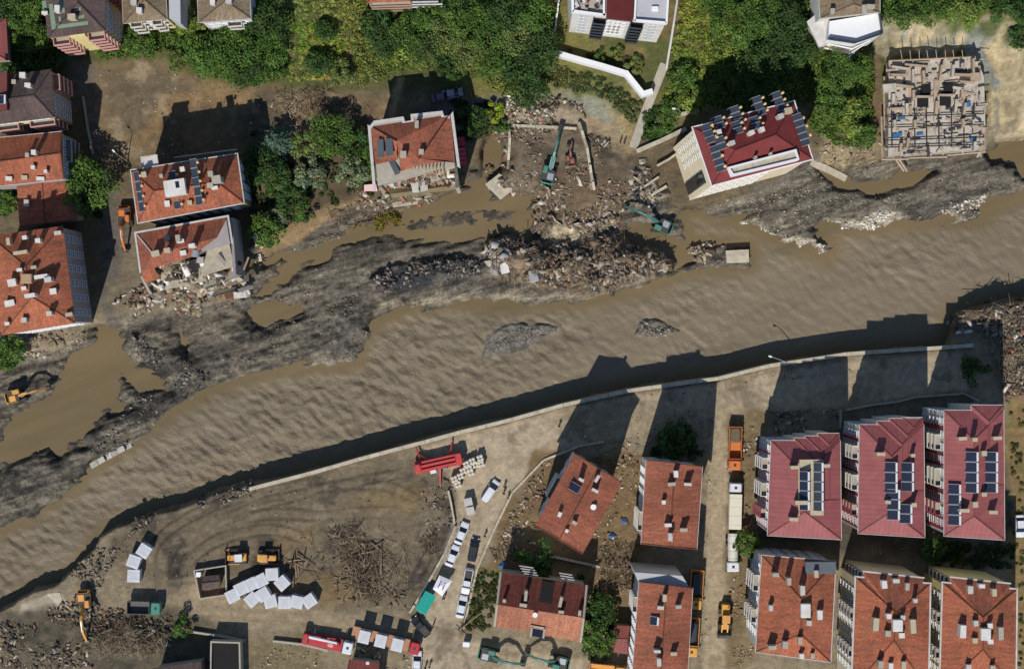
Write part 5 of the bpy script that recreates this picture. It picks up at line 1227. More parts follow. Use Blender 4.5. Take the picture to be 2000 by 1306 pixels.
# ---- white villa on the slope
b = Bld('villa', 'white terraced villa with a brown hip roof and curved balconies', [(1597, -40), (1718, -40), (1718, 24), (1602, 36)], 12.0, z0=3.5, over=.2)
b.walls(M_white); b.roof([(1655, -30), (1668, 8)], 'v', 1.6, T_tan, gut=M_gut)
b.chimneys([(1626, 22, .8, .8, 1.2), (1688, 18, .9, 1.4, 1.4), (1700, 14, 1.3, .7, .8)])
q = [b.L(x, y, b.z0 + 9.5)[:2] for x, y in ((1620, 42), (1716, 26), (1722, 66), (1670, 84), (1618, 76))]
b.part('terrace', MB().prism(q, -4, 9.5), M_frame)
_m = MB(); _o = inset(q, -.12); _i = inset(q, .15)
for i in (1, 2, 3): _m.prism([_o[i], _o[i + 1], _i[i + 1], _i[i]], 9.0, 10.4)
b.part('terrace_parapet', _m, M_panelg)
for k in range(4):
    zt = 7.2 - 2.3 * k
    q = [b.L(x, y, b.z0 + 7)[:2] for x, y in ((1616, 78 + 5 * k), (1668, 88 + 6 * k), (1712 - 8 * k, 72 + 5 * k), (1700, 60), (1625, 66))]
    b.part('balcony', MB().prism(q, zt - .2, zt), M_cream)
    _o = q; _i = inset(q, .18); _m = MB()
    for i in (0, 1): _m.prism([_o[i], _o[i + 1], _i[i + 1], _i[i]], zt, zt + .5)
    b.part('balcony_rail', _m, M_frame)
q = [b.L(x, y, b.z0 + 6)[:2] for x, y in ((1578, 40), (1604, 20), (1618, 44), (1616, 86), (1602, 90))]; b.part('side_wing', MB().prism(q, -4, [5, 7, 8, 6, 4.5]), M_white)

# ---- garden wall of the white block, path and steps
def wall_run(name, label, pts, h, th, m, cat='wall', z=None, base=1.5, seg=0, rag=0.0):
    if seg:
        D = []
        for a_, b_ in zip(pts[:-1], pts[1:]):
            n_ = max(1, int(math.hypot(b_[0] - a_[0], b_[1] - a_[1]) / seg / 10))
            D += [(a_[0] + (b_[0] - a_[0]) * i / n_, a_[1] + (b_[1] - a_[1]) * i / n_) for i in range(n_)]
        pts = D + [pts[-1]]
    rw = random.Random(len(label) * 7)
    P = [G(x, y) for x, y in pts]
    r = empty(name, P[0]); tag(r, label, cat, kind='thing'); o = P[0]
    for i in range(len(P) - 1):
        p, q_ = Vector(P[i]), Vector(P[i + 1]); e = (q_ - p); e.z = 0; e.normalize(); n_ = Vector((-e.y, e.x, 0)) * th / 2
        c4 = [p - n_ - e * th * .3, q_ - n_ + e * th * .3, q_ + n_ + e * th * .3, p + n_ - e * th * .3]
        za, zb = (p.z, q_.z) if z is None else (z, z)
        if rag: za += rw.uniform(-rag, rag * .4); zb += rw.uniform(-rag, rag * .4)
        if seg: c4 = [p - n_ + e * .03, q_ - n_ - e * .03, q_ + n_ - e * .03, p + n_ + e * .03]
        MB().prism([(c.x - o[0], c.y - o[1]) for c in c4], -base - 1 + min(za, zb) - o[2], [za + h - o[2] + .012 * i, zb + h - o[2] + .012 * i, zb + h - o[2] + .012 * i, za + h - o[2] + .012 * i] if True else 0).build('wall_section', m, r)
    return r
wall_run('garden_wall', 'tall white retaining wall round the garden of the white block', [(1082, 106), (1130, 120), (1180, 134), (1222, 147), (1254, 187), (1270, 182)], 2.6, 1.0, M_frame)
wall_run('boundary_wall', 'thin white boundary wall along the west side of the white block', [(1092, 0), (1085, 50), (1080, 104)], 1.8, .3, M_frame)
wall_run('boundary_wall', 'grey boundary wall along the east side of the white block', [(1322, 0), (1316, 40), (1308, 90), (1300, 138)], 1.6, .4, M_gut)
# ================================================================== walls along the river and the road
wall_run('river_wall', 'long concrete flood wall curving along the south bank', [(488, 954), (600, 925), (700, 896), (830, 862), (900, 843), (1000, 818), (1100, 790), (1230, 762), (1400, 738), (1500, 714), (1650, 691), (1800, 681), (1898, 674)], 0.95, .7, M_concl, base=6, z=0.05, seg=4.0, rag=.12)
for o in list(bpy.data.objects['river_wall'].children): o.name = 'wall_section'
wall_run('kerb_wall', 'low pale kerb wall on the inside of the road bend', [(905, 1228), (932, 1110), (962, 1040), (1000, 962), (1062, 898), (1132, 870), (1180, 862)], .25, .4, M_concl, seg=2.5, rag=.1)
wall_run('stone_wall', 'low broken stone wall between the muddy yard and the road', [(800, 1196), (830, 1148), (868, 1080), (890, 1026)], .8, .45, M_conc, seg=1.5, rag=.35)
wall_run('stone_wall', 'short pale wall below the stacked white sacks', [(876, 958), (882, 985), (888, 1020)], 1.0, .35, M_concl)
wall_run('stone_wall', 'thin wall on the scoured plot below the askew house', [(1062, 1082), (1120, 1094), (1170, 1105)], 1.2, .35, M_conc)
wall_run('stone_wall', 'grey yard wall north of the estate blocks, below the river road', [(1652, 800), (1702, 790), (1752, 784), (1785, 775), (1880, 768), (1910, 782)], 1.3, .3, M_conc)
wall_run('stone_wall', 'thin side wall joining the yard wall near the estate', [(1640, 800), (1640, 835)], 1.3, .3, M_conc)
wall_run('footpath_slab', 'narrow concrete path running down from the white block', [(1296, 130), (1280, 170), (1262, 215), (1246, 262), (1238, 284)], .18, 1.7, M_conc, cat='path')
wall_run('retaining_wall', 'pale concrete beam wall west of the leaning block', [(1243, 296), (1290, 276), (1340, 252)], 1.0, .8, M_concl, seg=3, rag=.3)
wall_run('retaining_wall', 'second pale wall above the path end, reaching the leaning block', [(1280, 238), (1320, 226), (1362, 218)], 1.0, .7, M_concl)
wall_run('retaining_wall', 'thin white wall in front of the beam wall by the leaning block', [(1284, 324), (1306, 312), (1322, 300)], 1.3, .4, M_concl)
wall_run('broken_wall', 'standing strip of wall across the demolished plot', [(1130, 240), (1146, 290), (1154, 340), (1160, 372)], 1.9, .5, M_concl, seg=1.6, rag=.7)
wall_run('broken_wall', 'north wall stub of the demolished plot', [(1002, 246), (1060, 248), (1126, 252)], .9, .5, M_concl, seg=1.4, rag=.6)
wall_run('broken_wall', 'west wall stub of the demolished plot', [(992, 236), (996, 270), (992, 330)], 1.0, .5, M_concl, seg=1.4, rag=.7)
wall_run('broken_wall', 'toppled cream wall at the east corner of the leaning block', [(1586, 318), (1620, 334), (1648, 348)], .9, 1.3, M_concl)
wall_run('broken_wall', 'leaning wall post beside the half-collapsed block', [(500, 462), (508, 508)], 1.0, .8, M_concl)
wall_run('lane_wall', 'thin pale kerb down the west lane', [(163, 190), (172, 250), (182, 300)], .5, .4, M_conc)
wall_run('yard_wall', 'low wall above the dark roofless block at the bottom', [(378, 1232), (430, 1240), (478, 1250)], 1.0, .4, M_conc)
wall_run('yard_wall', 'low wall beneath the red crane truck', [(535, 1250), (590, 1256), (640, 1268)], .9, .4, M_conc)

# ================================================================== building site
site = empty('building_site', (0, 0, 0)); tag(site, 'unfinished concrete floor with formwork in the pit below the cut slope', 'building site')
SZ = 1.4
_o = G(1830, 215); site.location = (_o[0], _o[1], 0)
def sL(px, py, z=SZ): x, y = W(px, py, z); return (x - _o[0], y - _o[1], z)
M_timber = mat('shuttering_timber', (170, 150, 126), 0.85, var=0.25, scale=1.2, dirt=0.3)
M_steel = mat('site_steel', (70, 68, 68), 0.6, var=0.2, metal=0.3)
M_blue = mat('blue_sheet', (52, 104, 150), 0.6, var=0.15)
M_siteslab = mat('fresh_concrete', (190, 181, 166), 0.9, var=0.2, scale=0.9, bump=0.2, dirt=0.7, dirt_rgb=(128, 116, 98))
MB().prism([sL(x, y)[:2] for x, y in ((1736, 120), (1905, 112), (1922, 150), (1926, 292), (1735, 306))], -3, SZ).build('floor_slab', M_siteslab, site)
for x0, y0, x1, y1 in ((1727, 150, 1728, 255), (1722, 228, 1724, 310), (1722, 311, 1775, 310), (1775, 308, 1850, 306), (1850, 303, 1925, 296), (1926, 250, 1922, 296), (1736, 119, 1905, 111)):
    MB().tube(sL(x0, y0, SZ + .2), sL(x1, y1, SZ + .2), .22, n=4).build('edge_board', M_timber, site)
for x in (1741, 1786, 1809, 1833, 1858, 1882):
    MB().tube(sL(x, 216, SZ + .75), sL(x + 1, 288, SZ + .75), .13, n=4).build('beam', M_steel, site)
for y in (226, 247, 272, 286):
    MB().tube(sL(1728, y + 2, SZ + .62), sL(1922, y - 4, SZ + .62), .13, n=4).build('beam', M_steel, site)
for x, y in ((1748, 236), (1800, 236), (1870, 236), (1894, 236), (1788, 292), (1848, 280), (1870, 284), (1845, 258)):
    for sgn in (-1, 1): MB().tube(sL(x - 9, y - 7 * sgn, SZ + .45), sL(x + 9, y + 7 * sgn, SZ + .45), .05, n=4).build('brace', M_steel, site)
for k, (x, y, w_, d_, h_) in enumerate(((1760, 132, 3.5, .3, 1.4), (1790, 128, 4.5, .4, 1.0), (1755, 146, 3, .3, 1.2), (1784, 148, .4, 2.5, 1.6), (1805, 150, .5, 2.4, 1.8), (1838, 142, .4, 3, 1.8), (1862, 138, .5, 2.2, 1.6), (1885, 146, 4, .4, 1.4), (1902, 132, .4, 3.5, 1.8), (1738, 172, 2.6, 1.6, 1.4), (1768, 168, 3.4, .4, 1.3), (1890, 160, 3.0, .3, 1.2), (1745, 192, .5, 1.8, 1.8), (1785, 186, .5, 2.0, 1.8), (1905, 150, 1.8, 1.5, 1.5), (1872, 172, 2.2, .4, 1.3), (1880, 182, .5, 1.6, 1.5), (1830, 178, 1.2, 4.5, .5), (1772, 212, .5, 2.0, 1.6), (1752, 212, 2.8, .4, 1.0), (1885, 212, .5, 2.2, 1.6), (1868, 206, .5, 2.4, 1.3), (1830, 210, .6, 2.5, 1.5), (1788, 242, .5, 1.5, 1.5), (1748, 242, .5, 1.5, 1.5), (1774, 278, .5, 1.6, 1.8), (1760, 288, .5, 1.6, 1.6), (1905, 285, .5, 1.6, 1.8), (1882, 240, .5, 1.6, 1.8))):
    p = sL(x, y, SZ + h_); MB().box((p[0], p[1], SZ + h_ / 2), (w_, d_, h_), rz=R(-8 + 3 * (k % 5))).build('formwork_wall', M_timber if k % 3 else M_siteslab, site)
for x, y in ((1803, 196), (1847, 193)):
    p = sL(x, y, SZ + 1.5); MB().box((p[0], p[1] - .4, SZ + .55), (2.2, 1.6, 1.1)).build('stair_void', M_dark, site); MB().box((p[0], p[1] + .7, SZ + .8), (2.7, .4, 1.6)).build('lintel', M_timber, site); MB().box((p[0] - 1.3, p[1] - .3, SZ + .6), (.35, 2.2, 1.2)).build('lintel', M_siteslab, site); MB().box((p[0] + 1.3, p[1] - .3, SZ + .6), (.35, 2.2, 1.2)).build('lintel', M_siteslab, site)
    p = sL(x + 6, y - 20, SZ + 1); MB().box((p[0], p[1], SZ + .45), (1.8, 1.8, .9)).build('stair_void', M_dark, site)
for x, y, w_, d_ in ((1887, 205, 1.6, 1.0), (1750, 210, 1.4, .8), (1752, 264, 1.8, .7), (1897, 270, .8, 1.2), (1758, 232, 1.8, .5), (1796, 262, 1.2, .5)):
    p = sL(x, y); MB().box((p[0], p[1], SZ + .2), (w_, d_, .35), rz=.2).build('blue_sheet', M_blue, site)
random.seed(8)
for k in range(210):
    x = random.uniform(1732, 1924); y = random.uniform(116, 306); p = sL(x, y)
    MB().box((p[0], p[1], SZ + .12 + random.random() * .25), (random.uniform(.4, 2.6), random.uniform(.12, .5), random.choice([.1, .1, .5])), rz=random.choice([0.1, 1.6, random.random() * 3])).build('plank', random.choice([M_timber, M_timber, M_siteslab, M_steel]), site)
for k in range(8):
    x = 1762 + 17 * k; MB().tube(sL(x, 116, SZ + .2), sL(x - 3 + k % 3, 98, SZ + 1.2), .07, n=4).build('prop', M_timber, site)
for x0, y0, x1, y1 in ((1716, 278, 1742, 300), (1744, 302, 1766, 334), (1752, 304, 1772, 334)): MB().tube(sL(x0, y0, .8), sL(x1, y1, -.6), .25, n=4).build('ramp_plank', M_timber, site)

# ================================================================== vehicles
M_rub = mat('tyre_rubber', (34, 32, 30), 0.9, var=0.2, dirt=0.5)
M_blackm = mat('black_machine', (46, 45, 44), 0.6, var=0.15, dirt=0.4)
M_chrome = mat('lamp_glass', (220, 220, 215), 0.15, var=0.02)
P_white = mat('paint_white', (216, 218, 220), 0.35, var=0.05, dirt=0.25, scale=.9)
P_silver = mat('paint_silver', (150, 156, 162), 0.3, metal=0.3, var=0.04, dirt=0.2, scale=.9)
P_dark = mat('paint_dark', (44, 46, 52), 0.3, var=0.08, dirt=0.15, scale=.9)
P_red = mat('paint_red', (186, 56, 56), 0.5, var=0.12, dirt=0.35, scale=.9)
P_redt = mat('paint_crimson', (174, 40, 52), 0.45, var=0.1, dirt=0.3, scale=.9)
P_teal = mat('paint_teal', (52, 128, 112), 0.5, var=0.14, dirt=0.5, scale=.9)
P_or = mat('paint_orange', (206, 116, 54), 0.5, var=0.1, dirt=0.4, scale=.9)
P_yel = mat('paint_yellow', (214, 158, 70), 0.5, var=0.12, dirt=0.4, scale=.9)
P_yel2 = mat('paint_amber', (214, 152, 74), 0.5, var=0.12, dirt=0.35, scale=.9)
P_purple = mat('paint_mauve', (120, 88, 112), 0.4, var=0.08, dirt=0.3)
M_soil = mat('loaded_soil', (104, 92, 72), 0.95, var=0.3, scale=2.0, bump=0.6)
M_deck = mat('timber_deck', (176, 128, 100), 0.85, var=0.2, scale=1.5, dirt=0.3)
M_cabin = mat('cabin_sheet', (198, 200, 202), 0.55, var=0.07, scale=.9, dirt=0.35)

def wheel(t, x, y, r, w_, nm='wheel', hub=M_alu):
    o = MB().tube((0, -w_ / 2, 0), (0, w_ / 2, 0), r, n=14).build(nm, M_rub, t, loc=(x, y, r))
    MB().tube((0, -w_ / 2 - .015, 0), (0, w_ / 2 + .015, 0), r * .55, n=10).build('hub', hub, o)
def place(name, label, px, py, ang, cat, group=None, z=None):
    g = G(px, py)
    t = empty(name, (g[0], g[1], g[2] if z is None else z), ang); tag(t, label, cat, group); return t

def car(label, px, py, d, paint, kind='sedan', L_=4.5, name='parked_car'):
    t = place(name, label, px, py, hd(*d), 'car', 'cars along the mud road'); a = L_ / 2; w_ = .88
    def loft(sec, nm, m, **k):           # sections (x, half width, z0, z1)
        mb = MB(); vs = []; fs = []
        for (x, hw, z0, z1) in sec: vs += [(x, -hw, z0), (x, hw, z0), (x, hw * .97, z1 - .08), (x, hw * .86, z1), (x, -hw * .86, z1), (x, -hw * .97, z1 - .08)]
        n = len(sec)
        for i in range(n - 1):
            for j in range(6): fs.append((i * 6 + j, i * 6 + (j + 1) % 6, i * 6 + 6 + (j + 1) % 6, i * 6 + 6 + j))
        fs += [(5, 4, 3, 2, 1, 0), tuple((n - 1) * 6 + j for j in range(6))]
        mb.add(vs, [f[::-1] for f in fs], 0); return mb.build(nm, m, t, smoothf=False)
    loft([(-a, w_ * .82, .42, .78), (-a + .12, w_ * .93, .3, .9), (-a + .8, w_, .25, .95), (0, w_, .25, .95), (a - 1.0, w_, .25, .92), (a - .25, w_ * .93, .28, .8), (a, w_ * .8, .38, .66)], 'body', paint)
    if kind == 'pickup':
        loft([(-.2, w_ * .9, .93, .97), (0.05, w_ * .84, .93, 1.5), (.8, w_ * .84, .93, 1.52), (1.35, w_ * .9, .93, 1.0)], 'cabin', M_glass)
        MB().cbox((.42, 0, 1.53), (1.05, w_ * 1.5, .07), .08).build('roof', paint, t)
        MB().box((-1.2, 0, .975), (1.9, w_ * 1.6, .03)).build('cargo_bed', M_blackm, t)
        for s_ in (-1, 1): MB().box((-1.2, s_ * w_ * .88, 1.05), (2.0, .1, .16)).build('bed_rail', paint, t)
        MB().box((-2.2, 0, 1.05), (.1, w_ * 1.66, .16)).build('tailgate', paint, t)
    elif kind == 'van':
        loft([(-a + .1, w_ * .9, .93, 1.5), (-a + .3, w_ * .86, .93, 1.75), (.7, w_ * .86, .93, 1.78), (1.6, w_ * .92, .93, 1.0)], 'cabin', M_glass)
        MB().cbox((-.75, 0, 1.79), (L_ * .62, w_ * 1.56, .1), .1).build('roof', paint, t)
    else:
        loft([(-a + .55, w_ * .92, .93, .97), (-1.0, w_ * .8, .93, 1.42), (.25, w_ * .8, .93, 1.46), (1.15, w_ * .92, .93, .98)], 'cabin', M_glass)
        MB().cbox((-.38, 0, 1.47), (1.45, w_ * 1.44, .08), .1).build('roof', paint, t)
    for s_ in (-1, 1):
        wheel(t, a - .85, s_ * (w_ - .08), .32, .2); wheel(t, -a + .85, s_ * (w_ - .08), .32, .2)
        MB().box((a - .06, s_ * .6, .66), (.12, .34, .14)).build('headlight', M_chrome, t); MB().box((-a + .04, s_ * .62, .76), (.1, .3, .14)).build('tail_light', P_red, t)
        MB().box((.95, s_ * (w_ + .08), 1.0), (.14, .18, .12)).build('mirror', paint, t)
    return t
car('white estate car with a black sunroof on the wide road near the sacks', 958, 958, (26, -38), P_white, 'van', 4.7)
car('grey-white saloon, upper of two parked nose to tail above the tent', 902, 1040, (10, -25), P_white)
car('white hatchback parked directly above the printed tent', 884, 1084, (10, -25), P_white, 'sedan', 4.3)
car('glossy black car in the line opposite the tent', 925, 1072, (6, -30), P_dark, 'van', 4.6)
car('white pickup with a dark cargo bed opposite the tent', 913, 1133, (-6, 30), P_white, 'pickup', 5.2)
car('silver-white car last in the line below the white pickup', 902, 1183, (6, -28), P_white, 'sedan', 4.4)
car('dark pickup with white tail in the shade beside the teal roof', 822, 1222, (-20, -24), P_dark, 'pickup', 4.6)
car('white car cut by the bottom edge under the crimson lorry cab', 815, 1291, (2, -30), P_white, 'sedan', 4.4)
car('white car alone on the grassy track at the east edge', 1990, 1026, (1, 30), P_white, 'sedan', 4.4)
car('mauve wrecked car in the shade above the torn block', 864, 190, (30, -6), P_purple, 'sedan', 4.2)
car('grey wrecked car beside the mauve wreck', 884, 183, (30, -5), P_silver, 'sedan', 4.0)

def excavator(label, px, py, d, paint, reach=7.5, swing=0.0, sc=1.0, down=0.6, dz=0.0):
    t = place('excavator', label, px, py, hd(*d), 'excavator', 'excavators clearing the debris'); t.location.z += dz; t.scale = (sc,) * 3
    rs = R(swing)
    for s_ in (-1, 1):
        c, s2 = math.cos(rs), math.sin(rs)
        o = MB().profile([(-1.9, .25), (-1.6, 0), (1.6, 0), (1.9, .25), (1.95, .6), (1.65, .9), (-1.65, .9), (-1.95, .6)], -.3, .3).build('track', M_blackm, t, loc=(-s2 * s_ * 1.15, c * s_ * 1.15, 0)); o.rotation_euler = (0, 0, rs)
    MB().cbox((0, 0, .75), (1.6, 1.8, .7), .15, rz=rs).build('undercarriage', M_blackm, t)
    u = MB().cbox((-.75, 0, 1.6), (2.7, 2.5, .95), .18).build('upper_body', M_blackm, t)
    MB().cbox((-1.95, 0, 1.62), (.75, 2.6, 1.1), .3).build('counterweight', paint, t)
    for s_ in (-1, 1): MB().box((-.7, s_ * 1.27, 1.6), (1.7, .06, .8)).build('side_panel', paint, t)
    MB().box((-.8, -.45, 2.11), (1.3, 1.2, .08)).build('engine_hood', M_alu if paint is P_teal else paint, t)
    cb = MB().cbox((.35, .78, 2.05), (1.5, .95, 1.7), .12).build('cab', paint, t); MB().box((.42, .78, 2.2), (1.56, .8, 1.0)).build('cab_glass', M_glass, cb); MB().cbox((.3, .78, 2.93), (1.2, .8, .06), .1).build('cab_roof', paint, cb)
    k = reach / 7.5; y0 = -.15
    boom = [(.3, 1.6), (.5, 2.1), (2.2 * k, 4.3), (3.0 * k, 4.7), (5.0 * k, 4.0), (5.05 * k, 3.65), (3.0 * k, 4.1), (2.3 * k, 3.6), (.9, 1.6)]
    MB().profile(boom, y0 - .24, y0 + .24).build('boom', paint, t)
    e = (7.2 * k, 1.5 * down)
    MB().profile([(4.6 * k, 4.4), (5.3 * k, 4.0), (e[0] + .2, e[1] + .5), (e[0] - .1, e[1] + .45), (4.9 * k, 3.5)], y0 - .18, y0 + .18).build('stick', paint, t)
    MB().profile([(e[0] - .1, e[1] + .6), (e[0] + .45, e[1] + .5), (e[0] + .5, e[1] - .2), (e[0] - .3, e[1] - .5), (e[0] - .75, e[1] - .2)], y0 - .55, y0 + .55).build('bucket', M_blackm, t)
    for s_ in (-1, 1): MB().tube((.9, y0 + s_ * .36, 1.7), (2.3 * k, y0 + s_ * .36, 3.5), .1, .06, 6).build('ram', M_alu, t)
    MB().tube((3.2 * k, y0, 4.75), (4.8 * k, y0, 4.5), .1, .06, 6).build('ram', M_alu, t)
    return t
excavator('teal excavator with a long arm reaching north over the demolished plot', 1072, 338, (18, -72), P_teal, 9.5, 0)
excavator('teal excavator on the gravel by the side channel, arm to the north-west', 1290, 440, (-66, -32), P_teal, 8.2, 20)
excavator('small orange-red excavator beside the standing strip of wall', 1114, 312, (-4, -26), mat('paint_rust', (150, 88, 70), .6, var=.15, dirt=.5), 5.0, 0, .62)
excavator('orange excavator in the dark lane between the orange roofs', 246, 425, (2, 50), P_or, 7.0, 0, .95)
excavator('yellow excavator at the edge of the flood pond', 36, 772, (52, -14), P_yel, 7.0, 0, .95)
excavator('amber excavator digging in the debris heap below the green dump truck', 168, 1172, (6, 74), P_yel2, 8.0, 30)
excavator('teal excavator at the bottom, arm stretched to the east', 956, 1276, (60, 14), P_teal, 7.5, 0, .95)
excavator('teal excavator at the bottom, facing its twin', 1090, 1290, (-60, -14), P_teal, 7.0, 0, .95)

def dozer(label, px, py, d, blade=True, bucket=False, cabc=P_white, wheels=False):
    t = place('wheel_loader' if wheels else 'bulldozer', label, px, py, hd(*d), 'loader' if wheels else 'bulldozer', 'yellow earth-moving machines')
    if wheels:
        for s_ in (-1, 1):
            for x in (-1.5, 1.5): wheel(t, x, s_ * 1.05, .75, .55, hub=P_yel)
        MB().cbox((-1.7, 0, 1.35), (2.4, 1.6, 1.3), .2).build('engine_hood', P_yel, t); MB().cbox((1.2, 0, 1.1), (1.8, 1.1, .8), .15).build('front_frame', P_yel, t)
        MB().tube((-2.2, .4, 2.0), (-2.2, .4, 2.6), .08).build('exhaust', M_blackm, t)
        cb = MB().cbox((-.1, 0, 2.2), (1.4, 1.4, 1.6), .12).build('cab', M_glass, t); MB().cbox((-.1, 0, 3.05), (1.6, 1.6, .14), .12).build('cab_roof', P_yel2, cb)
        for s_ in (-1, 1): MB().profile([(1.0, 1.3), (1.2, 1.7), (2.8, .9), (3.0, .5), (2.7, .5)], s_ * .55 - .12, s_ * .55 + .12).build('lift_arm', P_yel, t)
        MB().profile([(2.9, .1), (4.0, .05), (4.05, .12), (3.2, .3), (3.05, 1.0), (3.4, 1.3), (3.3, 1.35), (2.85, 1.0)], -1.35, 1.35).build('bucket', M_blackm, t)
    else:
        for s_ in (-1, 1): MB().profile([(-1.8, .2), (-1.5, 0), (1.5, 0), (1.8, .2), (1.8, .7), (1.4, .95), (-1.4, 1.1), (-1.8, .7)], s_ * 1.05 - .28, s_ * 1.05 + .28).build('track', M_blackm, t)
        MB().cbox((1.0, 0, 1.3), (1.9, 1.1, 1.1), .15).build('engine_hood', P_yel2, t); MB().cbox((-.9, 0, 1.2), (1.7, 1.5, .9), .15).build('body', P_yel, t)
        cb = MB().cbox((-.35, 0, 2.1), (1.3, 1.3, 1.2), .1).build('cab', M_glass, t); MB().cbox((-.35, 0, 2.77), (1.5, 1.5, .14), .1).build('cab_roof', cabc, cb)
        for s_ in (-1, 1): MB().tube((-.2, s_ * 1.4, .5), (2.3, s_ * 1.4, .5), .12, n=6).build('push_arm', P_yel2, t)
        MB().profile([(2.35, .05), (2.55, 0), (2.4, .5), (2.5, 1.1), (2.35, 1.1), (2.25, .5)], -1.7, 1.7).build('blade', M_blackm, t)
        MB().tube((1.5, .3, 1.8), (1.5, .3, 2.5), .07).build('exhaust', M_blackm, t)
    return t
dozer('yellow bulldozer with a white cab roof, blade to the west', 466, 1086, (-30, 1))
dozer('yellow bulldozer with a yellow roof, blade to the east', 522, 1087, (30, 0), cabc=P_yel2)
dozer('amber wheel loader on the straight mud street, bucket to the south', 1415, 1205, (-1, 30), wheels=True)

def truck(label, px, py, d, L_, cabp, body, bodym, name='lorry', cat='truck', w_=1.22, axles=(-.33, -.2, .36), dz=0):
    """px,py is the middle of the vehicle, d points to the cab"""
    t = place(name, label, px, py, hd(*d), cat, 'lorries at work'); a = L_ / 2
    MB().box((-.1, 0, .85), (L_ - .6, .9, .3)).build('chassis', M_blackm, t)
    for f in axles:
        for s_ in (-1, 1): wheel(t, f * L_, s_ * (w_ - .16), .5, .32)
    cb = MB().cbox((a - 1.0, 0, 1.75), (1.9, 2 * w_ - .05, 2.1), .22).build('cab', cabp, t)
    MB().box((a - .12, 0, 2.1), (.2, 2 * w_ - .5, .8)).build('windscreen', M_glass, cb); MB().box((a - 1.0, 0, 2.82), (.5, .5, .06)).build('roof_hatch', M_blackm, cb)
    for s_ in (-1, 1): MB().box((a - .75, s_ * (w_ - .01), 2.1), (.9, .06, .65)).build('side_window', M_glass, cb); MB().box((a - .02, s_ * .85, 1.0), (.1, .35, .2)).build('headlight', M_chrome, cb); MB().box((a - .2, s_ * (w_ + .2), 2.1), (.14, .3, .5)).build('mirror', M_blackm, cb)
    x0, x1 = -a, a - 2.15; m = (x0 + x1) / 2; l = x1 - x0
    if body == 'tipper':
        b_ = MB().box((m, 0, 1.15), (l, 2 * w_ - .1, .12))
        for s_ in (-1, 1): b_.box((m, s_ * (w_ - .03), 1.9), (l, .1, 1.5))
        b_.box((x0 + .05, 0, 1.9), (.1, 2 * w_ - .16, 1.5)).box((x1 - .05, 0, 2.05), (.1, 2 * w_ - .16, 1.8)); b_.build('tipper_box', bodym, t)
        for k in range(6):
            for s_ in (-1, 1): MB().box((x0 + .5 + k * (l - 1) / 5, s_ * (w_ + .06), 1.9), (.12, .1, 1.5)).build('side_rib', bodym, t)
    elif body == 'box':
        MB().cbox((m, 0, 2.15), (l, 2 * w_, 2.2), .08).build('cargo_box', bodym, t)
        for k in range(4): MB().box((x0 + l * (k + .5) / 4, 0, 3.26), (.06, 2 * w_ - .2, .03)).build('roof_rib', M_gut, t)
    elif body == 'tank':
        MB().tube((x0, 0, 2.0), (x1, 0, 2.0), 1.0, n=16).build('tank', bodym, t)
        for k in range(4): MB().tube((x0 + .4 + k * (l - .8) / 3 - .05, 0, 2.0), (x0 + .4 + k * (l - .8) / 3 + .05, 0, 2.0), 1.04, n=16).build('tank_band', M_gut, t)
        MB().tube((m, 0, 2.9), (m, 0, 3.15), .3, n=10).build('filler_cap', M_gut, t)
    elif body == 'flatbed':
        MB().box((m, 0, 1.2), (l, 2 * w_, .18)).build('deck', bodym, t)
        for k in range(int(l / .6)): MB().box((x0 + .3 + k * .6, 0, 1.31), (.52, 2 * w_ - .1, .05)).build('deck_board', bodym, t)
        MB().box((x1 + .02, 0, 1.8), (.12, 2 * w_, 1.1)).build('headboard', M_blackm, t)
    return t
t = truck('orange dump truck with an open soil-filled box on the straight street', 1433, 874, (-1, 40), 8.4, P_or, 'tipper', P_or); MB().cbox((-2.6, 0, 1.8), (3.0, 2.1, 1.1), .3, topin=.3).build('load', M_soil, t)
truck('white box lorry behind the orange dump truck', 1433, 985, (1, -40), 9.0, P_white, 'box', mat('canvas_cream', (214, 208, 186), .8, var=.06), axles=(-.36, -.26, .36))
truck('white tanker lorry on the straight street by the small tree', 1429, 1076, (0, 40), 7.4, P_white, 'tank', mat('tank_cream', (212, 210, 198), .5, var=.06, dirt=.25))
truck('yellow tipper with a dark covered load behind the long red house', 1358, 1148, (-2, 30), 7.6, P_yel, 'tipper', P_yel2)
t = truck('yellow tipper further down the street, white cab roof', 1350, 1240, (-2, 30), 7.6, P_yel, 'tipper', P_yel2)
for o_ in [x for x in bpy.data.objects if x.name.startswith('lorry') and 'yellow tipper' in x.get('label', '')]: MB().cbox((-1.0, 0, 1.9), (4.6, 2.0, 1.0), .5, topin=.4).build('load', M_panelg, o_)
t = truck('teal-cabbed dump truck with an empty dark box in the debris yard', 286, 1183, (40, 1), 6.6, P_teal, 'tipper', mat('dull_steel', (88, 88, 86), .6, var=.15, dirt=.3))
truck('yellow truck cut by the bottom edge east of the teal excavators', 1185, 1306, (40, 4), 7.0, P_yel, 'tipper', P_yel2)
t = truck('crimson-cabbed lorry carrying three white cabins on a timber deck', 755, 1247, (62, 15), 13.6, P_redt, 'flatbed', M_deck, axles=(-.42, -.34, -.26, .2, .4))
FLAT = t
t = truck('red and white recovery crane lorry with a white cab', 642, 1252, (48, 10), 10.0, P_white, 'flatbed', P_redt, axles=(-.36, -.26, .2, .38))
MB().tube((-4.6, .5, 1.9), (1.8, .5, 2.4), .35, .25, 6).build('crane_boom', P_white, t); MB().cbox((-4.4, 0, 1.9), (1.2, 2.2, 1.2), .2).build('winch_box', P_redt, t)
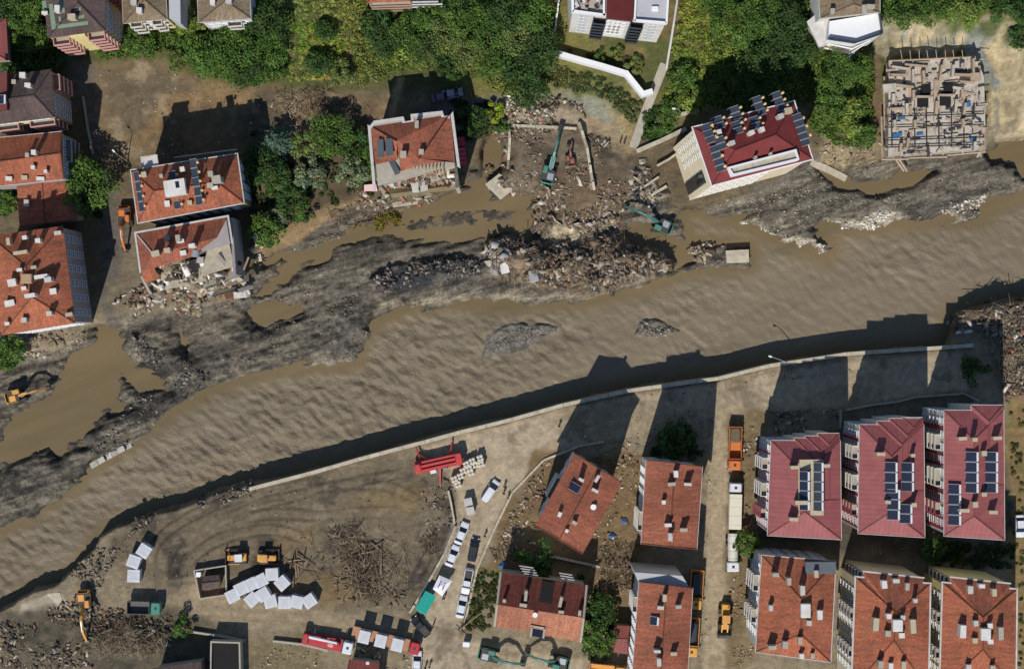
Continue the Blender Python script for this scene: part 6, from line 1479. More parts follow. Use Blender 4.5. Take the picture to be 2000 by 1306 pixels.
for k, (x, y) in enumerate(((-1.0, .4), (.6, -.2), (1.8, .2))): MB().cbox((x, y, 1.75), (1.2, .9, .8), .2).build('equipment', (P_redt, M_pink, P_redt)[k], t)
for s_ in (-1, 1): MB().tube((-3.0, s_ * 1.2, 1.3), (-3.0, s_ * 2.0, .1), .1, n=6).build('stabiliser', M_alu, t)
# red mobile crane with its legs out
t = place('mobile_crane', 'long red mobile crane with its stabiliser legs spread by the flood wall', 856, 903, hd(88, -20), 'crane'); 
MB().cbox((0, 0, 1.3), (9.2, 2.4, .7), .15).build('chassis', P_red, t)
for f in (-3.3, -2.2, 2.0, 3.3):
    for s_ in (-1, 1): wheel(t, f, s_ * 1.1, .55, .35)
MB().cbox((4.2, 0, 2.0), (1.4, 2.4, 1.6), .25).build('cab', P_red, t); MB().box((4.75, 0, 2.3), (.4, 2.0, .7)).build('windscreen', M_glass, t)
for s_, z_ in ((-.75, 2.2), (.1, 2.5), (.8, 2.1)): MB().box((-.5, s_, z_), (8.0, .5, .5)).build('boom_section', P_red, t)
MB().cbox((-3.9, 0, 2.6), (1.4, 1.8, .8), .3).build('turntable', P_red, t); MB().cbox((-1.2, -1.35, 1.8), (1.2, .7, 1.0), .1).build('control_box', P_white, t); MB().cbox((1.2, -1.3, 1.7), (.9, .5, .8), .1).build('tool_box', P_silver, t)
for p0, p1 in (((-3.0, .8, 1.5), (-3.6, 4.2, .9)), ((2.6, .8, 1.5), (3.6, 3.6, .9)), ((.2, -1.0, 1.4), (-.6, -4.4, .6)), ((3.8, -1.0, 1.4), (4.8, -3.2, .6))):
    MB().tube(p0, p1, .22, .14, 6).build('stabiliser_leg', P_red, t); MB().tube((p1[0], p1[1], 0), (p1[0], p1[1], p1[2] + .2), .12, n=6).build('stabiliser_jack', M_alu, t)
MB().tube((-3.4, 2.8, .8), (-1.8, 1.0, 2.0), .08, n=6).build('hose', P_red, t)
# red truck wedged against the torn block
t = truck('red delivery truck wedged beside the torn block', 896, 298, (-3, -34), 5.6, P_redt, 'box', P_redt, axles=(-.28, .3)); t.rotation_euler.x = R(4)

# ================================================================== site cabins, sacks, tent
def cabin(label, px, py, ang, w_=2.35, d_=2.3, h_=2.5, z=None, group='white site cabins'):
    g = G(px, py, 0); zz = g[2] if z is None else z
    x, y = W(px, py, zz + h_)
    t = empty('site_cabin', (x, y, zz), R(ang)); tag(t, label, 'cabin', group)
    MB().box((0, 0, h_ / 2), (w_, d_, h_)).build('body', M_cabin, t); MB().cbox((0, 0, h_ + .06), (w_ + .12, d_ + .12, .12), .05).build('roof', M_cabin, t)
    MB().box((w_ / 2 + .02, 0, 1.05), (.06, .85, 2.0)).build('door', M_frame, t); o = MB().box((0, d_ / 2 + .02, 1.5), (.9, .06, .8)).build('window', M_frame, t); MB().box((0, d_ / 2 + .05, 1.5), (.75, .04, .65)).build('pane', M_glass, o)
    for s_ in (-1, 1): MB().box((s_ * w_ * .25, 0, h_ + .135), (.05, d_ - .1, .04)).build('roof_rib', M_gut, t)
    return t
for lb, px, py, an in (('white cabin, top of the three on the west side of the yard', 281, 1075, 58), ('white cabin, middle of the three on the west side of the yard', 261, 1096, 70), ('white cabin, lowest of the three on the west side of the yard', 261, 1124, 88),
                       ('white cabin touching the walled hut, western end of the long row', 454, 1163, 26), ('white cabin second in the long row, one along from the hut end', 471, 1149, 26), ('white cabin third in the long row behind the walled hut', 489, 1141, 26), ('white cabin fourth and eastern end of the long row', 509, 1133, 27), ('white cabin standing square below the eastern bulldozer', 531, 1121, 3), ('white cabin turned diamond-wise at the right of the square one', 551, 1138, 42),
                       ('white cabin turned diamond-wise in front of the long row', 492, 1170, 42), ('white cabin behind the diamond one, under the long row', 514, 1160, 32), ('white cabin at the west of the front row, beside the diamond one', 528, 1174, 14), ('white cabin second of the front row, facing straight', 556, 1176, 0), ('white cabin third of the front row, slightly turned', 580, 1175, -12), ('white cabin at the east end of the front row, turned sharply', 604, 1173, 35)):
    cabin(lb, px, py, an)
_fa = FLAT.rotation_euler.z
for lb, x in (('white cabin nearest the tail of the crimson-cabbed lorry', -4.2), ('white cabin in the middle of the crimson-cabbed lorry', -.9), ('white cabin nearest the cab of the crimson-cabbed lorry', 2.4)):
    t = cabin(lb, 700, 1250, 0, 2.1, 2.35, 2.3); t.location = (FLAT.location.x + x * math.cos(_fa), FLAT.location.y + x * math.sin(_fa), FLAT.location.z + 1.34); t.rotation_euler.z = _fa
M_sack = mat('white_sacking', (206, 198, 178), .9, var=.12, scale=2, dirt=.3)
def sack(px, py, ang):
    g = G(px, py); t = empty('sack_block', g, ang); tag(t, 'white block of bulging sacks stacked by the red mobile crane', 'sacks', 'white sack blocks by the mobile crane')
    for lv in range(2):
        for i in (-1, 1):
            for j in (-1, 1): MB().cbox((i * .32, j * .32, .45 + lv * .95), (.62, .62, .92), .16, topin=.14).build('sack', M_sack, t)
for x, y in ((938, 893), (923, 899), (929, 906), (911, 905), (917, 913), (905, 918), (920, 921), (888, 934), (900, 928), (895, 944), (940, 904)): sack(x, y, R(20))
for lb, px, py in (('grey-white crate near the white estate car, upper of two', 915, 978), ('grey-white crate near the white estate car, lower of two', 919, 995)):
    t = place('crate', lb, px, py, R(12), 'crate'); MB().cbox((0, 0, .9), (1.5, 1.4, 1.8), .08).build('body', M_cabin, t); MB().cbox((0, 0, 1.85), (1.6, 1.5, .12), .05).build('lid', M_gut, t)
# printed tent
t = place('canopy_tent', 'white canopy tent with purple lettering on its roof beside the road', 863, 1143, R(0), 'tent')
o_ = t.location; q = [(lambda p: (p[0] - o_.x, p[1] - o_.y))(W(x, y, 2.6)) for x, y in ((858, 1123), (883, 1134), (864, 1164), (845, 1150))]
c_ = (sum(p[0] for p in q) / 4, sum(p[1] for p in q) / 4)
mb = MB()
for i in range(4): mb.add([q[(i + 1) % 4] + (2.3,), q[i] + (2.3,), c_ + (3.0,)], [(0, 1, 2)])
M_canvas = mat('white_canvas', (226, 222, 226), .8, var=.05); mb.build('canvas_roof', M_canvas, t)
_i = inset(q, -.02); _m = MB()
for i in range(4): _m.prism([q[i], q[(i + 1) % 4], inset(q, .04)[(i + 1) % 4], inset(q, .04)[i]], 2.0, 2.3)
_m.build('valance', M_canvas, t)
_m = MB().prism([q[3], q[0], inset(q, .06)[0], inset(q, .06)[3]], .1, 1.98); _m.build('side_curtain', M_gut, t)
for p in inset(q, .1): MB().tube((p[0], p[1], 0), (p[0], p[1], 2.3), .05, n=6).build('pole', M_alu, t)
M_ink = mat('purple_print', (84, 72, 128), .8, var=.1)
e1 = Vector((q[1][0] - q[0][0], q[1][1] - q[0][1])).normalized(); e2 = Vector((q[3][0] - q[0][0], q[3][1] - q[0][1])).normalized()
for r_, n_, s0 in ((-.42, 6, -1), (.42, 6, 1)):                   # two short lines of lettering, one on each side of the ridge
    for k in range(n_):
        p = Vector(c_) + e1 * r_ + e2 * (k - 2.5) * .26
        MB().box((p.x, p.y, 2.86 - .05 * abs(k - 2.5)), (.16, .28, .02), rz=math.atan2(e2.y, e2.x)).build('letter', M_ink, t)
t = place('sheet_canopy', 'teal ribbed sheet canopy next to the printed tent', 831, 1177, 0, 'canopy'); o_ = t.location
q = [(lambda p: (p[0] - o_.x, p[1] - o_.y))(W(x, y, 2.6)) for x, y in ((831, 1153), (852, 1164), (831, 1201), (811, 1188))]
M_tealsh = mat('teal_sheet', (14, 158, 140), .5, var=.06)
MB().prism(q, 2.5, 2.58).build('roof_sheet', M_tealsh, t)
for k in range(1, 12):
    f = k / 12; a0 = (q[0][0] + (q[3][0] - q[0][0]) * f, q[0][1] + (q[3][1] - q[0][1]) * f, 2.6); a1 = (q[1][0] + (q[2][0] - q[1][0]) * f, q[1][1] + (q[2][1] - q[1][1]) * f, 2.6); MB().tube(a0, a1, .05, n=4).build('rib', M_tealsh, t)
for p in inset(q, .15): MB().tube((p[0], p[1], 0), (p[0], p[1], 2.5), .06, n=6).build('post', M_alu, t)
t = place('cabinet', 'white roadside cabinet at the foot of the fallen pole', 911, 1255, R(-5), 'cabinet'); MB().cbox((0, 0, .8), (1.2, .8, 1.6), .08).build('body', M_frame, t); MB().cbox((0, 0, 1.65), (1.35, .95, .1), .05).build('lid', M_frame, t)

# poles and lamps
def lamp(label, base, top, h_, arm=True):
    g = G(*base); t = empty('street_lamp', g); tag(t, label, 'street lamp'); x, y = W(*top, g[2] + h_); p = (x - g[0], y - g[1], h_)
    MB().tube((0, 0, -.3), p, .12, .06, 8).build('post', M_alu, t); d_ = Vector((p[0], p[1], 0)); d_ = d_.normalized() if d_.length > .2 else Vector((1, 0, 0))
    MB().tube(p, (p[0] + d_.x * .8, p[1] + d_.y * .8, h_ + .1), .06, .05, 6).build('arm', M_alu, t); MB().cbox((p[0] + d_.x * 1.0, p[1] + d_.y * 1.0, h_ + .1), (.7, .35, .16), .08, rz=math.atan2(d_.y, d_.x)).build('lamp_head', M_frame, t)
lamp('tilted street lamp reaching over the flood wall', (1558, 715), (1514, 699), 3.0)
lamp('street lamp by the lane left of the solar heater block', (250, 316), (229, 302), 6.0)
lamp('street lamp on the shaded lane near the rubble slope', (978, 192), (984, 186), 5.5)
lamp('street lamp on the hillside path west of the leaning block', (1332, 222), (1326, 214), 5.0)
g = G(905, 1222); t = empty('utility_pole', g); tag(t, 'fallen wooden utility pole across the road corner', 'utility pole'); M_wood = mat('grey_wood', (128, 112, 92), .9, var=.25, scale=2)
x, y = W(940, 1196, 1.5); MB().tube((-1, -.8, .3), (x - g[0], y - g[1], 1.6), .16, .1, 8).build('post', M_wood, t); MB().tube((-1.6, -.2, .6), (.2, -1.9, .7), .08, n=6).build('crossarm', M_wood, t); MB().tube((-.8, .3, .7), (.9, -1.2, .8), .08, n=6).build('crossarm', M_wood, t)

# ================================================================== people (one continuous body each)
def person_mesh(stride=.12, lean=0.0):
    J = [(0, 0, .92), (0, 0, 1.18), (lean, 0, 1.42), (lean, 0, 1.55), (lean * 1.2, 0, 1.72), (-stride, .1, .5), (-stride * 1.2, .1, .06), (-stride * .2, .1, .03), (stride, -.1, .5), (stride * 1.1, -.1, .06), (stride * 1.9, -.1, .03), (lean, .2, 1.40), (stride * .6, .26, 1.12), (stride * 1.4 + .06, .24, .9), (lean, -.2, 1.40), (-stride * .6, -.26, 1.12), (-stride * .5, -.24, .88)]
    Ed = [(0, 1), (1, 2), (2, 3), (3, 4), (0, 5), (5, 6), (6, 7), (0, 8), (8, 9), (9, 10), (2, 11), (11, 12), (12, 13), (2, 14), (14, 15), (15, 16)]
    rd = [.15, .15, .16, .07, .11, .085, .055, .05, .085, .055, .05, .07, .05, .045, .07, .05, .045]
    me = bpy.data.meshes.new('person'); me.from_pydata(J, Ed, []); o = bpy.data.objects.new('person_tmp', me); COL.objects.link(o)
    o.modifiers.new('s', 'SKIN'); 
    for i, r_ in enumerate(rd): me.skin_vertices[0].data[i].radius = (r_, r_)
    me.skin_vertices[0].data[0].use_root = True
    o.modifiers.new('u', 'SUBSURF').levels = 1
    bpy.context.view_layer.update(); dg = bpy.context.evaluated_depsgraph_get()
    m2 = bpy.data.meshes.new_from_object(o.evaluated_get(dg)); bpy.data.objects.remove(o); return m2
PM = [person_mesh(.14), person_mesh(.04, .03)]
C_ = {k: mat('cloth_' + k, v, .9, var=.1) for k, v in (('navy', (40, 46, 66)), ('black', (34, 34, 36)), ('red', (150, 50, 46)), ('grey', (110, 110, 112)), ('white', (200, 198, 194)), ('green', (70, 84, 64)))}
M_skin = mat('skin', (178, 132, 104), .7, var=.05); M_hair = mat('hair', (36, 30, 26), .9)
def person(label, px, py, ang, cl, k=0):
    g = G(px, py); me = PM[k].copy(); me.materials.clear(); me.materials.append(C_[cl]); me.materials.append(M_skin)
    idx_ = [1 if (sum(me.vertices[v].co.z for v in p.vertices) / len(p.vertices)) > 1.52 else 0 for p in me.polygons]; me.polygons.foreach_set('material_index', idx_)
    o = link('person', me, None, g, R(ang)); tag(o, label, 'person', 'people on foot')
    MB().ball((0.0 + (.03 if k else 0), 0, 1.74), .115, 8, 6, sz=1.1).build('hair', M_hair, o)
for a_ in (('person in dark clothes walking on the road near the river shadow', 1092, 832, 80, 'black', 0), ('person in navy standing right of the white estate car, upper of two', 985, 950, 60, 'navy', 1), ('person in red and black walking beside the white estate car', 984, 963, 70, 'red', 0), ('person in grey lowest of those by the white estate car', 992, 972, 60, 'grey', 1),
           ('person in black at the lower end of the path, left of a pair', 1211, 279, 10, 'black', 1), ('person in navy at the lower end of the path, right of a pair', 1219, 280, -20, 'navy', 0), ('person in white at the corner of the printed tent', 865, 1168, 200, 'white', 1), ('person in navy behind the corner of the printed tent', 868, 1166, 30, 'navy', 0),
           ('person in black at the bottom edge of the road, left of two', 831, 1302, 80, 'black', 0), ('person in dark green at the bottom edge of the road, right of two', 839, 1300, 80, 'green', 1), ('person in black on the kerb beside the parked black car', 947, 1046, 70, 'black', 0), ('person in grey alone on the road by the dark pickup', 846, 1222, 0, 'grey', 1), ('person in black near the kerb below the silver-white car', 908, 1216, 0, 'black', 1)):
    person(*a_)
# ================================================================== trees
rng = np.random.default_rng(7)
M_leaf = vcol_mat('leaves', 0.7, 0.3, 1.2, trans=0.25, spec=0.2)
M_bark = mat('bark', (92, 76, 58), .95, var=.3, scale=2, bump=.4)
def leaf_quads(P, N, size, rgn):
    """one small leaf spray (quad) at each point, facing roughly along N"""
    n = len(P)
    N = N + rgn.normal(0, .55, (n, 3)); N /= np.linalg.norm(N, axis=1)[:, None] + 1e-9
    a = rgn.normal(0, 1, (n, 3)); u = np.cross(N, a); u /= np.linalg.norm(u, axis=1)[:, None] + 1e-9
    v = np.cross(N, u)
    s = (size * rgn.uniform(.6, 1.4, n))[:, None]; t = s * rgn.uniform(.5, .9, n)[:, None]
    V = np.stack([P - u * s, P - v * t, P + u * s, P + v * t], 1).reshape(-1, 3)
    return V, np.arange(4 * n).reshape(n, 4)
def crown_mesh(name, r, hgt, rgb, nclump, nleaf, lsize, seed, lowf=.35, spread=.34):
    g_ = np.random.default_rng(seed)
    V = []; F = []; Cc = []; o = 0
    th = g_.uniform(0, 2 * np.pi, nclump); ph = np.arccos(g_.uniform(-.25, 1, nclump)); rad = g_.uniform(.55, .95, nclump) * (1 + .18 * np.sin(3 * th + seed))
    cx = r * rad * np.sin(ph) * np.cos(th); cy = r * rad * np.sin(ph) * np.sin(th); cz = hgt * lowf + hgt * (1 - lowf) * (.42 + .5 * rad * np.cos(ph))
    base = np.array(lin(rgb))
    for i in range(nclump):
        cr = r * spread * g_.uniform(.65, 1.25)
        d = g_.normal(0, 1, (nleaf, 3)); d /= np.linalg.norm(d, axis=1)[:, None]
        d[:, 2] = np.where(g_.random(nleaf) < .6, abs(d[:, 2]), d[:, 2])
        P = np.array([cx[i], cy[i], cz[i]]) + d * cr * np.array([1, 1, .75]) * (g_.uniform(.5, 1.05, nleaf) ** .6)[:, None]
        v, f = leaf_quads(P, d, lsize, g_); V.append(v); F.append(f + o); o += len(v)
        tint = base * g_.uniform(.72, 1.3) * np.array([g_.uniform(.85, 1.2), 1, g_.uniform(.8, 1.1)])
        Cc.append(np.repeat(tint[None] * g_.uniform(.75, 1.25, (nleaf, 1)), 4, 0))
    ob = np_mesh(name, np.concatenate(V), np.concatenate(F), M_leaf, np.concatenate(Cc)); me = ob.data; bpy.data.objects.remove(ob); return me
def trunk_mesh(r, hgt, seed):
    rd = random.Random(seed); b_ = MB(); h1 = hgt * .45
    b_.tube((0, 0, -.6), (0.1, 0, h1), .05 * r + .1, .03 * r + .06, 7)
    for k in range(6):
        a = rd.random() * 6.28; q = r * rd.uniform(.4, .75)
        b_.tube((.1, 0, h1 * rd.uniform(.6, 1)), (q * math.cos(a), q * math.sin(a), hgt * rd.uniform(.55, .85)), .025 * r + .04, .03, 5)
    me = b_.mesh('trunk'); me.materials.append(M_bark); return me
PROTO = {}
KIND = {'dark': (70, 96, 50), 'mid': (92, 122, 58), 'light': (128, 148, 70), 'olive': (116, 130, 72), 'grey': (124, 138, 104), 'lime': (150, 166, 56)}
def proto(kind, size, var):
    k = (kind, size, var)
    if k not in PROTO:
        r = {'s': 2.0, 'm': 3.2, 'l': 4.6}[size]; h_ = {'s': 2.6, 'm': 4.8, 'l': 7.5}[size]
        nc = {'s': 12, 'm': 24, 'l': 40}[size]
        PROTO[k] = (crown_mesh('crown', r, h_, KIND[kind], nc, 95, .23 if size != 's' else .18, hash(k[0]) % 97 * 0 + len(PROTO) * 13 + var), trunk_mesh(r, h_, len(PROTO)), r)
    return PROTO[k]
def tree(label, px, py, r, kind, name='tree', grp='trees and tall shrubs'):
    size = 's' if r < 2.5 else ('m' if r < 4 else 'l')
    cm, tm, r0 = proto(kind, size, int(px) % 2)
    r = r * (.86 if py < 280 and r > 2.4 else 1.0); s = r / r0; g = G(px, py)
    h_ = {'s': 2.6, 'm': 4.8, 'l': 7.5}[size] * s * .7
    x, y = W(px, py, g[2] + h_)                                   # the crown is what the photo shows at this pixel
    t = empty(name, (x, y, gz(x, y)), (px * 1.7 + py) % 6.28); t.scale = (s, s, s); tag(t, label, 'tree' if name == 'tree' else 'shrub', grp)
    link('crown', cm, t); link('trunk', tm, t)
TREES = [
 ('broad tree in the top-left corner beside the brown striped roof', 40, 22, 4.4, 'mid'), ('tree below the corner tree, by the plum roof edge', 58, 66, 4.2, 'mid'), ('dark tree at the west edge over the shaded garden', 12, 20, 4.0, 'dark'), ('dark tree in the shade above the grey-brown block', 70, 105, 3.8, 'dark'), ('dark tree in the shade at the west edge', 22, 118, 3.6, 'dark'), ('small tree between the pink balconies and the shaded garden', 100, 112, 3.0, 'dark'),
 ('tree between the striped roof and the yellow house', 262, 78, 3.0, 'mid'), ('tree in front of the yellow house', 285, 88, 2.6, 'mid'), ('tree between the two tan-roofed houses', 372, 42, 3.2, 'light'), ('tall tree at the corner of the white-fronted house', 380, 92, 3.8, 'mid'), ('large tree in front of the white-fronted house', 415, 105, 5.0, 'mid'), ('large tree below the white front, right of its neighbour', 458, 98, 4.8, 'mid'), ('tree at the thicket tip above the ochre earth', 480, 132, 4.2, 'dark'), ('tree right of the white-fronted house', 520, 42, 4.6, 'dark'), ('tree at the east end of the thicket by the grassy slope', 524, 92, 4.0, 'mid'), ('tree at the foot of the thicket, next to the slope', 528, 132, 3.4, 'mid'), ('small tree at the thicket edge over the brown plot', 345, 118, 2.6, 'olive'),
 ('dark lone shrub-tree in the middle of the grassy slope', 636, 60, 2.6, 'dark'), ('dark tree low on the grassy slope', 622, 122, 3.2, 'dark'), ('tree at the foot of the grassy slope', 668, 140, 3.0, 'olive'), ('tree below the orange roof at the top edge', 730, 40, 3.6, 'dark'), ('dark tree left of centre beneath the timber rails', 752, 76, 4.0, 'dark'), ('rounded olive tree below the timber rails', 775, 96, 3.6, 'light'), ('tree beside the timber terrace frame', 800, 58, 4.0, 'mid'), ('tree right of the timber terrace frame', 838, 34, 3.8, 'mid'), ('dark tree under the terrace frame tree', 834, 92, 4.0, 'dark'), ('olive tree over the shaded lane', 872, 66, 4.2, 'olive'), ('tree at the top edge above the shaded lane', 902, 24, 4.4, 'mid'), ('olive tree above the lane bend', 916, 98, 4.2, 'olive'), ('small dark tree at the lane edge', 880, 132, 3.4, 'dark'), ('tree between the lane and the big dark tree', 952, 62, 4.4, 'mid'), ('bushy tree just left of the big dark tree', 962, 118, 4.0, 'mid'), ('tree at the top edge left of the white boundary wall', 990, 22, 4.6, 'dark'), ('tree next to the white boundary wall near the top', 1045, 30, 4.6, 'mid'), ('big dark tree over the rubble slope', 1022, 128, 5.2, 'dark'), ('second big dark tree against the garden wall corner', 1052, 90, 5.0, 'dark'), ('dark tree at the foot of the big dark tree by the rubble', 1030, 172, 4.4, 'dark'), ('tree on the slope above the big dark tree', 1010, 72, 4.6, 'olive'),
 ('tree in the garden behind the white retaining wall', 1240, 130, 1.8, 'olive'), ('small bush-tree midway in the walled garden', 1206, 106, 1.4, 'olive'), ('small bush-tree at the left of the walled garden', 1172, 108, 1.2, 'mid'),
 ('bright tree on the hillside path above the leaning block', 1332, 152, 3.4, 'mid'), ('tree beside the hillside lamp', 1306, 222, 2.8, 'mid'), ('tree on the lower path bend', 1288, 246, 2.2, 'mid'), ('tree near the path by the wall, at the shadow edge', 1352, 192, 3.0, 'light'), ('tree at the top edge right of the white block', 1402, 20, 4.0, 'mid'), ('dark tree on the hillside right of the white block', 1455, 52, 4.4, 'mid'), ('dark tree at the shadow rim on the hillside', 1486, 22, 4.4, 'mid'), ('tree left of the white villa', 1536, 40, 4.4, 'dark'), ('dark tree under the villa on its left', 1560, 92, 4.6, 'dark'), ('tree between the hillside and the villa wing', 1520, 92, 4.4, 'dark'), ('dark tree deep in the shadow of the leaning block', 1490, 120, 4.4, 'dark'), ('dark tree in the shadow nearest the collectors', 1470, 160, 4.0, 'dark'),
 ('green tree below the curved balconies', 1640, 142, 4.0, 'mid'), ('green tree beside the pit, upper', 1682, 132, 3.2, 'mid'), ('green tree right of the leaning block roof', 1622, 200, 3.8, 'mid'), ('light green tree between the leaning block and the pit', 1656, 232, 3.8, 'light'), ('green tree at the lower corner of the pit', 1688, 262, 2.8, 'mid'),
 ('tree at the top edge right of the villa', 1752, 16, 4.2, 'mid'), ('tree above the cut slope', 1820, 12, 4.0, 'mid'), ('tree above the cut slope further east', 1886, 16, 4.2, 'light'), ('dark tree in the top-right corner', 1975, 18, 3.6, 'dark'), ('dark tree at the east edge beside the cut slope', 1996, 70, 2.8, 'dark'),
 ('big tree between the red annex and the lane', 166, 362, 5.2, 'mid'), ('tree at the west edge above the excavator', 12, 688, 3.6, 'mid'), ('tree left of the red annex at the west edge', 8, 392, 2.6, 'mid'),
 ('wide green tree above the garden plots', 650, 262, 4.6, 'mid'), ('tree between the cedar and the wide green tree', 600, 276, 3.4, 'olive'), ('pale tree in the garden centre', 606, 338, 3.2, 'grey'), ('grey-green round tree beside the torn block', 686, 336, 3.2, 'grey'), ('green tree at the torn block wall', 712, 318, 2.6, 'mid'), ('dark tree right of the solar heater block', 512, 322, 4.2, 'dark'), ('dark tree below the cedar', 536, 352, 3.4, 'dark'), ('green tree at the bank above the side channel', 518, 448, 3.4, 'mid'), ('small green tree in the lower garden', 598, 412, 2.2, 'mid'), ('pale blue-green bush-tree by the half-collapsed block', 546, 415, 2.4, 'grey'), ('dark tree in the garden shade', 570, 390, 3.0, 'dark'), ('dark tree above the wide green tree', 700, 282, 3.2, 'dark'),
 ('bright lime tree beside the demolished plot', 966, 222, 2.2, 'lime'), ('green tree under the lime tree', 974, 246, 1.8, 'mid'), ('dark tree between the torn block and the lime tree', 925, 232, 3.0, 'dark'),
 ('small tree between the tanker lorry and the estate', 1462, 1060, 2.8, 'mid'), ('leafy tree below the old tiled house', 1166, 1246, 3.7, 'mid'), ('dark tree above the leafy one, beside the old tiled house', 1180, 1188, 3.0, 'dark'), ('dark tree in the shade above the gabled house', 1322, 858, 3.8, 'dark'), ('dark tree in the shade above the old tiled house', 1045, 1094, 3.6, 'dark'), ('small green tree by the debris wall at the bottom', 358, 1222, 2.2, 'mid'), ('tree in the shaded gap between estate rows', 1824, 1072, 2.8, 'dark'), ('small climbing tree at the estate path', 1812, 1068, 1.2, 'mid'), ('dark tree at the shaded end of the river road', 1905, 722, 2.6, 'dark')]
for a_ in TREES: tree(*a_)
# cedar with wheel-like boughs
g = G(545, 284); t = empty('cedar_tree', g); tag(t, 'blue-green cedar with boughs spread like a wheel', 'tree', 'trees and tall shrubs')
MB().tube((0, 0, -.5), (0, 0, 6.5), .28, .06, 7).build('trunk', M_bark, t)
P_ = []; N_ = []
for k in range(34):
    a = k * 2.4; lv = k / 34; L_ = 4.4 * (1 - .75 * lv); z_ = 2.4 + 4.2 * lv
    for q in np.linspace(.15, 1, 26):
        for _ in range(3): P_.append((L_ * q * math.cos(a) + rng.normal(0, .13 + .1 * q), L_ * q * math.sin(a) + rng.normal(0, .13 + .1 * q), z_ - .9 * q * q + rng.normal(0, .08))); N_.append((0, 0, 1))
v, f = leaf_quads(np.array(P_), np.array(N_, float), .2, rng); cc = np.array(lin((96, 120, 98))) * rng.uniform(.7, 1.25, (len(P_), 1))
np_mesh('crown', v, f, M_leaf, np.repeat(cc, 4, 0), t)
# toppled tree at the water's edge
g = G(748, 432); t = empty('fallen_tree', g, R(20)); tag(t, 'toppled yellow-green tree lying at the edge of the side channel', 'tree')
MB().tube((-5, 1.2, .6), (2.5, 0, 1.0), .28, .1, 7).build('trunk', M_bark, t); 
_b = MB()
for k in range(14): _a = rng.uniform(0, 6.28); _b.tube((-5, 1.2, .6), (-5.4 + rng.normal(0, .5), 1.4 + 1.3 * math.sin(_a), .7 + 1.1 * math.cos(_a)), .1, .03, 5)
_b.build('root', M_bark, t)
P_ = np.concatenate([np.array((rng.uniform(-1.5, 2.8), rng.normal(0, .9), rng.uniform(.5, 1.8))) + rng.normal(0, .42, (70, 3)) for _ in range(16)])
v, f = leaf_quads(P_, np.tile([0, 0, 1.], (len(P_), 1)), .19, rng); cc = np.array(lin((122, 112, 46))) * rng.uniform(.6, 1.25, (len(P_), 1)); np_mesh('crown', v, f, M_leaf, np.repeat(cc, 4, 0), t)

# ---- hillside scrub: one mass
def in_poly(poly, n, rg, z=0):
    P = np.array(PX(poly, z)); out = []
    lo = P.min(0); hi = P.max(0); tot = 0
    while tot < n:
        q = rg.uniform(lo, hi, (n * 2, 2)); m = sdist(q[:, 0], q[:, 1], [tuple(p) for p in P], 5) > 0; out.append(q[m]); tot += m.sum()
    return np.concatenate(out)[:n]
def scrub(name, label, polys, seed, lsize=.22, per=46):
    rg = np.random.default_rng(seed); Ps = []; Ns = []; Cs = []
    for poly, n, rgb, cr, hh in polys:
        q = in_poly(poly, n, rg); z = gzv(q[:, 0], q[:, 1]); base = np.array(lin(rgb))
        cl = fbm(q[:, 0], q[:, 1], 9, 3, seed)
        for i in range(n):
            c = cr * rg.uniform(.5, 1.35) * (1 + .5 * cl[i]); d = rg.normal(0, 1, (per, 3)); d /= np.linalg.norm(d, axis=1)[:, None]; d[:, 2] = abs(d[:, 2])
            Ps.append(np.array([q[i, 0], q[i, 1], z[i]]) + d * c * np.array([1, 1, hh]) * rg.uniform(.55, 1, (per, 1))); Ns.append(d)
            tint = base * rg.uniform(.65, 1.35) * np.array([1 + .35 * cl[i] + rg.normal(0, .08), 1 + .1 * cl[i], 1])
            Cs.append(tint[None] * rg.uniform(.75, 1.25, (per, 1)))
    Cs = [c * np.array([.84, .96, .95]) for c in Cs]
    P = np.concatenate(Ps); v, f = leaf_quads(P, np.concatenate(Ns), lsize, rg)
    o = np_mesh(name, v, f, M_leaf, np.clip(np.repeat(np.concatenate(Cs), 4, 0), .004, .6)); tag(o, label, 'undergrowth', kind='stuff'); return o
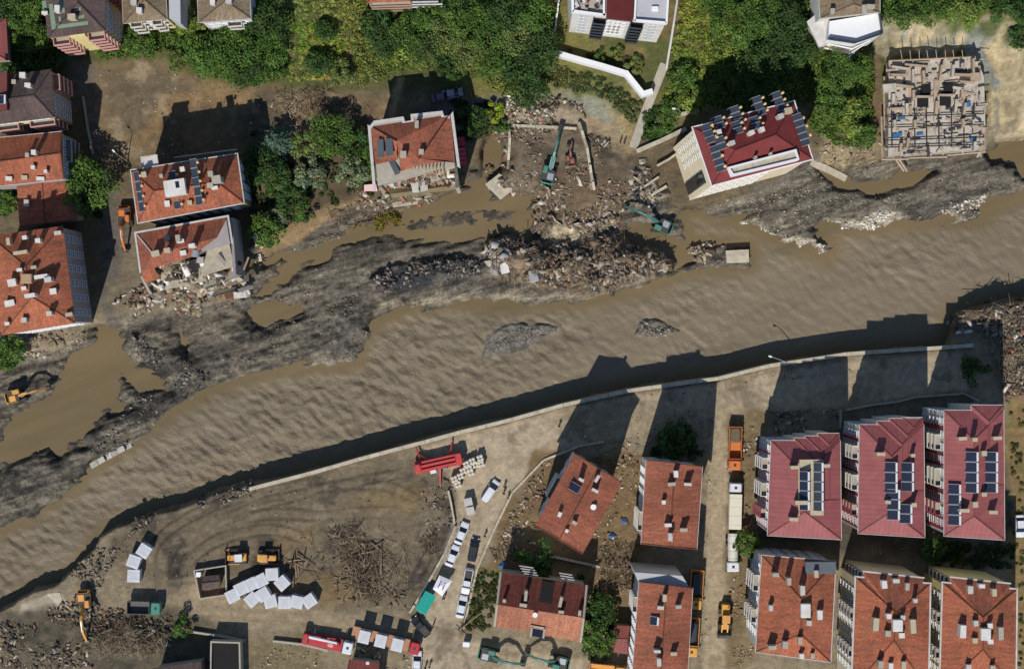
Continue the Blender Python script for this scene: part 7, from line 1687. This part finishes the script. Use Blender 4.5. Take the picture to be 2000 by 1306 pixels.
scrub('undergrowth', 'dense green scrub and bramble covering the hillside', [
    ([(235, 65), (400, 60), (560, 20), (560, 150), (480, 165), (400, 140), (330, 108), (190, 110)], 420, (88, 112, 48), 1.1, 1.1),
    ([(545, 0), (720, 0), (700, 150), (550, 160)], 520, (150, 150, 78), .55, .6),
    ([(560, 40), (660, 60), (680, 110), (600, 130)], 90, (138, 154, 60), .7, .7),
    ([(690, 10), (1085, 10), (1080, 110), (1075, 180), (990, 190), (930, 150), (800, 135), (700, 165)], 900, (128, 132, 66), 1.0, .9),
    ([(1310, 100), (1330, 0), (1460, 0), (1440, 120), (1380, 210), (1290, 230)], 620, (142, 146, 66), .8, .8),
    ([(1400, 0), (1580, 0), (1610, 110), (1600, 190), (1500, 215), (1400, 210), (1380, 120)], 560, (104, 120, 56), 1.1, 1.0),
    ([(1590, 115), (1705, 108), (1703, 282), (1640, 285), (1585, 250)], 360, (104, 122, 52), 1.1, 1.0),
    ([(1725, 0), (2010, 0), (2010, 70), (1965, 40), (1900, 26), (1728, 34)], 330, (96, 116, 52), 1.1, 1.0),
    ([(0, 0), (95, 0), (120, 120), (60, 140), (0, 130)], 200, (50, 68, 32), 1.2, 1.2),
    ([(1085, 135), (1170, 150), (1255, 200), (1240, 240), (1180, 190), (1085, 165)], 130, (96, 98, 56), .7, .8),
    ([(925, 60), (965, 60), (975, 110), (930, 115)], 60, (170, 128, 92), .7, .6), ([(820, 100), (870, 105), (860, 130), (815, 130)], 50, (160, 134, 90), .6, .6), ([(640, 110), (690, 100), (700, 160), (640, 165)], 90, (160, 142, 92), .6, .6), ([(1380, 10), (1440, 10), (1430, 60), (1375, 60)], 70, (160, 146, 84), .7, .7),
    ([(1262, 215), (1310, 205), (1300, 270), (1258, 270)], 90, (66, 86, 38), .9, 1.0)], 21)
scrub('garden_growth', 'low weeds and shrubs in the gardens and around the houses', [
    ([(490, 260), (720, 250), (725, 380), (640, 400), (520, 470), (485, 430)], 130, (72, 84, 46), .7, .8),
    ([(905, 1235), (930, 1110), (975, 1120), (962, 1225)], 110, (92, 94, 54), .5, .6),
    ([(0, 360), (32, 365), (34, 410), (0, 420)], 40, (70, 92, 40), .7, .8),
    ([(0, 670), (28, 672), (22, 715), (0, 715)], 30, (60, 84, 36), .7, .8),
    ([(870, 195), (960, 200), (975, 260), (900, 270)], 70, (66, 80, 42), .8, .9),
    ([(1130, 1120), (1195, 1170), (1195, 1280), (1140, 1285)], 60, (66, 84, 40), .7, .8),
    ([(1810, 1056), (1985, 1066), (1970, 1110), (1830, 1100)], 80, (60, 76, 40), .8, .8),
    ([(1970, 800), (2000, 800), (2000, 1300), (1990, 1300)], 60, (110, 104, 62), .4, .4),
    ([(1100, 100), (1250, 115), (1240, 150), (1120, 118)], 60, (96, 96, 62), .5, .5),
    ([(130, 300), (190, 310), (200, 420), (150, 420)], 40, (60, 80, 36), .8, .8),
    ([(1290, 840), (1360, 840), (1370, 895), (1270, 890)], 50, (58, 74, 36), .8, .9)], 22)

# ================================================================== rubble, gravel and driftwood
M_rubble = vcol_mat('broken_masonry', .9, .25, 3.0, bump=.3)
GREYS = [(138, 130, 116), (116, 109, 96), (98, 92, 82), (160, 150, 132), (88, 82, 74)]
BUILD = [(160, 146, 122), (136, 122, 100), (180, 166, 142), (118, 102, 82), (140, 98, 78), (190, 182, 168), (104, 92, 76), (86, 76, 64), (128, 114, 94), (110, 98, 80)]
DARK = [(64, 62, 60), (80, 76, 70), (52, 50, 50), (110, 104, 94), (140, 132, 118)]
BROWN = [(136, 122, 100), (118, 104, 84), (156, 142, 118), (100, 88, 72), (126, 96, 78), (170, 160, 142), (90, 78, 64), (112, 98, 78)]
def rubble(name, label, sets, seed, z_add=0.0, zfun=None):
    rg = np.random.default_rng(seed); Vs = []; Cs = []
    cube = np.array([(-1, -1, -1), (1, -1, -1), (1, 1, -1), (-1, 1, -1), (-1, -1, 1), (1, -1, 1), (1, 1, 1), (-1, 1, 1)], float)
    for st in sets:
        poly, n, s0, s1, pal, el = st[:6]; tk = st[6] if len(st) > 6 else 1.0
        q = in_poly(poly, int(n * 2.0), rg); kk = np.argsort(-(fbm(q[:, 0], q[:, 1], 4.5, 3, seed) + .45 * rg.random(len(q))))[:n]; q = q[kk]; z = gzv(q[:, 0], q[:, 1]) if zfun is None else zfun(q)
        s = s0 * (s1 / s0) ** (rg.random(n) ** 3.2)
        dims = np.stack([s * rg.uniform(.8, el, n), s * rg.uniform(.5, 1, n), s * rg.uniform(.25, .7, n) * tk], 1) / 2
        Q = rg.normal(0, 1, (n, 4)); Q[:, 1:3] *= .35; Q /= np.linalg.norm(Q, axis=1)[:, None]
        w_, x, y, zz = Q.T
        Rm = np.stack([1 - 2 * (y * y + zz * zz), 2 * (x * y - zz * w_), 2 * (x * zz + y * w_), 2 * (x * y + zz * w_), 1 - 2 * (x * x + zz * zz), 2 * (y * zz - x * w_), 2 * (x * zz - y * w_), 2 * (y * zz + x * w_), 1 - 2 * (x * x + y * y)], 1).reshape(n, 3, 3)
        V = cube[None] * dims[:, None, :] * rg.uniform(.65, 1.1, (n, 8, 3)); V = np.einsum('nij,nkj->nki', Rm, V)
        V += np.stack([q[:, 0], q[:, 1], z + dims[:, 2] * .5 + z_add], 1)[:, None, :]
        Vs.append(V.reshape(-1, 3)); pl = np.array([lin(c) for c in pal]); cc = pl[rg.integers(0, len(pl), n)] * rg.uniform(.75, 1.2, (n, 1)); Cs.append(np.repeat(cc, 8, 0))
    V = np.concatenate(Vs); n = len(V) // 8
    fc = np.array([(3, 2, 1, 0), (4, 5, 6, 7), (0, 1, 5, 4), (1, 2, 6, 5), (2, 3, 7, 6), (3, 0, 4, 7)]); F = (fc[None] + 8 * np.arange(n)[:, None, None]).reshape(-1, 4)
    o = np_mesh(name, V, F, M_rubble, np.concatenate(Cs)); tag(o, label, 'debris', kind='stuff'); return o
SLABC = [(168, 160, 146), (150, 142, 128), (186, 178, 162), (132, 124, 110), (120, 110, 94)]
rubble('rubble_heap', 'heap of smashed concrete, timber and masonry on the river bar', [(RUB1, 240, .7, 1.9, SLABC, 1.9, .3), (RUB1, 240, .16, .5, [(150, 128, 100), (120, 100, 78), (170, 158, 138)], 11, .9), (RUB1, 11000, .1, 1.2, BROWN + DARK[:3], 3.4), ([(1330, 470), (1385, 470), (1420, 480), (1410, 515), (1360, 512)], 420, .2, 1.2, BUILD, 2.0), ([(955, 480), (1000, 470), (1010, 520), (960, 530)], 220, .3, 2.2, [(180, 176, 168), (150, 148, 142), (120, 112, 100)], 2)], 31)
rubble('demolition_rubble', 'demolition rubble spread over the cleared plot and its slope', [(DEMO, 130, .6, 1.7, SLABC, 1.9, .3), (DEMO, 160, .14, .4, [(150, 128, 100), (120, 100, 78), (80, 72, 66)], 10, .9), ([(1225, 310), (1250, 300), (1310, 400), (1270, 430), (1235, 390)], 36, .7, 1.9, SLABC, 2.0, .3), (DEMO, 4200, .07, .65, BROWN, 2.4), ([(990, 192), (1060, 186), (1130, 204), (1150, 238), (1060, 248), (990, 244)], 3000, .1, .9, BUILD + GREYS, 2.4), ([(1060, 395), (1210, 370), (1225, 440), (1180, 460), (1060, 460)], 1000, .1, .6, BROWN + DARK, 2.4), ([(945, 262), (990, 240), (995, 395), (950, 362)], 320, .2, 1.2, BUILD, 2), ([(1225, 310), (1250, 300), (1310, 400), (1270, 430), (1235, 390)], 420, .2, 1.1, DARK + BUILD[:3], 2)], 32)
rubble('wreckage', 'wreckage spilled below the half-collapsed block and the torn block', [([(280, 565), (480, 548), (485, 575), (400, 600), (290, 610)], 60, .6, 1.7, SLABC + [(206, 202, 194)], 2.0, .3), ([(740, 370), (850, 380), (840, 395), (750, 400)], 24, .6, 1.6, SLABC, 2.0, .3), ([(262, 560), (330, 560), (480, 545), (490, 580), (400, 610), (280, 620), (210, 640), (205, 600)], 1500, .12, 1.1, BUILD, 2.4), ([(700, 372), (740, 355), (850, 378), (850, 396), (770, 408), (690, 400), (640, 430)], 480, .15, 1.0, BUILD + [(170, 110, 90)], 2.4), ([(0, 660), (180, 640), (190, 665), (100, 700), (30, 700)], 420, .15, .9, BUILD, 2.2), ([(480, 470), (515, 470), (520, 515), (490, 520)], 90, .2, .9, BUILD, 2)], 33)
b9 = rubble('broken_masonry', 'broken masonry lying on the open floors of the half-collapsed block', [([(318, 515), (400, 500), (408, 520), (460, 535), (450, 560), (380, 580), (305, 580)], 800, .15, 1.6, BUILD + [(214, 208, 198)], 2.6)], 34, zfun=lambda q: 9.2 + np.clip((q[:, 1] - 11) * .75, -4.5, 2) + 0 * q[:, 0])
b10 = rubble('broken_masonry', 'broken masonry lying on the open floors of the torn block', [([(742, 325), (890, 315), (892, 362), (765, 378)], 700, .15, 1.4, BUILD + [(150, 84, 64), (214, 208, 198)], 2.6)], 35, zfun=lambda q: 8.8 + np.clip((q[:, 1] - 30.2) * .8, -3.4, 1.2) + 0 * q[:, 0])
rubble('river_gravel', 'gravel and cobbles strewn over the river bars', [
    (FLOOD, 3000, .08, .35, GREYS + DARK[:2], 1.4), (DARKR, 900, .25, .9, DARK, 1.5), ([(560, 560), (700, 560), (740, 620), (700, 700), (480, 720), (400, 740), (420, 660)], 900, .1, .5, GREYS + DARK, 1.5), ([(1390, 402), (1545, 345), (1600, 330), (1640, 372), (1760, 380), (1850, 330), (1990, 320), (1990, 380), (1880, 428), (1700, 446), (1612, 430), (1614, 500), (1500, 452)], 2200, .08, .42, GREYS + [(176, 168, 150)], 1.5),
    ([(240, 650), (300, 660), (420, 745), (360, 785), (280, 715)], 500, .2, .8, DARK, 1.5), ([(160, 900), (260, 770), (350, 770), (300, 830), (190, 905)], 350, .15, .7, DARK, 1.5), ([(520, 500), (620, 460), (760, 430), (740, 455), (620, 490), (540, 530)], 500, .12, .5, GREYS, 1.4), ([(952, 690), (962, 655), (1000, 642), (1090, 640), (1062, 660)], 420, .12, .45, GREYS, 1.3), ([(1240, 655), (1256, 626), (1285, 624), (1330, 646), (1295, 658)], 420, .15, .7, GREYS, 1.3)], 36)
rubble('foam_edge_stones', 'pale stones and foam-white debris along the edge of the far gravel bar', [([(1400, 424), (1440, 424), (1520, 455), (1618, 478), (1612, 502), (1560, 486), (1470, 450)], 700, .12, .6, [(208, 202, 184), (188, 180, 160), (220, 216, 204)], 1.5), ([(1610, 428), (1680, 430), (1720, 408), (1770, 418), (1780, 442), (1700, 448), (1640, 444)], 520, .12, .7, [(208, 202, 184), (188, 180, 160), (220, 216, 204)], 1.5), ([(1840, 412), (1935, 375), (1940, 415), (1850, 442)], 260, .12, .7, [(208, 202, 184), (190, 182, 164)], 1.5)], 37)
rubble('debris_bank', 'mixed debris along the south bank, its yards and plots', [
    ([(0, 1215), (150, 1170), (240, 1190), (340, 1200), (330, 1290), (100, 1306), (0, 1306)], 2600, .1, .8, BROWN + DARK, 2.8), ([(140, 1110), (200, 1060), (240, 1020), (300, 1000), (320, 1010), (240, 1060), (190, 1160), (120, 1150)], 700, .12, .9, [(130, 120, 104), (104, 96, 82), (84, 76, 64)], 2), ([(380, 975), (490, 935), (500, 955), (400, 1000)], 260, .2, .9, DARK + BUILD[:2], 2), ([(1855, 600), (1930, 575), (2000, 585), (2000, 790), (1965, 785), (1955, 650), (1870, 650)], 2000, .14, 1.2, BUILD + DARK, 2.6), ([(1060, 900), (1255, 880), (1250, 1150), (1170, 1170), (1130, 1090), (1060, 1080), (960, 1100), (1000, 1000)], 1300, .12, .8, BUILD, 2.2), ([(640, 1010), (770, 1060), (800, 1190), (640, 1180), (620, 1100)], 420, .12, .7, [(110, 98, 78), (86, 76, 60), (128, 112, 88)], 2.6), ([(820, 920), (890, 940), (885, 1020), (840, 1060), (820, 980)], 320, .12, .6, DARK + BUILD[:2], 2),
    (YARD, 500, .08, .4, BUILD[:4] + DARK, 2), ([(1375, 840), (1390, 830), (1384, 1300), (1366, 1300)], 160, .08, .45, BUILD, 2), ([(1100, 840), (1290, 800), (1420, 800), (1400, 830), (1260, 880), (1120, 870)], 260, .08, .5, BUILD, 2), ([(930, 1120), (965, 1050), (1040, 930), (1060, 960), (1000, 1090), (960, 1120)], 380, .1, .7, BUILD, 2.4), ([(1650, 1050), (1980, 1060), (1980, 1110), (1650, 1090)], 160, .1, .5, BUILD, 2), ([(1425, 830), (1480, 830), (1475, 1070), (1440, 1070)], 240, .1, .6, BUILD, 2),
    ([(1425, 1090), (1470, 1080), (1475, 1300), (1430, 1300)], 320, .15, .6, BUILD[:5], 1.6), ([(700, 1255), (800, 1270), (800, 1306), (690, 1306)], 260, .12, .7, BUILD, 2), ([(560, 1250), (620, 1255), (620, 1306), (480, 1306)], 200, .12, .5, BUILD[:4], 2), ([(1500, 800), (1640, 800), (1640, 840), (1510, 850)], 260, .15, .9, BUILD, 2), ([(180, 130), (500, 160), (520, 300), (260, 310)], 500, .1, .45, BUILD, 1.6), ([(500, 200), (720, 190), (720, 240), (520, 290)], 300, .12, .6, BUILD, 2.4), ([(1590, 275), (1720, 280), (1725, 330), (1610, 330)], 220, .12, .7, BUILD, 2), ([(1100, 735), (1420, 740), (1890, 690), (1880, 700), (1400, 758), (1100, 805)], 240, .1, .5, BUILD, 1.8)], 38)
# driftwood: thin stems, one tangle each
def driftwood(name, label, sets, seed, rgbs=((120, 104, 84), (96, 82, 64), (150, 134, 112))):
    rg = np.random.default_rng(seed); Vs = []; Cs = []
    for poly, n, l0, l1, rad, hz in sets:
        q = in_poly(poly, n, rg); z = gzv(q[:, 0], q[:, 1]) + rg.uniform(.05, hz, n)
        a = rg.uniform(0, 6.28, n); L_ = rg.uniform(l0, l1, n) / 2; tl = rg.normal(0, .18, n); d = np.stack([np.cos(a) * np.cos(tl), np.sin(a) * np.cos(tl), np.sin(tl)], 1)
        u = np.stack([-np.sin(a), np.cos(a), 0 * a], 1); w2 = np.cross(d, u); r_ = rad * rg.uniform(.5, 1.4, n)
        c = np.stack([q[:, 0], q[:, 1], z], 1)
        V = []
        for e, k in ((-1, 1.0), (1, .5)):
            for m_ in range(4):
                an = m_ * np.pi / 2; V.append(c + d * (e * L_)[:, None] + (u * math.cos(an) + w2 * math.sin(an)) * (r_ * k)[:, None])
        Vs.append(np.stack(V, 1).reshape(-1, 3)); pl = np.array([lin(k) for k in rgbs]); Cs.append(np.repeat(pl[rg.integers(0, len(pl), n)] * rg.uniform(.7, 1.2, (n, 1)), 8, 0))
    V = np.concatenate(Vs); n = len(V) // 8; fc = np.array([(0, 1, 5, 4), (1, 2, 6, 5), (2, 3, 7, 6), (3, 0, 4, 7), (3, 2, 1, 0), (4, 5, 6, 7)])
    o = np_mesh(name, V, (fc[None] + 8 * np.arange(n)[:, None, None]).reshape(-1, 4), M_rubble, np.concatenate(Cs)); tag(o, label, 'driftwood', kind='stuff')
driftwood('driftwood', 'tangles of washed-up branches and roots', [([(650, 1040), (690, 1020), (720, 1060), (690, 1110), (660, 1090)], 150, 1.0, 3.6, .06, .9), ([(700, 1080), (760, 1070), (775, 1110), (730, 1150), (700, 1130)], 110, 1.0, 3.4, .05, .7), ([(655, 1050), (750, 1070), (740, 1150), (680, 1140)], 16, 3.5, 7, .16, .7), ([(600, 1050), (680, 1010), (800, 1060), (800, 1160), (700, 1170), (610, 1120)], 150, 1, 5, .05, .4), ([(680, 1090), (740, 1100), (740, 1180), (690, 1160)], 160, 1, 3.5, .07, 1.2), ([(820, 1050), (850, 1040), (850, 1080), (825, 1085)], 70, 1, 3, .05, .8), ([(180, 1220), (260, 1200), (330, 1240), (300, 1280), (190, 1280)], 320, 1, 3.5, .06, 1.0), ([(1880, 590), (2000, 585), (2000, 780), (1965, 770)], 260, 1, 4, .07, 1.4), ([(1180, 1060), (1245, 1060), (1230, 1150), (1170, 1150)], 260, .8, 3, .06, .9), ([(640, 410), (760, 400), (730, 440), (650, 440)], 160, 1, 3, .05, .7), ([(540, 175), (640, 170), (680, 220), (560, 250)], 180, 1, 3.5, .06, 1.0), ([(560, 1080), (600, 1090), (600, 1120), (560, 1130)], 14, 3, 6, .16, .5), (RUB1, 280, 1.5, 4.5, .09, 1.0), ([(960, 1070), (1060, 1060), (1060, 1085), (960, 1090)], 60, 1, 3, .06, .8)], 41)

# ---- single large pieces one can point at
def slab(name, label, pts, thick, m, z=None, tilt=(0, 0), cat='slab'):
    P = [G(x, y) for x, y in pts]; c = np.mean(np.array(P), 0); zz = max(p[2] for p in P) + .1 if z is None else z
    t = empty(name, (c[0], c[1], zz)); tag(t, label, cat)
    MB().prism([(p[0] - c[0], p[1] - c[1]) for p in P], -thick * .5 - .2, thick * .5).build('slab_body', m, t); q = inset([(p[0] - c[0], p[1] - c[1]) for p in P], .12)
    _r = MB()
    rd = random.Random(int(pts[0][0]))
    for k in range(5): i = rd.randrange(len(q)); _r.tube((q[i][0], q[i][1], 0), (q[i][0] * 1.25, q[i][1] * 1.25, .3 * rd.random()), .03, n=4)
    _r.build('rebar', M_steel, t); t.rotation_euler = (R(tilt[0]), R(tilt[1]), 0)
slab('concrete_slab', 'flat tan concrete slab at the tip of the debris spit in the river', [(1416, 490), (1460, 488), (1461, 513), (1418, 514)], 1.6, M_concl, -2.9)
slab('concrete_slab', 'tilted corner slab of the demolished plot, facing the side channel', [(948, 362), (975, 340), (1003, 352), (1000, 372), (978, 392)], 1.0, M_concl, -2.2)
slab('concrete_slab', 'pale collapsed bank slab at the lower left by the river', [(42, 1186), (95, 1158), (118, 1156), (122, 1172), (90, 1196), (48, 1204)], 1.0, M_concl, -.6, (3, -3))
wall_run('broken_wall', 'broken bleached wall standing on the mud spit beside the river', [(178, 910), (206, 894), (232, 880), (257, 867)], .9, 1.1, mat('bleached_concrete', (176, 172, 160), .9, var=.3, scale=1.0, bump=.4, dirt=.5), seg=1.1, rag=.7)
slab('concrete_slab', 'tilted bank slab above the lower-left bank slab', [(146, 1115), (175, 1100), (184, 1104), (156, 1128)], .6, M_concl, -1.2, (12, 6))
slab('concrete_slab', 'narrow toppled slab on the eroded lower-left bank', [(116, 1142), (148, 1126), (152, 1132), (120, 1152)], .5, M_conc, -1.2, (8, 10))
slab('concrete_slab', 'white panel at the west end of the rubble heap', [(976, 516), (990, 510), (996, 532), (980, 536)], .4, M_white, -.8, (10, 8))
slab('concrete_slab', 'grey leaning panel at the southern side of the rubble heap', [(1032, 530), (1048, 528), (1052, 548), (1036, 552)], .4, M_screed, -.7, (-15, 10))
slab('concrete_slab', 'small pale panel on the gravel west of the rubble heap', [(945, 511), (957, 508), (968, 518), (955, 522)], .3, M_concl, -1.2, (5, 5))
slab('concrete_slab', 'grey panel at the foot of the rubble heap near the water', [(1155, 555), (1170, 553), (1174, 562), (1160, 568)], .3, M_screed, -1.6, (5, -5))
slab('concrete_slab', 'cream fallen wall panel below the torn block', [(765, 395), (818, 390), (816, 398), (768, 405)], .8, M_concl, -2.4, (-10, 0))
slab('concrete_slab', 'pale pink roof panel beside the torn block', [(712, 362), (735, 360), (738, 374), (712, 374)], .3, mat('pale_pink', (226, 190, 182), .8, var=.08), .2)
slab('concrete_slab', 'cream fallen panel by the leaning block corner', [(1298, 386), (1310, 374), (1319, 388), (1306, 394)], .5, M_concl, -1.4, (10, 10))
slab('foundation_cell', 'muddy sunken foundation cell nearest the leaning block corner', [(1252, 345), (1272, 330), (1284, 342), (1262, 360)], .3, mat('wet_mud_floor', (124, 108, 74), .7, var=.1), -1.3)
slab('foundation_cell', 'second muddy foundation cell below the first one', [(1262, 368), (1290, 350), (1302, 362), (1275, 378)], .3, mat('wet_mud_floor', (124, 108, 74), .7), -1.3)
wall_run('foundation_wall', 'pale wall between the two muddy foundation cells', [(1260, 364), (1285, 347)], .9, .4, M_concl)
wall_run('foundation_wall', 'pale wall below the second muddy foundation cell', [(1272, 382), (1300, 365)], .9, .5, M_concl)
for lb, pts, m_ in (('bright blue tarpaulin between the askew house and the alley', [(1186, 1045), (1196, 1040), (1206, 1046), (1192, 1052)], M_blue), ('bright blue tarpaulin above the old tiled house', [(973, 1104), (984, 1096), (990, 1104), (978, 1110)], M_blue), ('crumpled blue sheet among the plot debris', [(1210, 1012), (1222, 1010), (1228, 1022), (1214, 1024)], mat('faded_blue', (86, 100, 128), .8, var=.2))):
    g = G(*pts[0]); t = empty('tarpaulin', g); tag(t, lb, 'tarpaulin'); P = [G(x, y) for x, y in pts]; cx = np.mean([p[0] for p in P]) - g[0]; cy = np.mean([p[1] for p in P]) - g[1]; mb = MB()
    for i in range(4): a0 = P[i]; a1 = P[(i + 1) % 4]; mb.add([(a0[0] - g[0], a0[1] - g[1], .15 + .3 * (i % 2)), (a1[0] - g[0], a1[1] - g[1], .15 + .3 * ((i + 1) % 2)), (cx, cy, .9)], [(0, 1, 2)])
    mb.build('sheet', m_, t)
